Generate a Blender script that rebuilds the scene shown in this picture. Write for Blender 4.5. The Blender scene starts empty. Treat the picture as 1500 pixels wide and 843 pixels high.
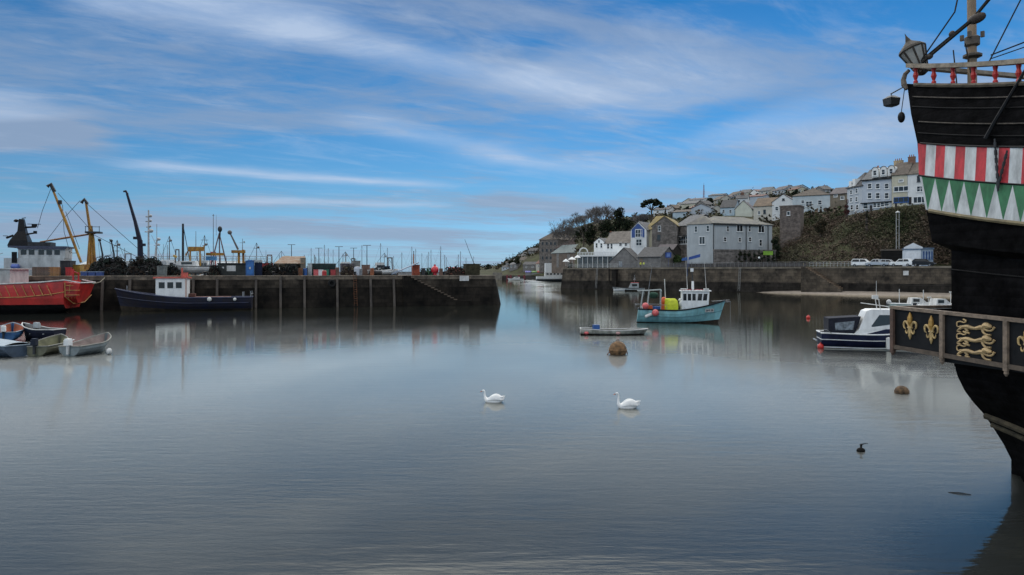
import bpy, bmesh, math, random
from mathutils import Vector, Matrix, noise as mnoise
random.seed(7)
R = math.radians
F, CX, HY, H = 1080.0, 750.0, 399.0, 5.2       # photo focal length in pixels, centre, horizon row, eye height above the water
scene = bpy.context.scene
COL = scene.collection
def P(px, py, Y): return Vector(((px-CX)/F*Y, Y, H-(py-HY)/F*Y))
def G(px, Y, z=0.0): return Vector(((px-CX)/F*Y, Y, z))
def Zat(py, Y): return H-(py-HY)/F*Y
def lerp(a, b, t): return a+(b-a)*t
def sstep(t): t = max(0., min(1., t)); return t*t*(3-2*t)

# ---------------------------------------------------------------- materials
MATS = {}
def M(name, col, rough=.8, var=.25, scale=1.5, bump=.15, metal=0., streak=0., col2=None, spec=.5, brick=None, line=0.):
    """noise-weathered procedural surface; streak>0 stretches the noise downwards; line>0 adds courses every `line` metres"""
    if name in MATS: return MATS[name]
    m = bpy.data.materials.new(name); m.use_nodes = True; MATS[name] = m
    nt = m.node_tree; b = nt.nodes['Principled BSDF']; spec = spec if max(col) > .06 or name == 'window_glass' else min(spec, .16)
    b.inputs['Roughness'].default_value = rough; b.inputs['Metallic'].default_value = metal
    b.inputs['Specular IOR Level'].default_value = spec
    tc = nt.nodes.new('ShaderNodeTexCoord'); mp = nt.nodes.new('ShaderNodeMapping')
    nt.links.new(tc.outputs['Object'], mp.inputs['Vector'])
    mp.inputs['Scale'].default_value = (1, 1, max(.06, 1-streak))
    n = nt.nodes.new('ShaderNodeTexNoise'); n.inputs['Scale'].default_value = scale
    n.inputs['Detail'].default_value = 8; n.inputs['Roughness'].default_value = .65
    nt.links.new(mp.outputs[0], n.inputs['Vector'])
    rp = nt.nodes.new('ShaderNodeValToRGB')
    c2 = col2 or tuple(c*(1-var*1.6) for c in col)
    rp.color_ramp.elements[0].position = .34; rp.color_ramp.elements[1].position = .66
    rp.color_ramp.elements[0].color = (*[max(0, c) for c in c2], 1)
    rp.color_ramp.elements[1].color = (*[min(1, c*(1+var*.5)) for c in col], 1)
    nt.links.new(n.outputs['Fac'], rp.inputs['Fac'])
    out = rp.outputs['Color']; hgt = n.outputs['Fac']
    if brick:
        bw, bh, mort = brick
        bt = nt.nodes.new('ShaderNodeTexBrick'); cb = nt.nodes.new('ShaderNodeCombineXYZ'); sx = nt.nodes.new('ShaderNodeSeparateXYZ')
        ad = nt.nodes.new('ShaderNodeMath'); ad.operation = 'ADD'
        nt.links.new(tc.outputs['Object'], sx.inputs[0]); nt.links.new(sx.outputs[0], ad.inputs[0]); nt.links.new(sx.outputs[1], ad.inputs[1])
        nt.links.new(ad.outputs[0], cb.inputs[0]); nt.links.new(sx.outputs[2], cb.inputs[1]); nt.links.new(cb.outputs[0], bt.inputs['Vector'])
        bt.inputs['Scale'].default_value = 1; bt.inputs['Brick Width'].default_value = bw; bt.inputs['Row Height'].default_value = bh
        bt.inputs['Mortar Size'].default_value = .04*bh
        bt.inputs['Color1'].default_value = (1, 1, 1, 1); bt.inputs['Color2'].default_value = (.6, .6, .6, 1); bt.inputs['Mortar'].default_value = (mort, mort, mort, 1)
        mx = nt.nodes.new('ShaderNodeMix'); mx.data_type = 'RGBA'; mx.blend_type = 'MULTIPLY'; mx.inputs[0].default_value = 1
        nt.links.new(out, mx.inputs[6]); nt.links.new(bt.outputs['Color'], mx.inputs[7]); out = mx.outputs[2]
    if line:
        w = nt.nodes.new('ShaderNodeTexWave'); w.bands_direction = 'Z'; w.wave_profile = 'SAW'
        w.inputs['Scale'].default_value = .314/line; w.inputs['Distortion'].default_value = .6
        nt.links.new(tc.outputs['Object'], w.inputs['Vector'])
        lt = nt.nodes.new('ShaderNodeMath'); lt.operation = 'MULTIPLY_ADD'; lt.inputs[1].default_value = .45; lt.inputs[2].default_value = .62
        nt.links.new(w.outputs['Fac'], lt.inputs[0])
        hm_ = nt.nodes.new('ShaderNodeMath'); hm_.operation = 'MULTIPLY_ADD'; hm_.inputs[1].default_value = 1.2; nt.links.new(w.outputs['Fac'], hm_.inputs[0]); nt.links.new(hgt, hm_.inputs[2]); hgt = hm_.outputs[0]
        mx = nt.nodes.new('ShaderNodeMix'); mx.data_type = 'RGBA'; mx.blend_type = 'MULTIPLY'; mx.inputs[0].default_value = 1
        nt.links.new(out, mx.inputs[6]); nt.links.new(lt.outputs[0], mx.inputs[7]); out = mx.outputs[2]
    nt.links.new(out, b.inputs['Base Color'])
    if bump:
        bp = nt.nodes.new('ShaderNodeBump'); bp.inputs['Strength'].default_value = bump; bp.inputs['Distance'].default_value = .05
        nt.links.new(hgt, bp.inputs['Height']); nt.links.new(bp.outputs[0], b.inputs['Normal'])
    return m
white = M('white_paint', (.72, .73, .72), .5, .12, 3, .05, streak=.7)
offwhite = M('weathered_white', (.58, .58, .56), .7, .25, 2, .1, streak=.7)
glass = M('window_glass', (.022, .026, .03), .08, .1, 1, 0)
black = M('black_paint', (.012, .012, .013), .45, .3, 2, .1)
tar = M('tarred_planks', (.0085, .008, .0085), .8, .5, 2.5, .5, line=.24, spec=.05)
steel = M('grey_steel', (.22, .23, .24), .45, .3, 2, .1, .3)
dsteel = M('dark_steel', (.05, .052, .055), .5, .3, 2, .1, .3)
rope = M('rope', (.16, .14, .10), .9, .3, 20, .2)
darkrope = M('dark_rope', (.03, .028, .025), .9, .3, 20, .2)
red = M('red_paint', (.46, .022, .02), .45, .25, 1.5, .08, streak=.5)
orange = M('orange_plastic', (.65, .11, .02), .5, .2, 3, .05)
pink = M('pink_buoy', (.62, .12, .12), .45, .2, 5, .05)
redbuoy = M('red_buoy', (.55, .03, .02), .4, .2, 5, .05)
yellow = M('yellow_paint', (.42, .22, .02), .5, .3, 1.2, .1, streak=.6, col2=(.16, .06, .015))
lime = M('lime_cover', (.55, .6, .02), .6, .15, 3, .1)
hivis = M('hi_vis_yellow', (.65, .72, .03), .7, .1, 3, .05)
navy = M('navy_paint', (.014, .018, .045), .35, .3, 1.2, .05, streak=.5)
bluepaint = M('blue_paint', (.02, .09, .30), .5, .25, 2, .05)
teal = M('teal_paint', (.20, .43, .47), .45, .14, 2.2, .06, streak=.8, col2=(.135, .28, .29))
wood = M('weathered_wood', (.20, .15, .11), .75, .35, 5, .2)
palew = M('pale_wood', (.30, .25, .19), .8, .3, 5, .2)
rust = M('rust', (.16, .06, .025), .9, .5, 3, .3, col2=(.05, .025, .015))
rubber = M('rubber', (.018, .018, .018), .8, .2, 4, .1)
# ---------------------------------------------------------------- mesh builder
class MB:
    def __init__(s): s.v = []; s.f = []; s.mi = []; s.m = 0; s.smf = []; s.smooth = False
    def add(s, vs, fs):
        o = len(s.v); s.v.extend([Vector(v) for v in vs])
        for f in fs: s.f.append([o+i for i in f]); s.mi.append(s.m); s.smf.append(s.smooth)
        return s
    def mat(s, i): s.m = i; return s
    def box2(s, x0, y0, z0, x1, y1, z1):
        vs = [(x, y, z) for z in (z0, z1) for x, y in ((x0, y0), (x1, y0), (x1, y1), (x0, y1))]
        return s.add(vs, [(3, 2, 1, 0), (4, 5, 6, 7), (0, 1, 5, 4), (1, 2, 6, 5), (2, 3, 7, 6), (3, 0, 4, 7)])
    def box(s, c, d, rz=0, ry=0, rx=0):
        m = Matrix.Rotation(rz, 3, 'Z') @ Matrix.Rotation(ry, 3, 'Y') @ Matrix.Rotation(rx, 3, 'X'); c = Vector(c)
        vs = [c+m @ Vector((x*d[0]/2, y*d[1]/2, z*d[2]/2)) for z in (-1, 1) for x, y in ((-1, -1), (1, -1), (1, 1), (-1, 1))]
        return s.add(vs, [(3, 2, 1, 0), (4, 5, 6, 7), (0, 1, 5, 4), (1, 2, 6, 5), (2, 3, 7, 6), (3, 0, 4, 7)])
    def loft(s, rings, caps=True, closed=True):
        n = len(rings[0]); vs = [v for r in rings for v in r]; fs = []
        for i in range(len(rings)-1):
            for j in range(n if closed else n-1):
                k = (j+1) % n; fs.append((i*n+j, i*n+k, (i+1)*n+k, (i+1)*n+j))
        if caps: fs.append(tuple(range(n-1, -1, -1))); fs.append(tuple((len(rings)-1)*n+j for j in range(n)))
        return s.add(vs, fs)
    def path(s, pts, rad, n=6, sy=1.0, caps=True):
        pts = [Vector(p) for p in pts]
        if not isinstance(rad, (list, tuple)): rad = [rad]*len(pts)
        rings = []; prev = None
        for i, p in enumerate(pts):
            t = (pts[min(i+1, len(pts)-1)]-pts[max(i-1, 0)]).normalized()
            if prev is None:
                a = Vector((0, 1, 0)) if abs(t.y) < .9 else Vector((1, 0, 0))
            else: a = prev
            b = t.cross(a).normalized(); a = b.cross(t).normalized(); prev = a
            rings.append([p+(a*math.cos(2*math.pi*k/n)*sy+b*math.sin(2*math.pi*k/n))*rad[i] for k in range(n)])
        return s.loft(rings, caps)
    def tube(s, p, q, r0, r1=None, n=6): return s.path([p, q], [r0, r0 if r1 is None else r1], n)
    def ball(s, c, rx, ry=None, rz=None, nu=12, nv=8):
        ry = rx if ry is None else ry; rz = rx if rz is None else rz; c = Vector(c); o = s.smooth; s.smooth = True
        s.loft([[c+Vector((rx*math.sin(math.pi*(i/nv*.98+.01))*math.cos(2*math.pi*j/nu), ry*math.sin(math.pi*(i/nv*.98+.01))*math.sin(2*math.pi*j/nu), -rz*math.cos(math.pi*(i/nv*.98+.01)))) for j in range(nu)] for i in range(nv+1)])
        s.smooth = o; return s
    def lathe(s, prof, c=(0, 0, 0), n=12, ph=0):
        c = Vector(c)
        return s.loft([[c+Vector((r*math.cos(2*math.pi*j/n+ph), r*math.sin(2*math.pi*j/n+ph), z)) for j in range(n)] for r, z in prof])
    def prism(s, poly, a, b, plane='xz'):
        """extrude a 2-D outline: plane xz -> along y from a to b; yz -> along x; xy -> along z"""
        f = {'xz': lambda p, t: (p[0], t, p[1]), 'yz': lambda p, t: (t, p[0], p[1]), 'xy': lambda p, t: (p[0], p[1], t)}[plane]
        return s.loft([[Vector(f(p, a)) for p in poly], [Vector(f(p, b)) for p in poly]])
    def mesh(s, name, mats):
        me = bpy.data.meshes.new(name); me.from_pydata([tuple(v) for v in s.v], [], s.f)
        for m in (mats if isinstance(mats, (list, tuple)) else [mats]): me.materials.append(m)
        me.polygons.foreach_set('material_index', s.mi); me.polygons.foreach_set('use_smooth', s.smf)
        bm = bmesh.new(); bm.from_mesh(me); bmesh.ops.recalc_face_normals(bm, faces=bm.faces); bm.to_mesh(me); bm.free()
        me.update(); return me
    def build(s, name, mats, parent=None, label=None, loc=None):
        o = bpy.data.objects.new(name, s.mesh(name, mats)); COL.objects.link(o)
        if parent: o.parent = parent
        if label: o['label'] = label
        if loc is not None: o.location = loc
        return o
def thing(name, label, cat, loc=(0, 0, 0), rz=0, group=None):
    o = bpy.data.objects.new(name, None); COL.objects.link(o); o.empty_display_size = .2
    o.location = loc; o.rotation_euler = (0, 0, rz); o['label'] = label; o['category'] = cat
    if group: o['group'] = group
    return o
def tag(o, label, cat, group=None, kind=None):
    if label: o['label'] = label
    if cat: o['category'] = cat
    if group: o['group'] = group
    if kind: o['kind'] = kind
    return o
def struct(o): o['kind'] = 'structure'; return o
def copy_tree(o, parent=None, loc=None, rz=None, label=None, kids=None):
    c = o.copy(); COL.objects.link(c)
    if parent: c.parent = parent
    if loc is not None: c.location = loc
    if rz is not None: c.rotation_euler = (0, 0, rz)
    if label: c['label'] = label
    for ch in (o.children if kids is None else kids): copy_tree(ch, c)
    return c
def text_mesh(txt, size, depth=.01):
    cu = bpy.data.curves.new('lettering', 'FONT'); cu.body = txt; cu.size = size; cu.extrude = depth; cu.align_x = 'CENTER'; cu.align_y = 'CENTER'
    o = bpy.data.objects.new('lettering', cu); COL.objects.link(o)
    dg = bpy.context.evaluated_depsgraph_get(); me = bpy.data.meshes.new_from_object(o.evaluated_get(dg))
    bpy.data.objects.remove(o); return me
def letters(txt, size, mat, parent, loc, rot):
    me = text_mesh(txt, size); me.materials.clear(); me.materials.append(mat)
    o = bpy.data.objects.new('lettering', me); COL.objects.link(o); o.parent = parent; o.location = loc; o.rotation_euler = rot; return o

# ---------------------------------------------------------------- camera, light, sky
cam = bpy.data.cameras.new('camera'); co = bpy.data.objects.new('camera', cam); COL.objects.link(co)
co.location = (0, 0, H); co.rotation_euler = (R(90), 0, 0); cam.sensor_width = 36; cam.lens = 36*F/1500
cam.shift_y = -(421.5-HY)/1500; cam.clip_end = 20000; cam.clip_start = .1
scene.camera = co
scene.view_settings.view_transform = 'Standard'; scene.view_settings.look = 'None'
scene.view_settings.exposure = EXPOSURE = 0.0; scene.view_settings.gamma = 1
SUN_EL, SUN_AZ = R(32), R(205)        # azimuth clockwise from +Y: behind the camera, to its left
sun = bpy.data.lights.new('sun', 'SUN'); so = bpy.data.objects.new('sun', sun); COL.objects.link(so)
sun.energy = .55; sun.angle = R(14); sun.color = (1, .96, .9)
d = Vector((math.sin(SUN_AZ)*math.cos(SUN_EL), math.cos(SUN_AZ)*math.cos(SUN_EL), math.sin(SUN_EL)))
so.rotation_euler = d.to_track_quat('Z', 'Y').to_euler(); so.location = d*60
w = bpy.data.worlds.new('World'); scene.world = w; w.use_nodes = True
nt = w.node_tree; nt.nodes.clear()
def N(t, **k):
    n = nt.nodes.new(t)
    for a, b in k.items(): setattr(n, a, b)
    return n
def lk(s, sock):
    if isinstance(s, (int, float)): sock.default_value = s
    elif isinstance(s, tuple): sock.default_value = s
    else: nt.links.new(s, sock)
def mth(op, a, b=None, c=None, clamp=False):
    n = N('ShaderNodeMath', operation=op, use_clamp=clamp); lk(a, n.inputs[0])
    if b is not None: lk(b, n.inputs[1])
    if c is not None: lk(c, n.inputs[2])
    return n.outputs[0]
def smap(v, lo, hi):
    n = N('ShaderNodeMapRange', interpolation_type='SMOOTHSTEP'); lk(v, n.inputs[0]); lk(lo, n.inputs[1]); lk(hi, n.inputs[2]); return n.outputs[0]
def mixc(f, a, b, blend='MIX'):
    n = N('ShaderNodeMix', data_type='RGBA', blend_type=blend); lk(f, n.inputs[0]); lk(a, n.inputs[6]); lk(b, n.inputs[7]); return n.outputs[2]
sky = N('ShaderNodeTexSky', sky_type='NISHITA', sun_disc=False, sun_elevation=SUN_EL, sun_rotation=SUN_AZ, air_density=1.0, dust_density=.4, ozone_density=2.5)
tc = N('ShaderNodeTexCoord'); sx = N('ShaderNodeSeparateXYZ'); nt.links.new(tc.outputs['Generated'], sx.inputs[0])
X, Y, Z = sx.outputs
zz = mth('ADD', mth('MAXIMUM', Z, 0.0), .06)
U = mth('DIVIDE', X, zz); V = mth('DIVIDE', Y, zz)
UV = N('ShaderNodeCombineXYZ'); nt.links.new(U, UV.inputs[0]); nt.links.new(V, UV.inputs[1])
def wnoise(rot, sc, scale, detail=6, rough=.6, off=(0, 0, 0), dist=0.):
    mp = N('ShaderNodeMapping', vector_type='TEXTURE'); mp.inputs['Rotation'].default_value = (0, 0, rot); mp.inputs['Scale'].default_value = sc; mp.inputs['Location'].default_value = off
    nt.links.new(UV.outputs[0], mp.inputs[0]); n = N('ShaderNodeTexNoise'); nt.links.new(mp.outputs[0], n.inputs['Vector'])
    n.inputs['Scale'].default_value = scale; n.inputs['Detail'].default_value = detail; n.inputs['Roughness'].default_value = rough; n.inputs['Distortion'].default_value = dist
    return n.outputs['Fac']
def dirpix(px, py):
    v = Vector((px-CX, F, HY-py)).normalized(); q = max(v.z, 0)+.06; return Vector((v.x/q, v.y/q))
wisp = wnoise(R(36), (1.7, .8, 1), 1.5, 10, .66, (3, 1, 0), 1.1)
warp = wnoise(R(20), (1.5, 1.2, 1), 1.1, 4, .5, (9, 2, 0))
fine = wnoise(R(30), (1.6, .8, 1), 4.5, 6, .65, (1, 7, 0), .4)
def band(p0, p1, wd, amp):
    a, b = dirpix(*p0), dirpix(*p1); dd = b-a; L = dd.length; dn = dd/L; nn = Vector((-dn.y, dn.x))
    du = mth('SUBTRACT', U, a.x); dv = mth('SUBTRACT', V, a.y)
    s_ = mth('DIVIDE', mth('ADD', mth('MULTIPLY', du, dn.x), mth('MULTIPLY', dv, dn.y)), L)
    c_ = mth('ADD', mth('MULTIPLY', du, nn.x), mth('MULTIPLY', dv, nn.y))
    c_ = mth('ADD', c_, mth('MULTIPLY', mth('SUBTRACT', warp, .5), wd*3.0))
    g = mth('EXPONENT', mth('MULTIPLY', mth('POWER', mth('ABSOLUTE', mth('DIVIDE', c_, wd)), 2.0), -1.0))
    e = mth('MULTIPLY', smap(s_, -.12, .12), mth('SUBTRACT', 1.0, smap(s_, .8, 1.15)))
    t = mth('ADD', .05, mth('MULTIPLY', mth('ADD', wisp, mth('MULTIPLY', fine, .45)), 1.15))
    return mth('MULTIPLY', mth('MULTIPLY', g, e), mth('MULTIPLY', t, amp))
bands = [((150, -40), (460, 55), .24, .62), ((420, 40), (900, 150), .16, .60), ((500, 172), (790, 242), .16, .42), ((190, 240), (640, 274), .17, .75),
         ((330, 297), (640, 300), .2, .55), ((780, 90), (1010, 160), .5, .30), ((-60, 130), (60, 175), .25, .6), ((940, 75), (1110, 140), .3, .18),
         ((690, 215), (900, 250), .3, .2), ((800, 235), (980, 262), .35, .25), ((1090, 175), (1340, 215), .55, .42)]
cir = None
for bnd in bands:
    q = band(*bnd); cir = q if cir is None else mth('ADD', cir, q)
gen = mth('ADD', mth('MULTIPLY', smap(mth('ADD', wisp, mth('MULTIPLY', mth('SUBTRACT', fine, .5), .35)), .47, .84), .29), .01)
cir = mth('MINIMUM', mth('ADD', cir, gen), .86)
lump = wnoise(R(12), (2.6, 1.0, 1), .62, 7, .6, (4, 3.3, 0), .5)
greyb = [((-100, 190), (150, 200), .5, .55), ((90, 318), (640, 345), .45, .7), ((690, 295), (960, 312), .5, .5), ((360, 340), (700, 356), .5, .55), ((1150, 190), (1400, 240), .9, .35), ((-50,330),(120,350),.6,.6)]
gr = None
for bnd in greyb:
    q = band(*bnd); gr = q if gr is None else mth('ADD', gr, q)
gr = mth('MINIMUM', mth('ADD', mth('MULTIPLY', gr, 1.6), mth('MULTIPLY', smap(mth('ADD', lump, mth('MULTIPLY', mth('SUBTRACT', fine, .5), .3)), .44, .66), .62)), .8)
over = smap(Z, .345, .44)
SKYGAIN = 1.0
hs = N('ShaderNodeHueSaturation'); nt.links.new(sky.outputs[0], hs.inputs['Color']); hs.inputs['Saturation'].default_value = 1.15; hs.inputs['Hue'].default_value = .492; hs.inputs['Value'].default_value = 1.0
tr_ = N('ShaderNodeValToRGB'); nt.links.new(Z, tr_.inputs[0])     # clearer, bluer air than the model's haze
for i_, (p_, c_) in enumerate([(0.0176, (0.325, 0.545, 0.985)), (0.091, (0.31, 0.51, 0.725)), (0.181, (0.267, 0.532, 0.757)), (0.267, (0.218, 0.548, 0.79)), (0.343, (0.121, 0.517, 0.801))]):
    e_ = tr_.color_ramp.elements[i_] if i_ < 2 else tr_.color_ramp.elements.new(p_)
    e_.position = p_; e_.color = (*[min(1, q*1.0) for q in c_], 1)
vm = N('ShaderNodeVectorMath', operation='SCALE'); nt.links.new(tr_.outputs[0], vm.inputs[0]); vm.inputs['Scale'].default_value = 1.5
base = mixc(1.0, hs.outputs[0], vm.outputs[0], 'MULTIPLY')
c1 = mixc(gr, base, (3.2, 4.1, 5.7, 1))
c2 = mixc(cir, c1, (5.5, 6.8, 8.9, 1))
c3 = mixc(mth('MULTIPLY', over, .93), c2, mixc(smap(Y, -.3, .5), (8.2, 8.3, 8.5, 1), (34, 34, 33.2, 1)))
bg = N('ShaderNodeBackground'); nt.links.new(c3, bg.inputs[0]); bg.inputs[1].default_value = .09
wo = N('ShaderNodeOutputWorld'); nt.links.new(bg.outputs[0], wo.inputs[0])
# ---------------------------------------------------------------- water
SHEEN_ROUGH, VEIL = .34, .50
def water_mat():
    m = bpy.data.materials.new('harbour_water'); m.use_nodes = True; nt = m.node_tree; nt.nodes.remove(nt.nodes['Principled BSDF'])
    df = nt.nodes.new('ShaderNodeBsdfDiffuse'); df.inputs[0].default_value = (.014, .016, .015, 1)
    gl = nt.nodes.new('ShaderNodeBsdfGlossy'); gl.inputs['Color'].default_value = (.97, .95, .86, 1); gl.inputs['Roughness'].default_value = .025   # warm tint put in to grey the reflected sky's blue
    fr = nt.nodes.new('ShaderNodeFresnel'); fr.inputs[0].default_value = 1.40; ms = nt.nodes.new('ShaderNodeMixShader')
    g2 = nt.nodes.new('ShaderNodeBsdfGlossy'); g2.inputs['Color'].default_value = (.95, .985, .97, 1); g2.inputs['Roughness'].default_value = SHEEN_ROUGH; mg = nt.nodes.new('ShaderNodeMixShader')
    nt.links.new(gl.outputs[0], mg.inputs[1]); nt.links.new(g2.outputs[0], mg.inputs[2])
    nt.links.new(fr.outputs[0], ms.inputs[0]); nt.links.new(df.outputs[0], ms.inputs[1]); nt.links.new(mg.outputs[0], ms.inputs[2]); nt.links.new(ms.outputs[0], nt.nodes['Material Output'].inputs[0])
    tc = nt.nodes.new('ShaderNodeTexCoord')
    def nz(scale, sc, detail, rough=.55, rot=0):
        mp = nt.nodes.new('ShaderNodeMapping'); mp.inputs['Scale'].default_value = sc; mp.inputs['Rotation'].default_value = (0, 0, rot); nt.links.new(tc.outputs['Object'], mp.inputs[0])
        n = nt.nodes.new('ShaderNodeTexNoise'); n.inputs['Scale'].default_value = scale; n.inputs['Detail'].default_value = detail; n.inputs['Roughness'].default_value = rough
        nt.links.new(mp.outputs[0], n.inputs['Vector']); return n.outputs['Fac']
    def mt(op, a, bb, c=None):
        n = nt.nodes.new('ShaderNodeMath'); n.operation = op
        for i, v in enumerate((a, bb, c)):
            if v is None: continue
            if isinstance(v, (int, float)): n.inputs[i].default_value = v
            else: nt.links.new(v, n.inputs[i])
        return n.outputs[0]
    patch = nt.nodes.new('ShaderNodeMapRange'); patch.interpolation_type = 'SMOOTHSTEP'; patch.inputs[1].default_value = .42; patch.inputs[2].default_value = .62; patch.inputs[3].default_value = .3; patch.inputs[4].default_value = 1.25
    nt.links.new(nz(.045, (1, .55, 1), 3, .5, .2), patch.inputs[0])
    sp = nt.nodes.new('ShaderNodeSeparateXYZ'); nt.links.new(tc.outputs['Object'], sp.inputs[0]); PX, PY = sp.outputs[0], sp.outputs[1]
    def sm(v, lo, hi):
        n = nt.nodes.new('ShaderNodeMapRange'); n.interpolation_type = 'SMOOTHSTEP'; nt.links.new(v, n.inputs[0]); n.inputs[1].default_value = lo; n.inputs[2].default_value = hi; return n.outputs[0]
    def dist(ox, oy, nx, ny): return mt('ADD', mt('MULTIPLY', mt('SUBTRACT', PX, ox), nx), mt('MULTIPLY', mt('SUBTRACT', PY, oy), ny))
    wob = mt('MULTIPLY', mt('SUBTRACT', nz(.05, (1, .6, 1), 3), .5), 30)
    # rough gloss imitates a whiter sky's sheen; left sharp by pier, quay and ship
    sheen_pier = mt('MAXIMUM', sm(mt('ADD', dist(-2.4, 119, .3049, -.9524), wob), 24, 76), sm(PX, -2, 12))
    sheen_quay = sm(mt('ADD', dist(16.3, 235, -.687, -.727), wob), 108, 172)
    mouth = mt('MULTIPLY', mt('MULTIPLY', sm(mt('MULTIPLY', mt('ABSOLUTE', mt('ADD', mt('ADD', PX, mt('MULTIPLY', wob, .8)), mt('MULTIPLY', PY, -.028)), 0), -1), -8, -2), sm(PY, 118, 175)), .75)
    sheen_ship = sm(mt('MULTIPLY', mt('ADD', mt('ADD', dist(10.16, 19.6, .9659, .2587), mt('MULTIPLY', dist(10.16, 19.6, .2587, -.9659), 1.5)), mt('MULTIPLY', wob, .12)), -1), -7.4, -6.2)
    veil = mt('MULTIPLY', mt('MULTIPLY', mt('MAXIMUM', sheen_quay, mouth), sheen_pier), sheen_ship)
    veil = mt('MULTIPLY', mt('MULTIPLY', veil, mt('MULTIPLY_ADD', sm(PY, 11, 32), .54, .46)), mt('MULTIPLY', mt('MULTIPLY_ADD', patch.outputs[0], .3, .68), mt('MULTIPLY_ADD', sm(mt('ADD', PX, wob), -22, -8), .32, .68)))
    swell = nz(.8, (.35, 2.0, 1), 3); rip = nz(2.2, (.55, 1.7, 1), 4, .6, .08); cap = nz(9, (.6, 1.5, 1), 3, .6, -.1)
    h = mt('ADD', mt('MULTIPLY', swell, .022), mt('MULTIPLY', mt('ADD', mt('MULTIPLY', rip, .030), mt('MULTIPLY', cap, .010)), mt('MULTIPLY_ADD', veil, .9, .28)))
    bp = nt.nodes.new('ShaderNodeBump'); bp.inputs['Strength'].default_value = .34; bp.inputs['Distance'].default_value = 1.0
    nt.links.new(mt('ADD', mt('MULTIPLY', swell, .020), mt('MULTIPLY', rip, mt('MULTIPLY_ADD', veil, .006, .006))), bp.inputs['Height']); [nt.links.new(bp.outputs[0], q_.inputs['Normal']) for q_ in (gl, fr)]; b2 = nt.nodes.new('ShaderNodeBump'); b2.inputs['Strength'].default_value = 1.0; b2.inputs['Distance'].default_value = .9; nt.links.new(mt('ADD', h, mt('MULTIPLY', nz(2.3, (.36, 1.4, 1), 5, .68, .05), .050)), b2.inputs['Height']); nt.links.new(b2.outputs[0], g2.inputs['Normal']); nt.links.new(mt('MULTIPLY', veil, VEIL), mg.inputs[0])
    return m
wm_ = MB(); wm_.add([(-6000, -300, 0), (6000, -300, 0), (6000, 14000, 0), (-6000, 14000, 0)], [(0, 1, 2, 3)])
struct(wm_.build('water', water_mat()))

# ---------------------------------------------------------------- galleon
G0 = Vector((10.93, 21.07, 0)); UF = Vector((.2587, -.9659, 0)); NI = Vector((.9659, .2587, 0))   # forward, inboard
SHIP_RZ = math.atan2(UF.y, UF.x)      # local x = forward, local -y... y = left of forward = NI
ship = thing('galleon', 'black wooden galleon stern with red and white stripes, green pennant triangles and a gilded gallery', 'ship', (G0.x*.93, G0.y*.93, H*.07), SHIP_RZ); ship.scale = (.93, .93, .93)
SL = 17.0; BEAM = 5.6
#          z0    slope  s_aft t_aft t_full
LEV = [(10.62, .280, -.20, .62, .62), (9.75, .262, .12, .46, .46), (8.95, .25, .45, .36, .36), (8.05, .25, .60, .30, .30), (7.12, .25, .85, .28, .25),
       (6.22, .20, 1.00, .32, .28), (6.05, .20, 1.34, .62, .55), (4.3, 0, 1.35, .62, .5), (2.8, 0, 1.41, .62, .42), (2.4, 0, 1.48, .69, .42), (2.03, 0, 1.55, .84, .42), (1.72, 0, 1.61, 1.06, .42),
       (1.42, 0, 1.67, 1.33, .43), (1.0, 0, 1.76, 1.6, .45), (.6, 0, 1.85, 1.82, .5), (0, 0, 1.97, 2.07, .6), (-.8, 0, 2.2, 2.4, 1.1)]
def hull_pt(k, s):
    z0, sl, sa, ta, tf = LEV[k]; s = max(s, sa)
    q = sstep((s-sa)/7.0) ** .85
    z = z0-sl*min(s, 9)+ (.0 if sl == 0 else .012*min(s, 9)**2)
    return Vector((s, lerp(ta, tf, q)*1.0, max(z, .5) if sl else z))
def side_pt(s, frac, k0, k1):     # between two levels
    return hull_pt(k0, s).lerp(hull_pt(k1, s), frac)
hb = MB(); n = 26; K = len(LEV); near = []; far = []
for k in range(K):
    sa = LEV[k][2]; row = [hull_pt(k, sa+(SL-sa)*(i/n)**1.35) for i in range(n+1)]
    near.append(row); far.append([Vector((p.x, BEAM-p.y, p.z)) for p in row])
vs = [p for r in near for p in r]+[p for r in far for p in r]; off = K*(n+1); fs = []
for k in range(K-1):
    for i in range(n):
        a = k*(n+1)+i; q = (a, a+1, a+n+2, a+n+1); fs.append(q); fs.append(tuple(off+j for j in q))
    fs.append((k*(n+1), (k+1)*(n+1), off+(k+1)*(n+1), off+k*(n+1)))
    e = k*(n+1)+n; fs.append((e, e+n+1, off+e+n+1, off+e))
# the deck sits 0.45 m under the cap so the rail stands on a bulwark
dk = [p-Vector((0, -.12, .45)) for p in near[0]]; dkf = [Vector((p.x, BEAM-p.y, p.z)) for p in dk]; o2 = len(vs); vs += dk+dkf
for i in range(n):
    fs += [(i, i+1, o2+i+1, o2+i), (off+i, off+i+1, o2+n+1+i+1, o2+n+1+i), (o2+i, o2+i+1, o2+n+2+i, o2+n+1+i)]
hb.add(vs, fs)
hb.build('hull', tar, ship)
b = MB()
def strip(k0, f0, k1, f1, ss, out, pal, mats, name):
    b = MB()
    for i in range(len(ss)-1):
        a0, a1 = ss[i], ss[i+1]; b.mat(pal[i % len(pal)])
        q = [side_pt(a0, f0, k0, k1), side_pt(a1, f0, k0, k1), side_pt(a1, f1, k0, k1), side_pt(a0, f1, k0, k1)]
        o = [Vector((p.x, p.y-out, p.z)) for p in q]; nn = [Vector((p.x, p.y+.01, p.z)) for p in q]
        b.loft([o, nn])
    return b.build(name, mats, ship)
stripe_red = M('faded_red_stripe', (.50, .035, .045), .65, .3, 5, .15, streak=.6); stripe_white = M('faded_white_stripe', (.56, .58, .58), .65, .28, 4, .15, streak=.7)
green = M('green_pennant_paint', (.04, .185, .08), .65, .3, 4, .15, streak=.6)
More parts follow.
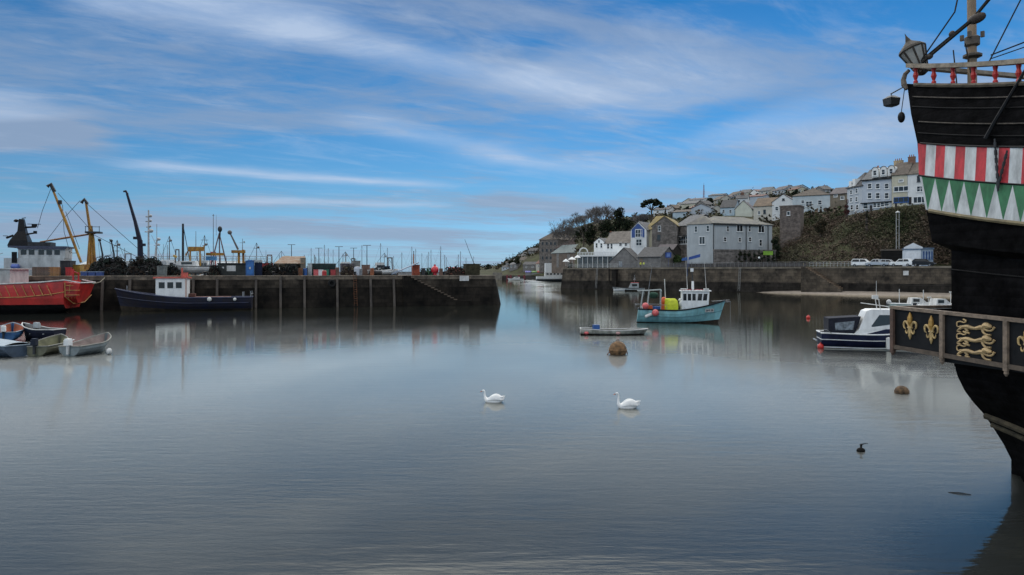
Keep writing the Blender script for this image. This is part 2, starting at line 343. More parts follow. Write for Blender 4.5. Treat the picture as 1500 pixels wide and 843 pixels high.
ss = [.47+.03]
while ss[-1] < SL-.6: ss.append(ss[-1]+(.30 if len(ss) % 2 else .335))
strip(2, .02, 3, .98, ss, .03, [0, 1], [stripe_red, stripe_white], 'striped_band')
# green and white triangles as one painted band, each triangle its own face
b = MB(); s = .70; i = 0
while s < SL-1:
    wd = .46
    p = lambda a, f: side_pt(a, f, 3, 4)-Vector((0, .03, 0))
    b.mat(0); b.add([p(s, .03), p(s+wd, .03), p(s+wd/2, .99)], [(0, 1, 2)])
    b.mat(1); b.add([p(s+wd, .03), p(s+wd*1.5, .99), p(s+wd/2, .99)], [(0, 1, 2)]); s += wd
b.mat(1); b.add([side_pt(.62, .03, 3, 4)-Vector((0, .03, 0)), side_pt(.7, .03, 3, 4)-Vector((0, .03, 0)), side_pt(.7+.23, .99, 3, 4)-Vector((0, .03, 0)), side_pt(.86, .99, 3, 4)-Vector((0, .03, 0))], [(0, 1, 2, 3)])
b.build('pennant_band', [green, stripe_white], ship)
def moulding(k0, k1, f, r, out, m, s0=None, name='moulding'):
    b = MB(); sa = max(LEV[k0][2], LEV[k1][2]) if s0 is None else s0
    b.path([side_pt(sa+(SL-sa)*i/40, f, k0, k1)-Vector((0, out, 0)) for i in range(41)], r, 6); return b.build(name, m, ship)
ochre = M('ochre_moulding', (.20, .16, .085), .7, .3, 4, .1)
moulding(3, 4, 1.0, .055, .05, ochre, 1.0); moulding(2, 3, 1.0, .02, .04, black); moulding(2, 3, 0, .025, .04, black)
dullm = M('dull_moulding', (.09, .075, .06), .8, .4, 5, .2)
moulding(0, 1, .42, .018, .03, dullm); moulding(1, 2, .25, .018, .03, dullm)
strk = M('black_strake', (.009, .0088, .009), .7, .5, 3, .3)
for k_, f_ in ((0, .75), (1, .65), (6, .35), (7, .4)): moulding(k_, k_+1, f_, .022, .01, strk, name='strake'); moulding(0, 1, .02, .06, .03, palew)
wale = M('weedy_wale', (.075, .06, .035), .9, .4, 4, .3)
b = MB()
def hull_z(s, z):
    for k in range(8, len(LEV)-1):
        p, q = hull_pt(k, s), hull_pt(k+1, s)
        if p.z >= z >= q.z: return p.lerp(q, (p.z-z)/(p.z-q.z))
    return hull_pt(12, s)
b.path([hull_z(1.74+.3*i, 1.36-.17*min(.3*i, 4))-Vector((0, .03, 0)) for i in range(40)], .09, 6)
b.path([hull_z(1.80+.3*i, 1.12-.19*min(.3*i, 4))-Vector((0, .03, 0)) for i in range(40)], .07, 6)
b.build('wale', wale, ship)
# rudder and sternpost
b = MB(); b.box2(1.35, BEAM/2-.14, -.9, 1.75, BEAM/2+.14, 5.5); b.box2(1.75, BEAM/2-.1, -.9, 2.6, BEAM/2+.1, 2.2); b.build('rudder', tar, ship)
# quarter gallery
gold = M('gilding', (.50, .29, .075), .5, .3, 6, .1, metal=.25); paleg = M('worn_gilding', (.50, .35, .15), .55, .3, 6, .1)
gal = MB(); gs = [0, 1.72, 3.58, 5.3, 7.16, 9.0]
gz = lambda s: 4.2-.033*s
gal.loft([[Vector((0, -.03, gz(0)-1.12)), Vector((0, .03, gz(0)-1.12)), Vector((0, .03, gz(0)-.06)), Vector((0, -.03, gz(0)-.06))], [Vector((9, -.03, gz(9)-1.12)), Vector((9, .03, gz(9)-1.12)), Vector((9, .03, gz(9)-.06)), Vector((9, -.03, gz(9)-.06))]])
gal.box2(0, .03, gz(0)-1.12, .06, BEAM-.03, gz(0)-.06); gal.loft([[Vector((0, BEAM-.03, gz(0)-1.12)), Vector((0, BEAM+.03, gz(0)-1.12)), Vector((0, BEAM+.03, gz(0)-.06)), Vector((0, BEAM-.03, gz(0)-.06))], [Vector((9, BEAM-.03, gz(9)-1.12)), Vector((9, BEAM+.03, gz(9)-1.12)), Vector((9, BEAM+.03, gz(9)-.06)), Vector((9, BEAM-.03, gz(9)-.06))]])
gal.box2(.02, .03, gz(0)-1.17, 1.7, BEAM-.03, gz(0)-1.10); gal.box2(1.7, .03, gz(2)-1.3, 9, .62, gz(2)-1.18)
gallery = gal.build('gallery', black, ship)
b = MB(); sl9 = .033
def beam(b, s0, s1, dz, hh, y0, y1): b.loft([[Vector((s, y0, gz(s)+dz)), Vector((s, y1, gz(s)+dz)), Vector((s, y1, gz(s)+dz+hh)), Vector((s, y0, gz(s)+dz+hh))] for s in (s0, s1)])
beam(b, -.08, 9, -.05, .085, -.1, .1); b.box2(-.08, .1, gz(0)-.05, .1, BEAM, gz(0)+.035); b.build('top_rail', wood, gallery)
b = MB(); beam(b, .06, 9, -1.18, .11, -.09, -.032); b.build('bottom_rail', M('dull_wood', (.10, .075, .055), .8, .3, 5, .2), gallery)
for i, s in enumerate(gs):
    b = MB(); b.box2(s-.055, -.11, gz(s)-1.24, s+.055, -.031, gz(s)-.052)
    if i == 0: b.box2(-.09, -.08, gz(0)-1.3, -.056, .1, gz(0)-.052)
    b.lathe([(.02, -.12), (.055, -.06), (.05, 0)], (s, -.06, gz(s)-1.25), 8)
    b.build('post', M('dark_post_wood', (.10, .06, .045), .8, .3, 5, .2) if i == 0 else wood, gallery)
def outline(pts, y0, y1, mb, c, sc):
    mb.prism([(c[0]+x*sc, c[1]+z*sc) for x, z in pts], y0, y1)
def bez(mb, pts, rad, c, sc, y=-.05, sx=1):
    # smooth tapered raised scroll through pts
    P_ = [Vector((c[0]+x*sc*sx, y, c[1]+z*sc)) for x, z in pts]; out = []; rr = []
    for i in range(len(P_)-1):
        p0, p1, p2, p3 = P_[max(i-1, 0)], P_[i], P_[i+1], P_[min(i+2, len(P_)-1)]
        for j in range(4):
            t = j/4; out.append(.5*((2*p1)+(p2-p0)*t+(2*p0-5*p1+4*p2-p3)*t*t+(3*p1-p0-3*p2+p3)*t**3)); rr.append(lerp(rad[i], rad[i+1], t)*sc*.82)
    out.append(P_[-1]); rr.append(rad[-1]*sc); mb.path(out, rr, 6)
def fleur(s, z, sc=.88):
    b = MB(); c = (s, z); b.mat(1)
    bez(b, [(0, .02), (0, .16), (0, .3), (0, .47)], [.03, .10, .095, .008], c, sc)
    b.mat(0)
    for sx in (1, -1):
        bez(b, [(.03, -.04), (.08, .08), (.17, .16), (.245, .1), (.235, -.03), (.175, -.06)], [.03, .04, .05, .04, .03, .012], c, sc, sx=sx)
        bez(b, [(.04, -.06), (.07, -.16), (.13, -.21), (.17, -.15), (.165, -.09)], [.03, .035, .03, .025, .01], c, sc, sx=sx)
    bez(b, [(0, .02), (0, -.12), (0, -.28), (0, -.40)], [.045, .05, .06, .006], c, sc)
    bez(b, [(-.09, -.02), (0, -.03), (.09, -.02)], [.035, .04, .035], c, sc)
    return b.build('fleur_de_lis', [paleg, gold], gallery)
fleur(.62, gz(.6)-.50); fleur(1.35, gz(1.35)-.53); fleur(4.1, gz(4)-.53); fleur(4.83, gz(4.8)-.53)
def lion(s, z, sc=.98, name='lion'):
    b = MB(); c = (s, z)
    bez(b, [(-.36, .0), (-.2, .02), (0, -.01), (.2, .03), (.32, .05)], [.05, .07, .05, .075, .06], c, sc)          # body
    bez(b, [(.28, .06), (.36, .09), (.44, .07), (.5, .06)], [.08, .10, .08, .03], c, sc)                       # head and mane
    b.ball((s+.42*sc, -.07, z+.07*sc), .05, .03, .05, 8, 6)
    bez(b, [(.3, .0), (.4, -.04), (.52, -.02), (.58, .06)], [.045, .035, .03, .035], c, sc)                    # raised foreleg
    bez(b, [(.24, -.02), (.28, -.1), (.36, -.14), (.48, -.14)], [.045, .035, .03, .03], c, sc)
    bez(b, [(-.26, -.02), (-.2, -.09), (-.26, -.13), (-.14, -.14)], [.05, .04, .03, .03], c, sc)
    bez(b, [(-.34, -.01), (-.42, -.05), (-.5, -.12), (-.4, -.14)], [.05, .04, .03, .025], c, sc)
    bez(b, [(-.38, .02), (-.5, .0), (-.52, .1), (-.42, .14), (-.3, .12), (-.24, .17), (-.32, .2)], [.03, .02, .02, .022, .02, .025, .03], c, sc)  # tail
    return b.build('heraldic_lion', M('pale_carving', (.50, .35, .17), .65, .3, 5, .1), gallery)
for s in (2.68, 6.25):
    for dz in (-.31, -.62, -.92): lion(s, gz(s)+dz, .98)
for s in (.05, 1.68, 3.5): pass
# taffrail
rail = MB(); zr = lambda s: hull_pt(0, max(s, -.2)).z
rail.loft([[Vector((s, .50, zr(s)+.46)), Vector((s, .74, zr(s)+.46)), Vector((s, .74, zr(s)+.58)), Vector((s, .50, zr(s)+.58))] for s in (-.12, .6, 1.4, 2.2, 3, 4, 6, 9, 13)])
rail.box2(-.12, .74, zr(0)+.44, .08, BEAM-.5, zr(0)+.55)
rail.loft([[Vector((s, BEAM-.74, zr(s)+.46)), Vector((s, BEAM-.5, zr(s)+.46)), Vector((s, BEAM-.5, zr(s)+.58)), Vector((s, BEAM-.74, zr(s)+.58))] for s in (-.12, .6, 1.4, 2.2, 3, 4, 6, 9, 13)])
rl = rail.build('hand_rail', palew, ship)
b0 = None
for i in range(18):
    for yy in (.62, BEAM-.62):
        s = .12+.64*i; z = zr(s); b = MB()
        b.lathe([(.06, .0), (.06, .06), (.035, .1), (.075, .22), (.045, .33), (.05, .36), (.06, .4), (.06, .46)], (0, 0, 0), 8)
        o = b.build('baluster', red, ship) if b0 is None else b0.copy()
        if b0 is None: b0 = o
        else: COL.objects.link(o)
        o.location = (s, yy, z+.02)
# scroll bracket at the stern corner
b = MB(); b.path([(-.1, .6, zr(0)+.42), (-.22, .58, zr(0)+.34), (-.27, .56, zr(0)+.18), (-.24, .56, zr(0)+.02), (-.17, .58, zr(0)-.12)], [.05, .06, .07, .08, .05], 8); b.build('scroll_bracket', M('carved_cornice', (.16, .13, .1), .7, .3, 6, .3), ship)
# stern lantern
lan = thing; la = MB(); axis0 = Vector((-.10, 1.1, zr(0)+.36)); axis1 = Vector((-.36, .80, zr(0)+1.38)); ax = (axis1-axis0); L = ax.length; q = ax.to_track_quat('Z', 'Y').to_matrix()
def lp(r, h, n=8): return [axis0+q @ Vector((r*math.cos(2*math.pi*j/n), r*math.sin(2*math.pi*j/n), h*L)) for j in range(n)]
la.loft([lp(.04, -.04), lp(.135, 0), lp(.155, .05)]); la.loft([lp(.36, .70), lp(.38, .73), lp(.33, .79), lp(.14, .92), lp(.09, .96), lp(.07, 1.0), lp(.02, 1.12), lp(.005, 1.2)])
for j in range(8):
    a, c = lp(.15, .04)[j], lp(.355, .71)[j]; la.tube(a, c, .022, .028, 5)
lo_ = la.build('stern_lantern', M('lead_grey', (.06, .052, .045), .6, .3, 5, .1), ship)
g = MB(); g.loft([lp(.14, .05), lp(.345, .70)]); gm = M('lantern_glass', (.34, .34, .32), .15, .2, 4, 0); g.build('pane', gm, lo_)
# hanging lamp and block on the quarter
b = MB(); b.path([(-.2, .55, zr(0)-.02), (-.75, .55, zr(0)-.12)], .018, 6); b.path([(-.72, .55, zr(0)-.11), (-.72, .55, zr(0)-.2)], .012, 5)
b.loft([[Vector((-.72+x*r, .55+y*r, zr(0)+h)) for x, y in ((-1, -1), (1, -1), (1, 1), (-1, 1))] for r, h in ((.06, -.18), (.17, -.26), (.15, -.46), (.1, -.5))]); b.build('hanging_lamp', dsteel, ship)
b = MB(); b.ball((-.12, .35, zr(0)-.95), .1, .1, .16); b.path([(-.12, .35, zr(0)-.8), (-.16, .5, zr(0)-.1)], .012, 5); b.build('block', black, ship)
# aft mast with its stays
b = MB(); b.path([(.45, 2.3, 8.4), (.42, 2.3, 12.3), (.3, 2.3, 20)], [.13, .12, .09], 12); b.build('mast', M('mast_wood', (.27, .19, .12), .7, .25, 4, .1, streak=.7), ship)
b = MB(); b.lathe([(.13, 0), (.25, .05), (.25, .11), (.15, .16)], (.44, 2.3, 11.35), 12); b.lathe([(.13, 0), (.2, .04), (.2, .26), (.15, .3)], (.43, 2.3, 11.7), 12)
for k in range(4): b.box((.43+.26*math.cos(k*1.57+.5), 2.3+.26*math.sin(k*1.57+.5), 12.0), (.09, .09, .16), k*1.57+.5)
b.build('mast_collar', M('collar_wood', (.10, .08, .06), .7, .3, 5, .1), ship)
def line(pts, r, m=darkrope, name='rigging_line'): b = MB(); b.path(pts, r, 5); return b.build(name, m, ship)
A0 = (-.05, .9, zr(0)+.62)
line([A0, (.7, 1.4, zr(0)+1.9), (.42, 2.2, 14.6)], .022)
line([(.1, .85, zr(0)+.6), (1.4, 1.2, 12.0), (5.6, 2.4, 16.2)], .045); line([(.1, .9, zr(0)+.72), (1.4, 1.28, 12.12), (5.6, 2.5, 16.5)], .02)
line([(2.1, 1.0, zr(2)+.5), (3.2, 1.6, 13.2), (3.9, 2.2, 15.4)], .018)
line([(1.4, 1.9, zr(1.4)+.9), (4.2, 2.4, zr(1.4)+1.25), (9, 2.6, 12.5)], .02); line([(1.4, 1.9, zr(1.4)+.8), (4.2, 2.4, zr(1.4)+1.05), (9, 2.6, 12)], .015)
line([(.9, 1.3, zr(.9)-.2), (.75, 1.3, zr(.9)+1.05)], .018); line([(1.35, 1.4, zr(1.3)-.2), (1.05, 1.4, zr(.9)+1.15)], .018)
for c_, r_ in (((1.55, 1.26, 12.05), (.28, .1, .14)), ((.3, .92, zr(0)+.72), (.13, .06, .08)), ((.9, 1.1, zr(0)+1.2), (.1, .06, .09))):
    b = MB(); b.ball(c_, *r_); b.build('pulley_block', M('block_wood', (.05, .04, .035), .6, .3, 5), ship)
# chain hanging over the stripes from a chainplate
ch = MB()
def chain(p, q, nn):
    p, q = Vector(p), Vector(q)
    for i in range(nn):
        a, c = p.lerp(q, i/nn), p.lerp(q, (i+1.25)/nn); ch.tube(a, c, .035 if i % 2 else .022, None, 6)
s1 = 3.0; pt = lambda s, k0, k1, f: tuple(side_pt(s, f, k0, k1)-Vector((0, .09, 0)))
chain(pt(2.95, 1, 2, .75), pt(3.12, 3, 4, .05), 12); chain(pt(3.32, 2, 3, .1), pt(3.14, 3, 4, .02), 9); chain(pt(3.12, 2, 3, .95), pt(3.12, 3, 4, .2), 3)
ch.build('chain', dsteel, ship)
b = MB(); b.path([pt(3.6, 0, 1, -.6), pt(2.9, 1, 2, .2), pt(2.7, 1, 2, .75)], [.03, .05, .06], 6); b.build('rigging_line', black, ship)
# ---------------------------------------------------------------- swans
featherW = M('white_feathers', (.82, .82, .80), .7, .06, 8, .1); billm = M('orange_bill', (.5, .12, .02), .5, .2, 10, 0)
def swan(name, label, loc, rz, neck, sc):
    r = thing(name, label, 'swan', loc, rz, 'swans on the harbour water')
    b = MB(); b.smooth = True
    body = [((.62, 0, .27), .015), ((.52, 0, .20), .07), ((.38, 0, .14), .14), ((.2, 0, .11), .20), ((0, 0, .11), .225), ((-.18, 0, .12), .20), ((-.31, 0, .14), .145), ((-.375, 0, .20), .10)]
    pts = [p for p, _ in body]+[p for p, _ in neck]; rad = [q for _, q in body]+[q for _, q in neck]
    b.path(pts, rad, 14); o = b.build('body', featherW, r)
    sub = o.modifiers.new('s', 'SUBSURF'); sub.levels = 1; sub.render_levels = 1
    for sy in (1, -1):
        wv = MB(); wv.smooth = True
        rings = []
        for i in range(9):
            t = i/8; x = lerp(-.24, .60, t); zc = .20+.11*math.sin(math.pi*min(1, t*1.15)) + .06*t*t; hh = .15*math.sin(math.pi*(t*.8+.12))+.012; th = .05*math.sin(math.pi*(t*.85+.1))+.01
            yc = sy*(.165*math.cos((t-.35)*1.5)-.03*t)
            rings.append([Vector((x, yc+sy*th*math.cos(a)-sy*.05*math.sin(a), zc+hh*math.sin(a))) for a in [2*math.pi*k/10 for k in range(10)]])
        wv.loft(rings)
        for j in range(4): wv.path([(.22, sy*.13, .17+.04*j), (.42+.03*j, sy*.10, .2+.045*j), (.60+.02*j, sy*.06, .245+.05*j)], [.035, .03, .006], 6)
        wv.build('wing', featherW, r)
    hx, hz = neck[-1][0][0], neck[-1][0][2]
    bl = MB(); bl.smooth = True; bl.path([(hx+.015, 0, hz+.005), (hx-.04, 0, hz-.018), (hx-.085, 0, hz-.04)], [.026, .021, .012], 8); bl.build('bill', billm, r)
    bl = MB(); bl.ball((hx+.012, 0, hz+.022), .022, .018, .02, 8, 6)
    for sy in (1, -1): bl.ball((hx+.05, sy*.037, hz+.018), .012, .008, .012, 6, 4); bl.path([(hx+.05, sy*.034, hz+.016), (hx+.0, sy*.02, hz+.005)], [.012, .014], 5)
    bl.build('face_mask', black, r)
    for o in (r,): o.scale = (sc,)*3
    return r
neckA = [((-.41, 0, .33), .055), ((-.40, 0, .48), .039), ((-.385, 0, .62), .035), ((-.40, 0, .72), .035), ((-.455, 0, .765), .043), ((-.515, 0, .745), .041), ((-.555, 0, .72), .024)]
neckB = [((-.43, 0, .31), .057), ((-.445, 0, .44), .042), ((-.43, 0, .55), .038), ((-.455, 0, .625), .038), ((-.51, 0, .65), .045), ((-.565, 0, .62), .042), ((-.595, 0, .595), .024)]
swan('swan', 'white swan with long upright neck and raised tail, nearer the rusty buoy', G(918, 28.2, -.03), R(4), neckA, .80)
swan('swan', 'white swan with shorter curved neck, alone in the middle of the water', G(722, 29.5, -.03), R(-10), neckB, .76)

# ---------------------------------------------------------------- hull maker
def hull_fn(L, B, fb, draft, transom=.8, rake=.9, full=.42, tumble=.96, bowpow=2.2, srake=0.):
    """fb = (stern, mid, bow) freeboards. returns f(t,v)->Vector for the right side (y>0), t 0 stern..1 bow, v 0 keel..1 sheer"""
    def sheer(t):
        a, m, c = fb; return a+(m-a)*sstep(t/.45) if t < .45 else m+(c-m)*((t-.45)/.55)**1.8
    def half(t): return B/2*(lerp(transom, 1, sstep(t/full)) if t < full else max(.0, 1-((t-full)/(1-full))**bowpow))
    def f(t, v):
        z = -draft*(1-.4*max(0, t-.75)*4*.0)+(sheer(t)+draft)*v
        w = half(t)
        prof = 1-(1-v)**2.6 if v < 1 else 1
        fl = lerp(prof, (v*.85+.15*v*v), sstep((t-.55)/.45))     # bow sections V-shaped with flare
        x = L*(t-.5)+rake*(v-.35)*sstep((t-.6)/.4) - srake*(v-.35)*(1-sstep(t/.3))
        return Vector((x, w*fl*(tumble+(1-tumble)*(1-abs(v-.6))), z))
    f.sheer = sheer; f.half = half; f.L = L; f.draft = draft; f.fb = fb
    return f
def hull_mesh(f, vs=(0, .12, .28, .42, .55, .7, .85, 1), nt=18, split=None, deck=None, inner=None):
    """outer shell (material rows by split list of (v, matindex)); deck: (depth below sheer, matindex); inner: (thickness, depth, matindex)"""
    b = MB(); ts = [i/nt for i in range(nt+1)]
    for s in (1, -1):
        for j in range(len(vs)-1):
            m = 0
            if split:
                for lim, mi in split:
                    if vs[j] >= lim-1e-6: m = mi
            b.mat(m)
            A = [f(t, vs[j]) for t in ts]; Bv = [f(t, vs[j+1]) for t in ts]
            vv = [Vector((p.x, p.y*s, p.z)) for p in A+Bv]; nn = nt+1
            b.add(vv, [(i, i+1, nn+i+1, nn+i) for i in range(nt)])
    tr = [f(0, v) for v in vs]
    for j in range(len(vs)-1):
        m = 0
        if split:
            for lim, mi in split:
                if vs[j] >= lim-1e-6: m = mi
        b.mat(m); p, q = tr[j], tr[j+1]; b.add([p, q, Vector((q.x, -q.y, q.z)), Vector((p.x, -p.y, p.z))], [(0, 1, 2, 3)])
    if deck:
        b.mat(deck[1]); dp = []
        for t in ts:
            z = f.sheer(t)-deck[0]; v = (z+f.draft)/(f.sheer(t)+f.draft); p = f(t, v); dp.append(Vector((p.x, max(0, p.y-.02), z)))
        vv = dp+[Vector((p.x, -p.y, p.z)) for p in dp]; b.add(vv, [(i, i+1, nt+2+i, nt+1+i) for i in range(nt)])
    if inner:
        th, dep, mi = inner; b.mat(mi); rows = []
        for vv_ in (1, .8, .6, .45):
            row = []
            for t in ts:
                tt = min(max(t, .03), .97); p = f(tt, vv_); k = 1-th/max(f.half(tt), th*1.2)
                row.append(Vector((p.x*(1-th/f.L), p.y*k, p.z if vv_ < 1 else p.z-.005)))
            rows.append(row)
        for s in (1, -1):
            for j in range(3):
                vv = [Vector((p.x, p.y*s, p.z)) for p in rows[j]+rows[j+1]]; b.add(vv, [(i, i+1, nt+2+i, nt+1+i) for i in range(nt)])
        fl = rows[3]; vv = fl+[Vector((p.x, -p.y, p.z)) for p in fl]; b.add(vv, [(i, i+1, nt+2+i, nt+1+i) for i in range(nt)])
        for j in range(3):
            p, q = rows[j][0], rows[j+1][0]; b.add([p, q, Vector((q.x, -q.y, q.z)), Vector((p.x, -p.y, p.z))], [(0, 1, 2, 3)])
    return b
def gunwale(f, r, name, mat, parent, v=1.0, nt=24, out=.01, t0=0.0):
    b = MB()
    for s in (1, -1): b.path([(lambda p: Vector((p.x, (p.y+out)*s, p.z)))(f(t0+(1-t0)*i/nt, v)) for i in range(nt+1)], r, 6)
    if t0 == 0: p = f(0, v); b.tube((p.x, p.y, p.z), (p.x, -p.y, p.z), r)
    return b.build(name, mat, parent)
antifoul = M('weedy_antifoul', (.045, .035, .025), .8, .4, 2, .1)
def fender(b, p, r=.11, l=.45): b.lathe([(.02, -l/2), (r, -l/2+.06), (r, l/2-.06), (.03, l/2)], p, 8)

# ---------------------------------------------------------------- teal fishing boat
tb = thing('fishing_boat', 'pale blue fishing boat with white wheelhouse moored in the harbour channel', 'fishing boat', G(993, 76.5), R(-9))
f = hull_fn(8.4, 3.1, (1.4, 1.3, 2.35), .5, .78, .9, .4, srake=-.25)
hm = hull_mesh(f, (0, .2, .3, .34, .45, .6, .8, 1), split=[(0, 1), (.30, 0)], deck=(.5, 2)); hull = hm.build('hull', [teal, antifoul, M('grey_deck', (.16, .16, .15), .8, .3, 2)], tb)
gunwale(f, .075, 'rub_rail', black, tb, 1.0, out=.03)
gunwale(f, .02, 'trim_line', M('dark_teal', (.06, .16, .2), .5), tb, .62, out=.012, t0=.02)
z0 = f.sheer(.75)-.38
wh = MB(); wx0, wx1, wyw = .35, 3.0, 1.0
wh.loft([[Vector((wx0, -wyw, z0)), Vector((wx1+.0, -wyw*.62, z0)), Vector((wx1, wyw*.62, z0)), Vector((wx0, wyw, z0))], [Vector((wx0, -wyw, z0+1.95)), Vector((wx1+.12, -wyw*.62, z0+1.95)), Vector((wx1+.12, wyw*.62, z0+1.95)), Vector((wx0, wyw, z0+1.95))]])
wheel = wh.build('wheelhouse', white, tb)
rb = MB(); rb.loft([[Vector((wx0-.15, -1.15, z0+h)), Vector((wx1+.3, -.75, z0+h)), Vector((wx1+.3, .75, z0+h)), Vector((wx0-.15, 1.15, z0+h))] for h in (1.953, 2.06)]); rb.mat(1)
random.seed(3)
for i in range(9): rb.path([(wx0+.3*i, -.8+random.random()*1.6, z0+2.09), (wx0+.3*i+.25, -.8+random.random()*1.6, z0+2.14)], .05, 6)
rb.mat(2); rb.box((wx1-.2, -.5, z0+2.16), (.5, .5, .18)); rb.box((wx0+.2, -.4, z0+2.2), (.6, .2, .1))
rb.build('roof', [white, M('dull_red_rope', (.22, .04, .045), .9), offwhite], wheel)
for sy in (-1, 1):
    for i, (a, c) in enumerate([(.12, .46), (.58, .92), (1.04, 1.38), (1.56, 1.98), (2.1, 2.5)]):
        ya = lambda x: sy*(lerp(wyw, wyw*.62, x/(wx1-wx0))+.012); sk = .08 if i > 2 else 0
        b = MB(); b.loft([[Vector((wx0+a, ya(a), z0+1.02)), Vector((wx0+c, ya(c), z0+1.02)), Vector((wx0+c+sk, ya(c), z0+1.72)), Vector((wx0+a+sk, ya(a), z0+1.72))], [Vector((wx0+a, ya(a)-sy*.03, z0+1.02)), Vector((wx0+c, ya(c)-sy*.03, z0+1.02)), Vector((wx0+c+sk, ya(c)-sy*.03, z0+1.72)), Vector((wx0+a+sk, ya(a)-sy*.03, z0+1.72))]]); b.build('window', glass, wheel)
for y in (-.36, 0, .36):
    b = MB(); b.box((wx1+.085, y, z0+1.4), (.03, .28, .62), ry=R(3.5)); b.build('window', glass, wheel)
b = MB(); b.tube((1.5, 0, z0+2.05), (1.5, 0, z0+3.0), .13, .12, 8); b.mat(1); b.tube((1.5, 0, z0+3.0), (1.42, 0, z0+4.1), .07, .05, 8); b.mat(0); b.box((1.42, 0, z0+4.15), (.3, .2, .35)); b.mat(1); b.tube((1.42, 0, z0+4.3), (1.42, 0, z0+5.0), .02); b.build('mast', [white, dsteel], tb)
for x, h, mm in ((1.0, 3.5, steel), (2.9, 3.1, steel)):
    b = MB(); b.tube((x, .4, z0+2.05), (x-.2, .4, z0+2.05+h), .035, .015); b.build('aerial', offwhite, tb)
b = MB(); b.prism([(1.0, z0+5.15), (1.0, z0+5.5), (.45, z0+5.38), (.4, z0+5.12)], .385, .405); b.tube((1.0, .395, z0+3.5), (.98, .395, z0+5.6), .015); b.build('flag', bluepaint, tb)
b = MB(); dz = f.sheer(.1)-.5                                              # stern gantry
for sy in (-1.1, 1.1):
    b.tube((-3.9, sy, dz), (-3.55, sy*.95, dz+2.35), .055); b.tube((-3.2, sy, dz), (-2.95, sy*.95, dz+2.35), .055)
    b.tube((-4.1, sy*.95, dz+2.35), (-1.7, sy*.95, dz+2.5), .05); b.tube((-1.8, sy, dz), (-1.75, sy, dz+2.4), .045)
for x in (-4.1, -2.9, -1.7): b.tube((x, -1.05, dz+2.38), (x, 1.05, dz+2.38), .05)
b.build('gantry', M('galvanised', (.34, .38, .37), .5, .2, 3), tb)
b = MB(); b.tube((-3.0, 0, dz+2.4), (-2.6, 0, dz+5.2), .035, .02); b.tube((-2.95, 0, dz+5.0), (-2.4, 0, dz+5.0), .02); b.build('aerial', steel, tb)
b = MB(); b.tube((-1.2, .2, dz), (-1.35, .2, dz+3.6), .07, .05); b.build('derrick', offwhite, tb)
b = MB(); b.path([(-4.3, -1.2, dz+.55), (-4.3, -1.2, dz+.95), (-1.2, -1.3, dz+.95), (-1.2, -1.3, dz+.55)], .03, 6); b.path([(-4.3, 1.2, dz+.55), (-4.3, 1.2, dz+.95), (-1.2, 1.3, dz+.95), (-1.2, 1.3, dz+.55)], .03, 6); b.tube((-4.3, -1.2, dz+.95), (-4.3, 1.2, dz+.95), .03); b.build('guard_rail', steel, tb)
b = MB(); b.ball((-2.5, .2, dz+1.9), .55, .4, .35); b.build('net_bundle', M('green_net', (.02, .07, .045), .95, .4, 8, .3), tb)
b = MB(); b.lathe([(.35, 0), (.4, .3), (.42, 1.25), (.3, 1.35)], (-1.0, -.5, dz+.25), 10); b.loft([[Vector((-.6+x*k, -.55+y*k, dz+h_)) for x, y in ((-.55, -.45), (.55, -.45), (.5, .45), (-.5, .45))] for k, h_ in ((1, .1), (1.05, 1.0), (.9, 1.4), (.5, 1.6))]); o = b.build('bin', lime, tb)
b = MB(); b.ball((-1.45, -.4, dz+1.35), .32, .28, .4); b.box((-1.5, -.3, dz+.6), (.5, .5, 1.0)); b.build('orange_float', orange, tb)
b = MB(); b.ball((.35, -.6, dz+1.05), .28, .3, .4); b.ball((.55, -.7, dz+.6), .3, .3, .45); b.ball((.2, -.5, dz+1.45), .18, .2, .18); b.build('sack', M('white_sack', (.6, .62, .62), .8, .2, 4, .2), tb)
for x, y_, c_, m_ in ((-2.2, -.5, (.7, .5, .45), bluepaint), (-3.3, .3, (.7, .6, .5), offwhite), (-2.9, -.7, (.5, .4, .6), orange)):
    b = MB(); b.box((x, y_, dz+.55), c_, .2); b.build('fish_box', m_, tb)
b = MB()
for k in range(14): a_ = k*.45; b.path([(-1.9+.35*math.cos(a_+q*.5), .3+.35*math.sin(a_+q*.5), dz+.15+.06*k) for q in range(6)], .035, 4)
b.build('rope_coil', rope, tb)
for x, z, r in ((-3.35, 1.75, .34), (-2.35, 1.05, .36)):
    b = MB(); b.ball((x, -1.6, z), r); b.build('buoy', pink, tb)
b = MB(); b.lathe([(.02, -.4), (.16, -.3), (.16, .3), (.02, .4)], (0, 0, 0), 8); o = b.build('fender', offwhite, tb); o.location = (-3.05, -1.62, .78); o.rotation_euler = (0, R(65), 0)
b = MB(); b.path([(4.75, 0, 2.12), (5.2, 0, 2.2), (5.3, 0, 2.15)], [.05, .05, .04], 6); b.path([(4.9, 0, 2.1), (5.25, 0, 2.1), (5.28, 0, -.15)], .018, 5); b.path([(3.4, -.7, 2.2), (5.2, 0, 2.35)], .02, 5); b.path([(3.4, .7, 2.2), (5.2, 0, 2.35)], .02, 5); b.build('bow_roller', steel, tb)
p0_, p1_, pu = f(.80, .74), f(.885, .74), f(.84, .90); dx_ = Vector((p1_.x-p0_.x, -(p1_.y-p0_.y), 0)).normalized(); mid = f(.842, .76); up_ = (Vector((pu.x, -pu.y, pu.z))-Vector((mid.x, -mid.y, mid.z))); up_ = (up_-dx_*up_.dot(dx_)).normalized(); nn_ = dx_.cross(up_).normalized()
mm = Matrix((dx_, up_, nn_)).transposed().to_4x4(); mm.translation = Vector((mid.x, -mid.y, mid.z))+nn_*.05
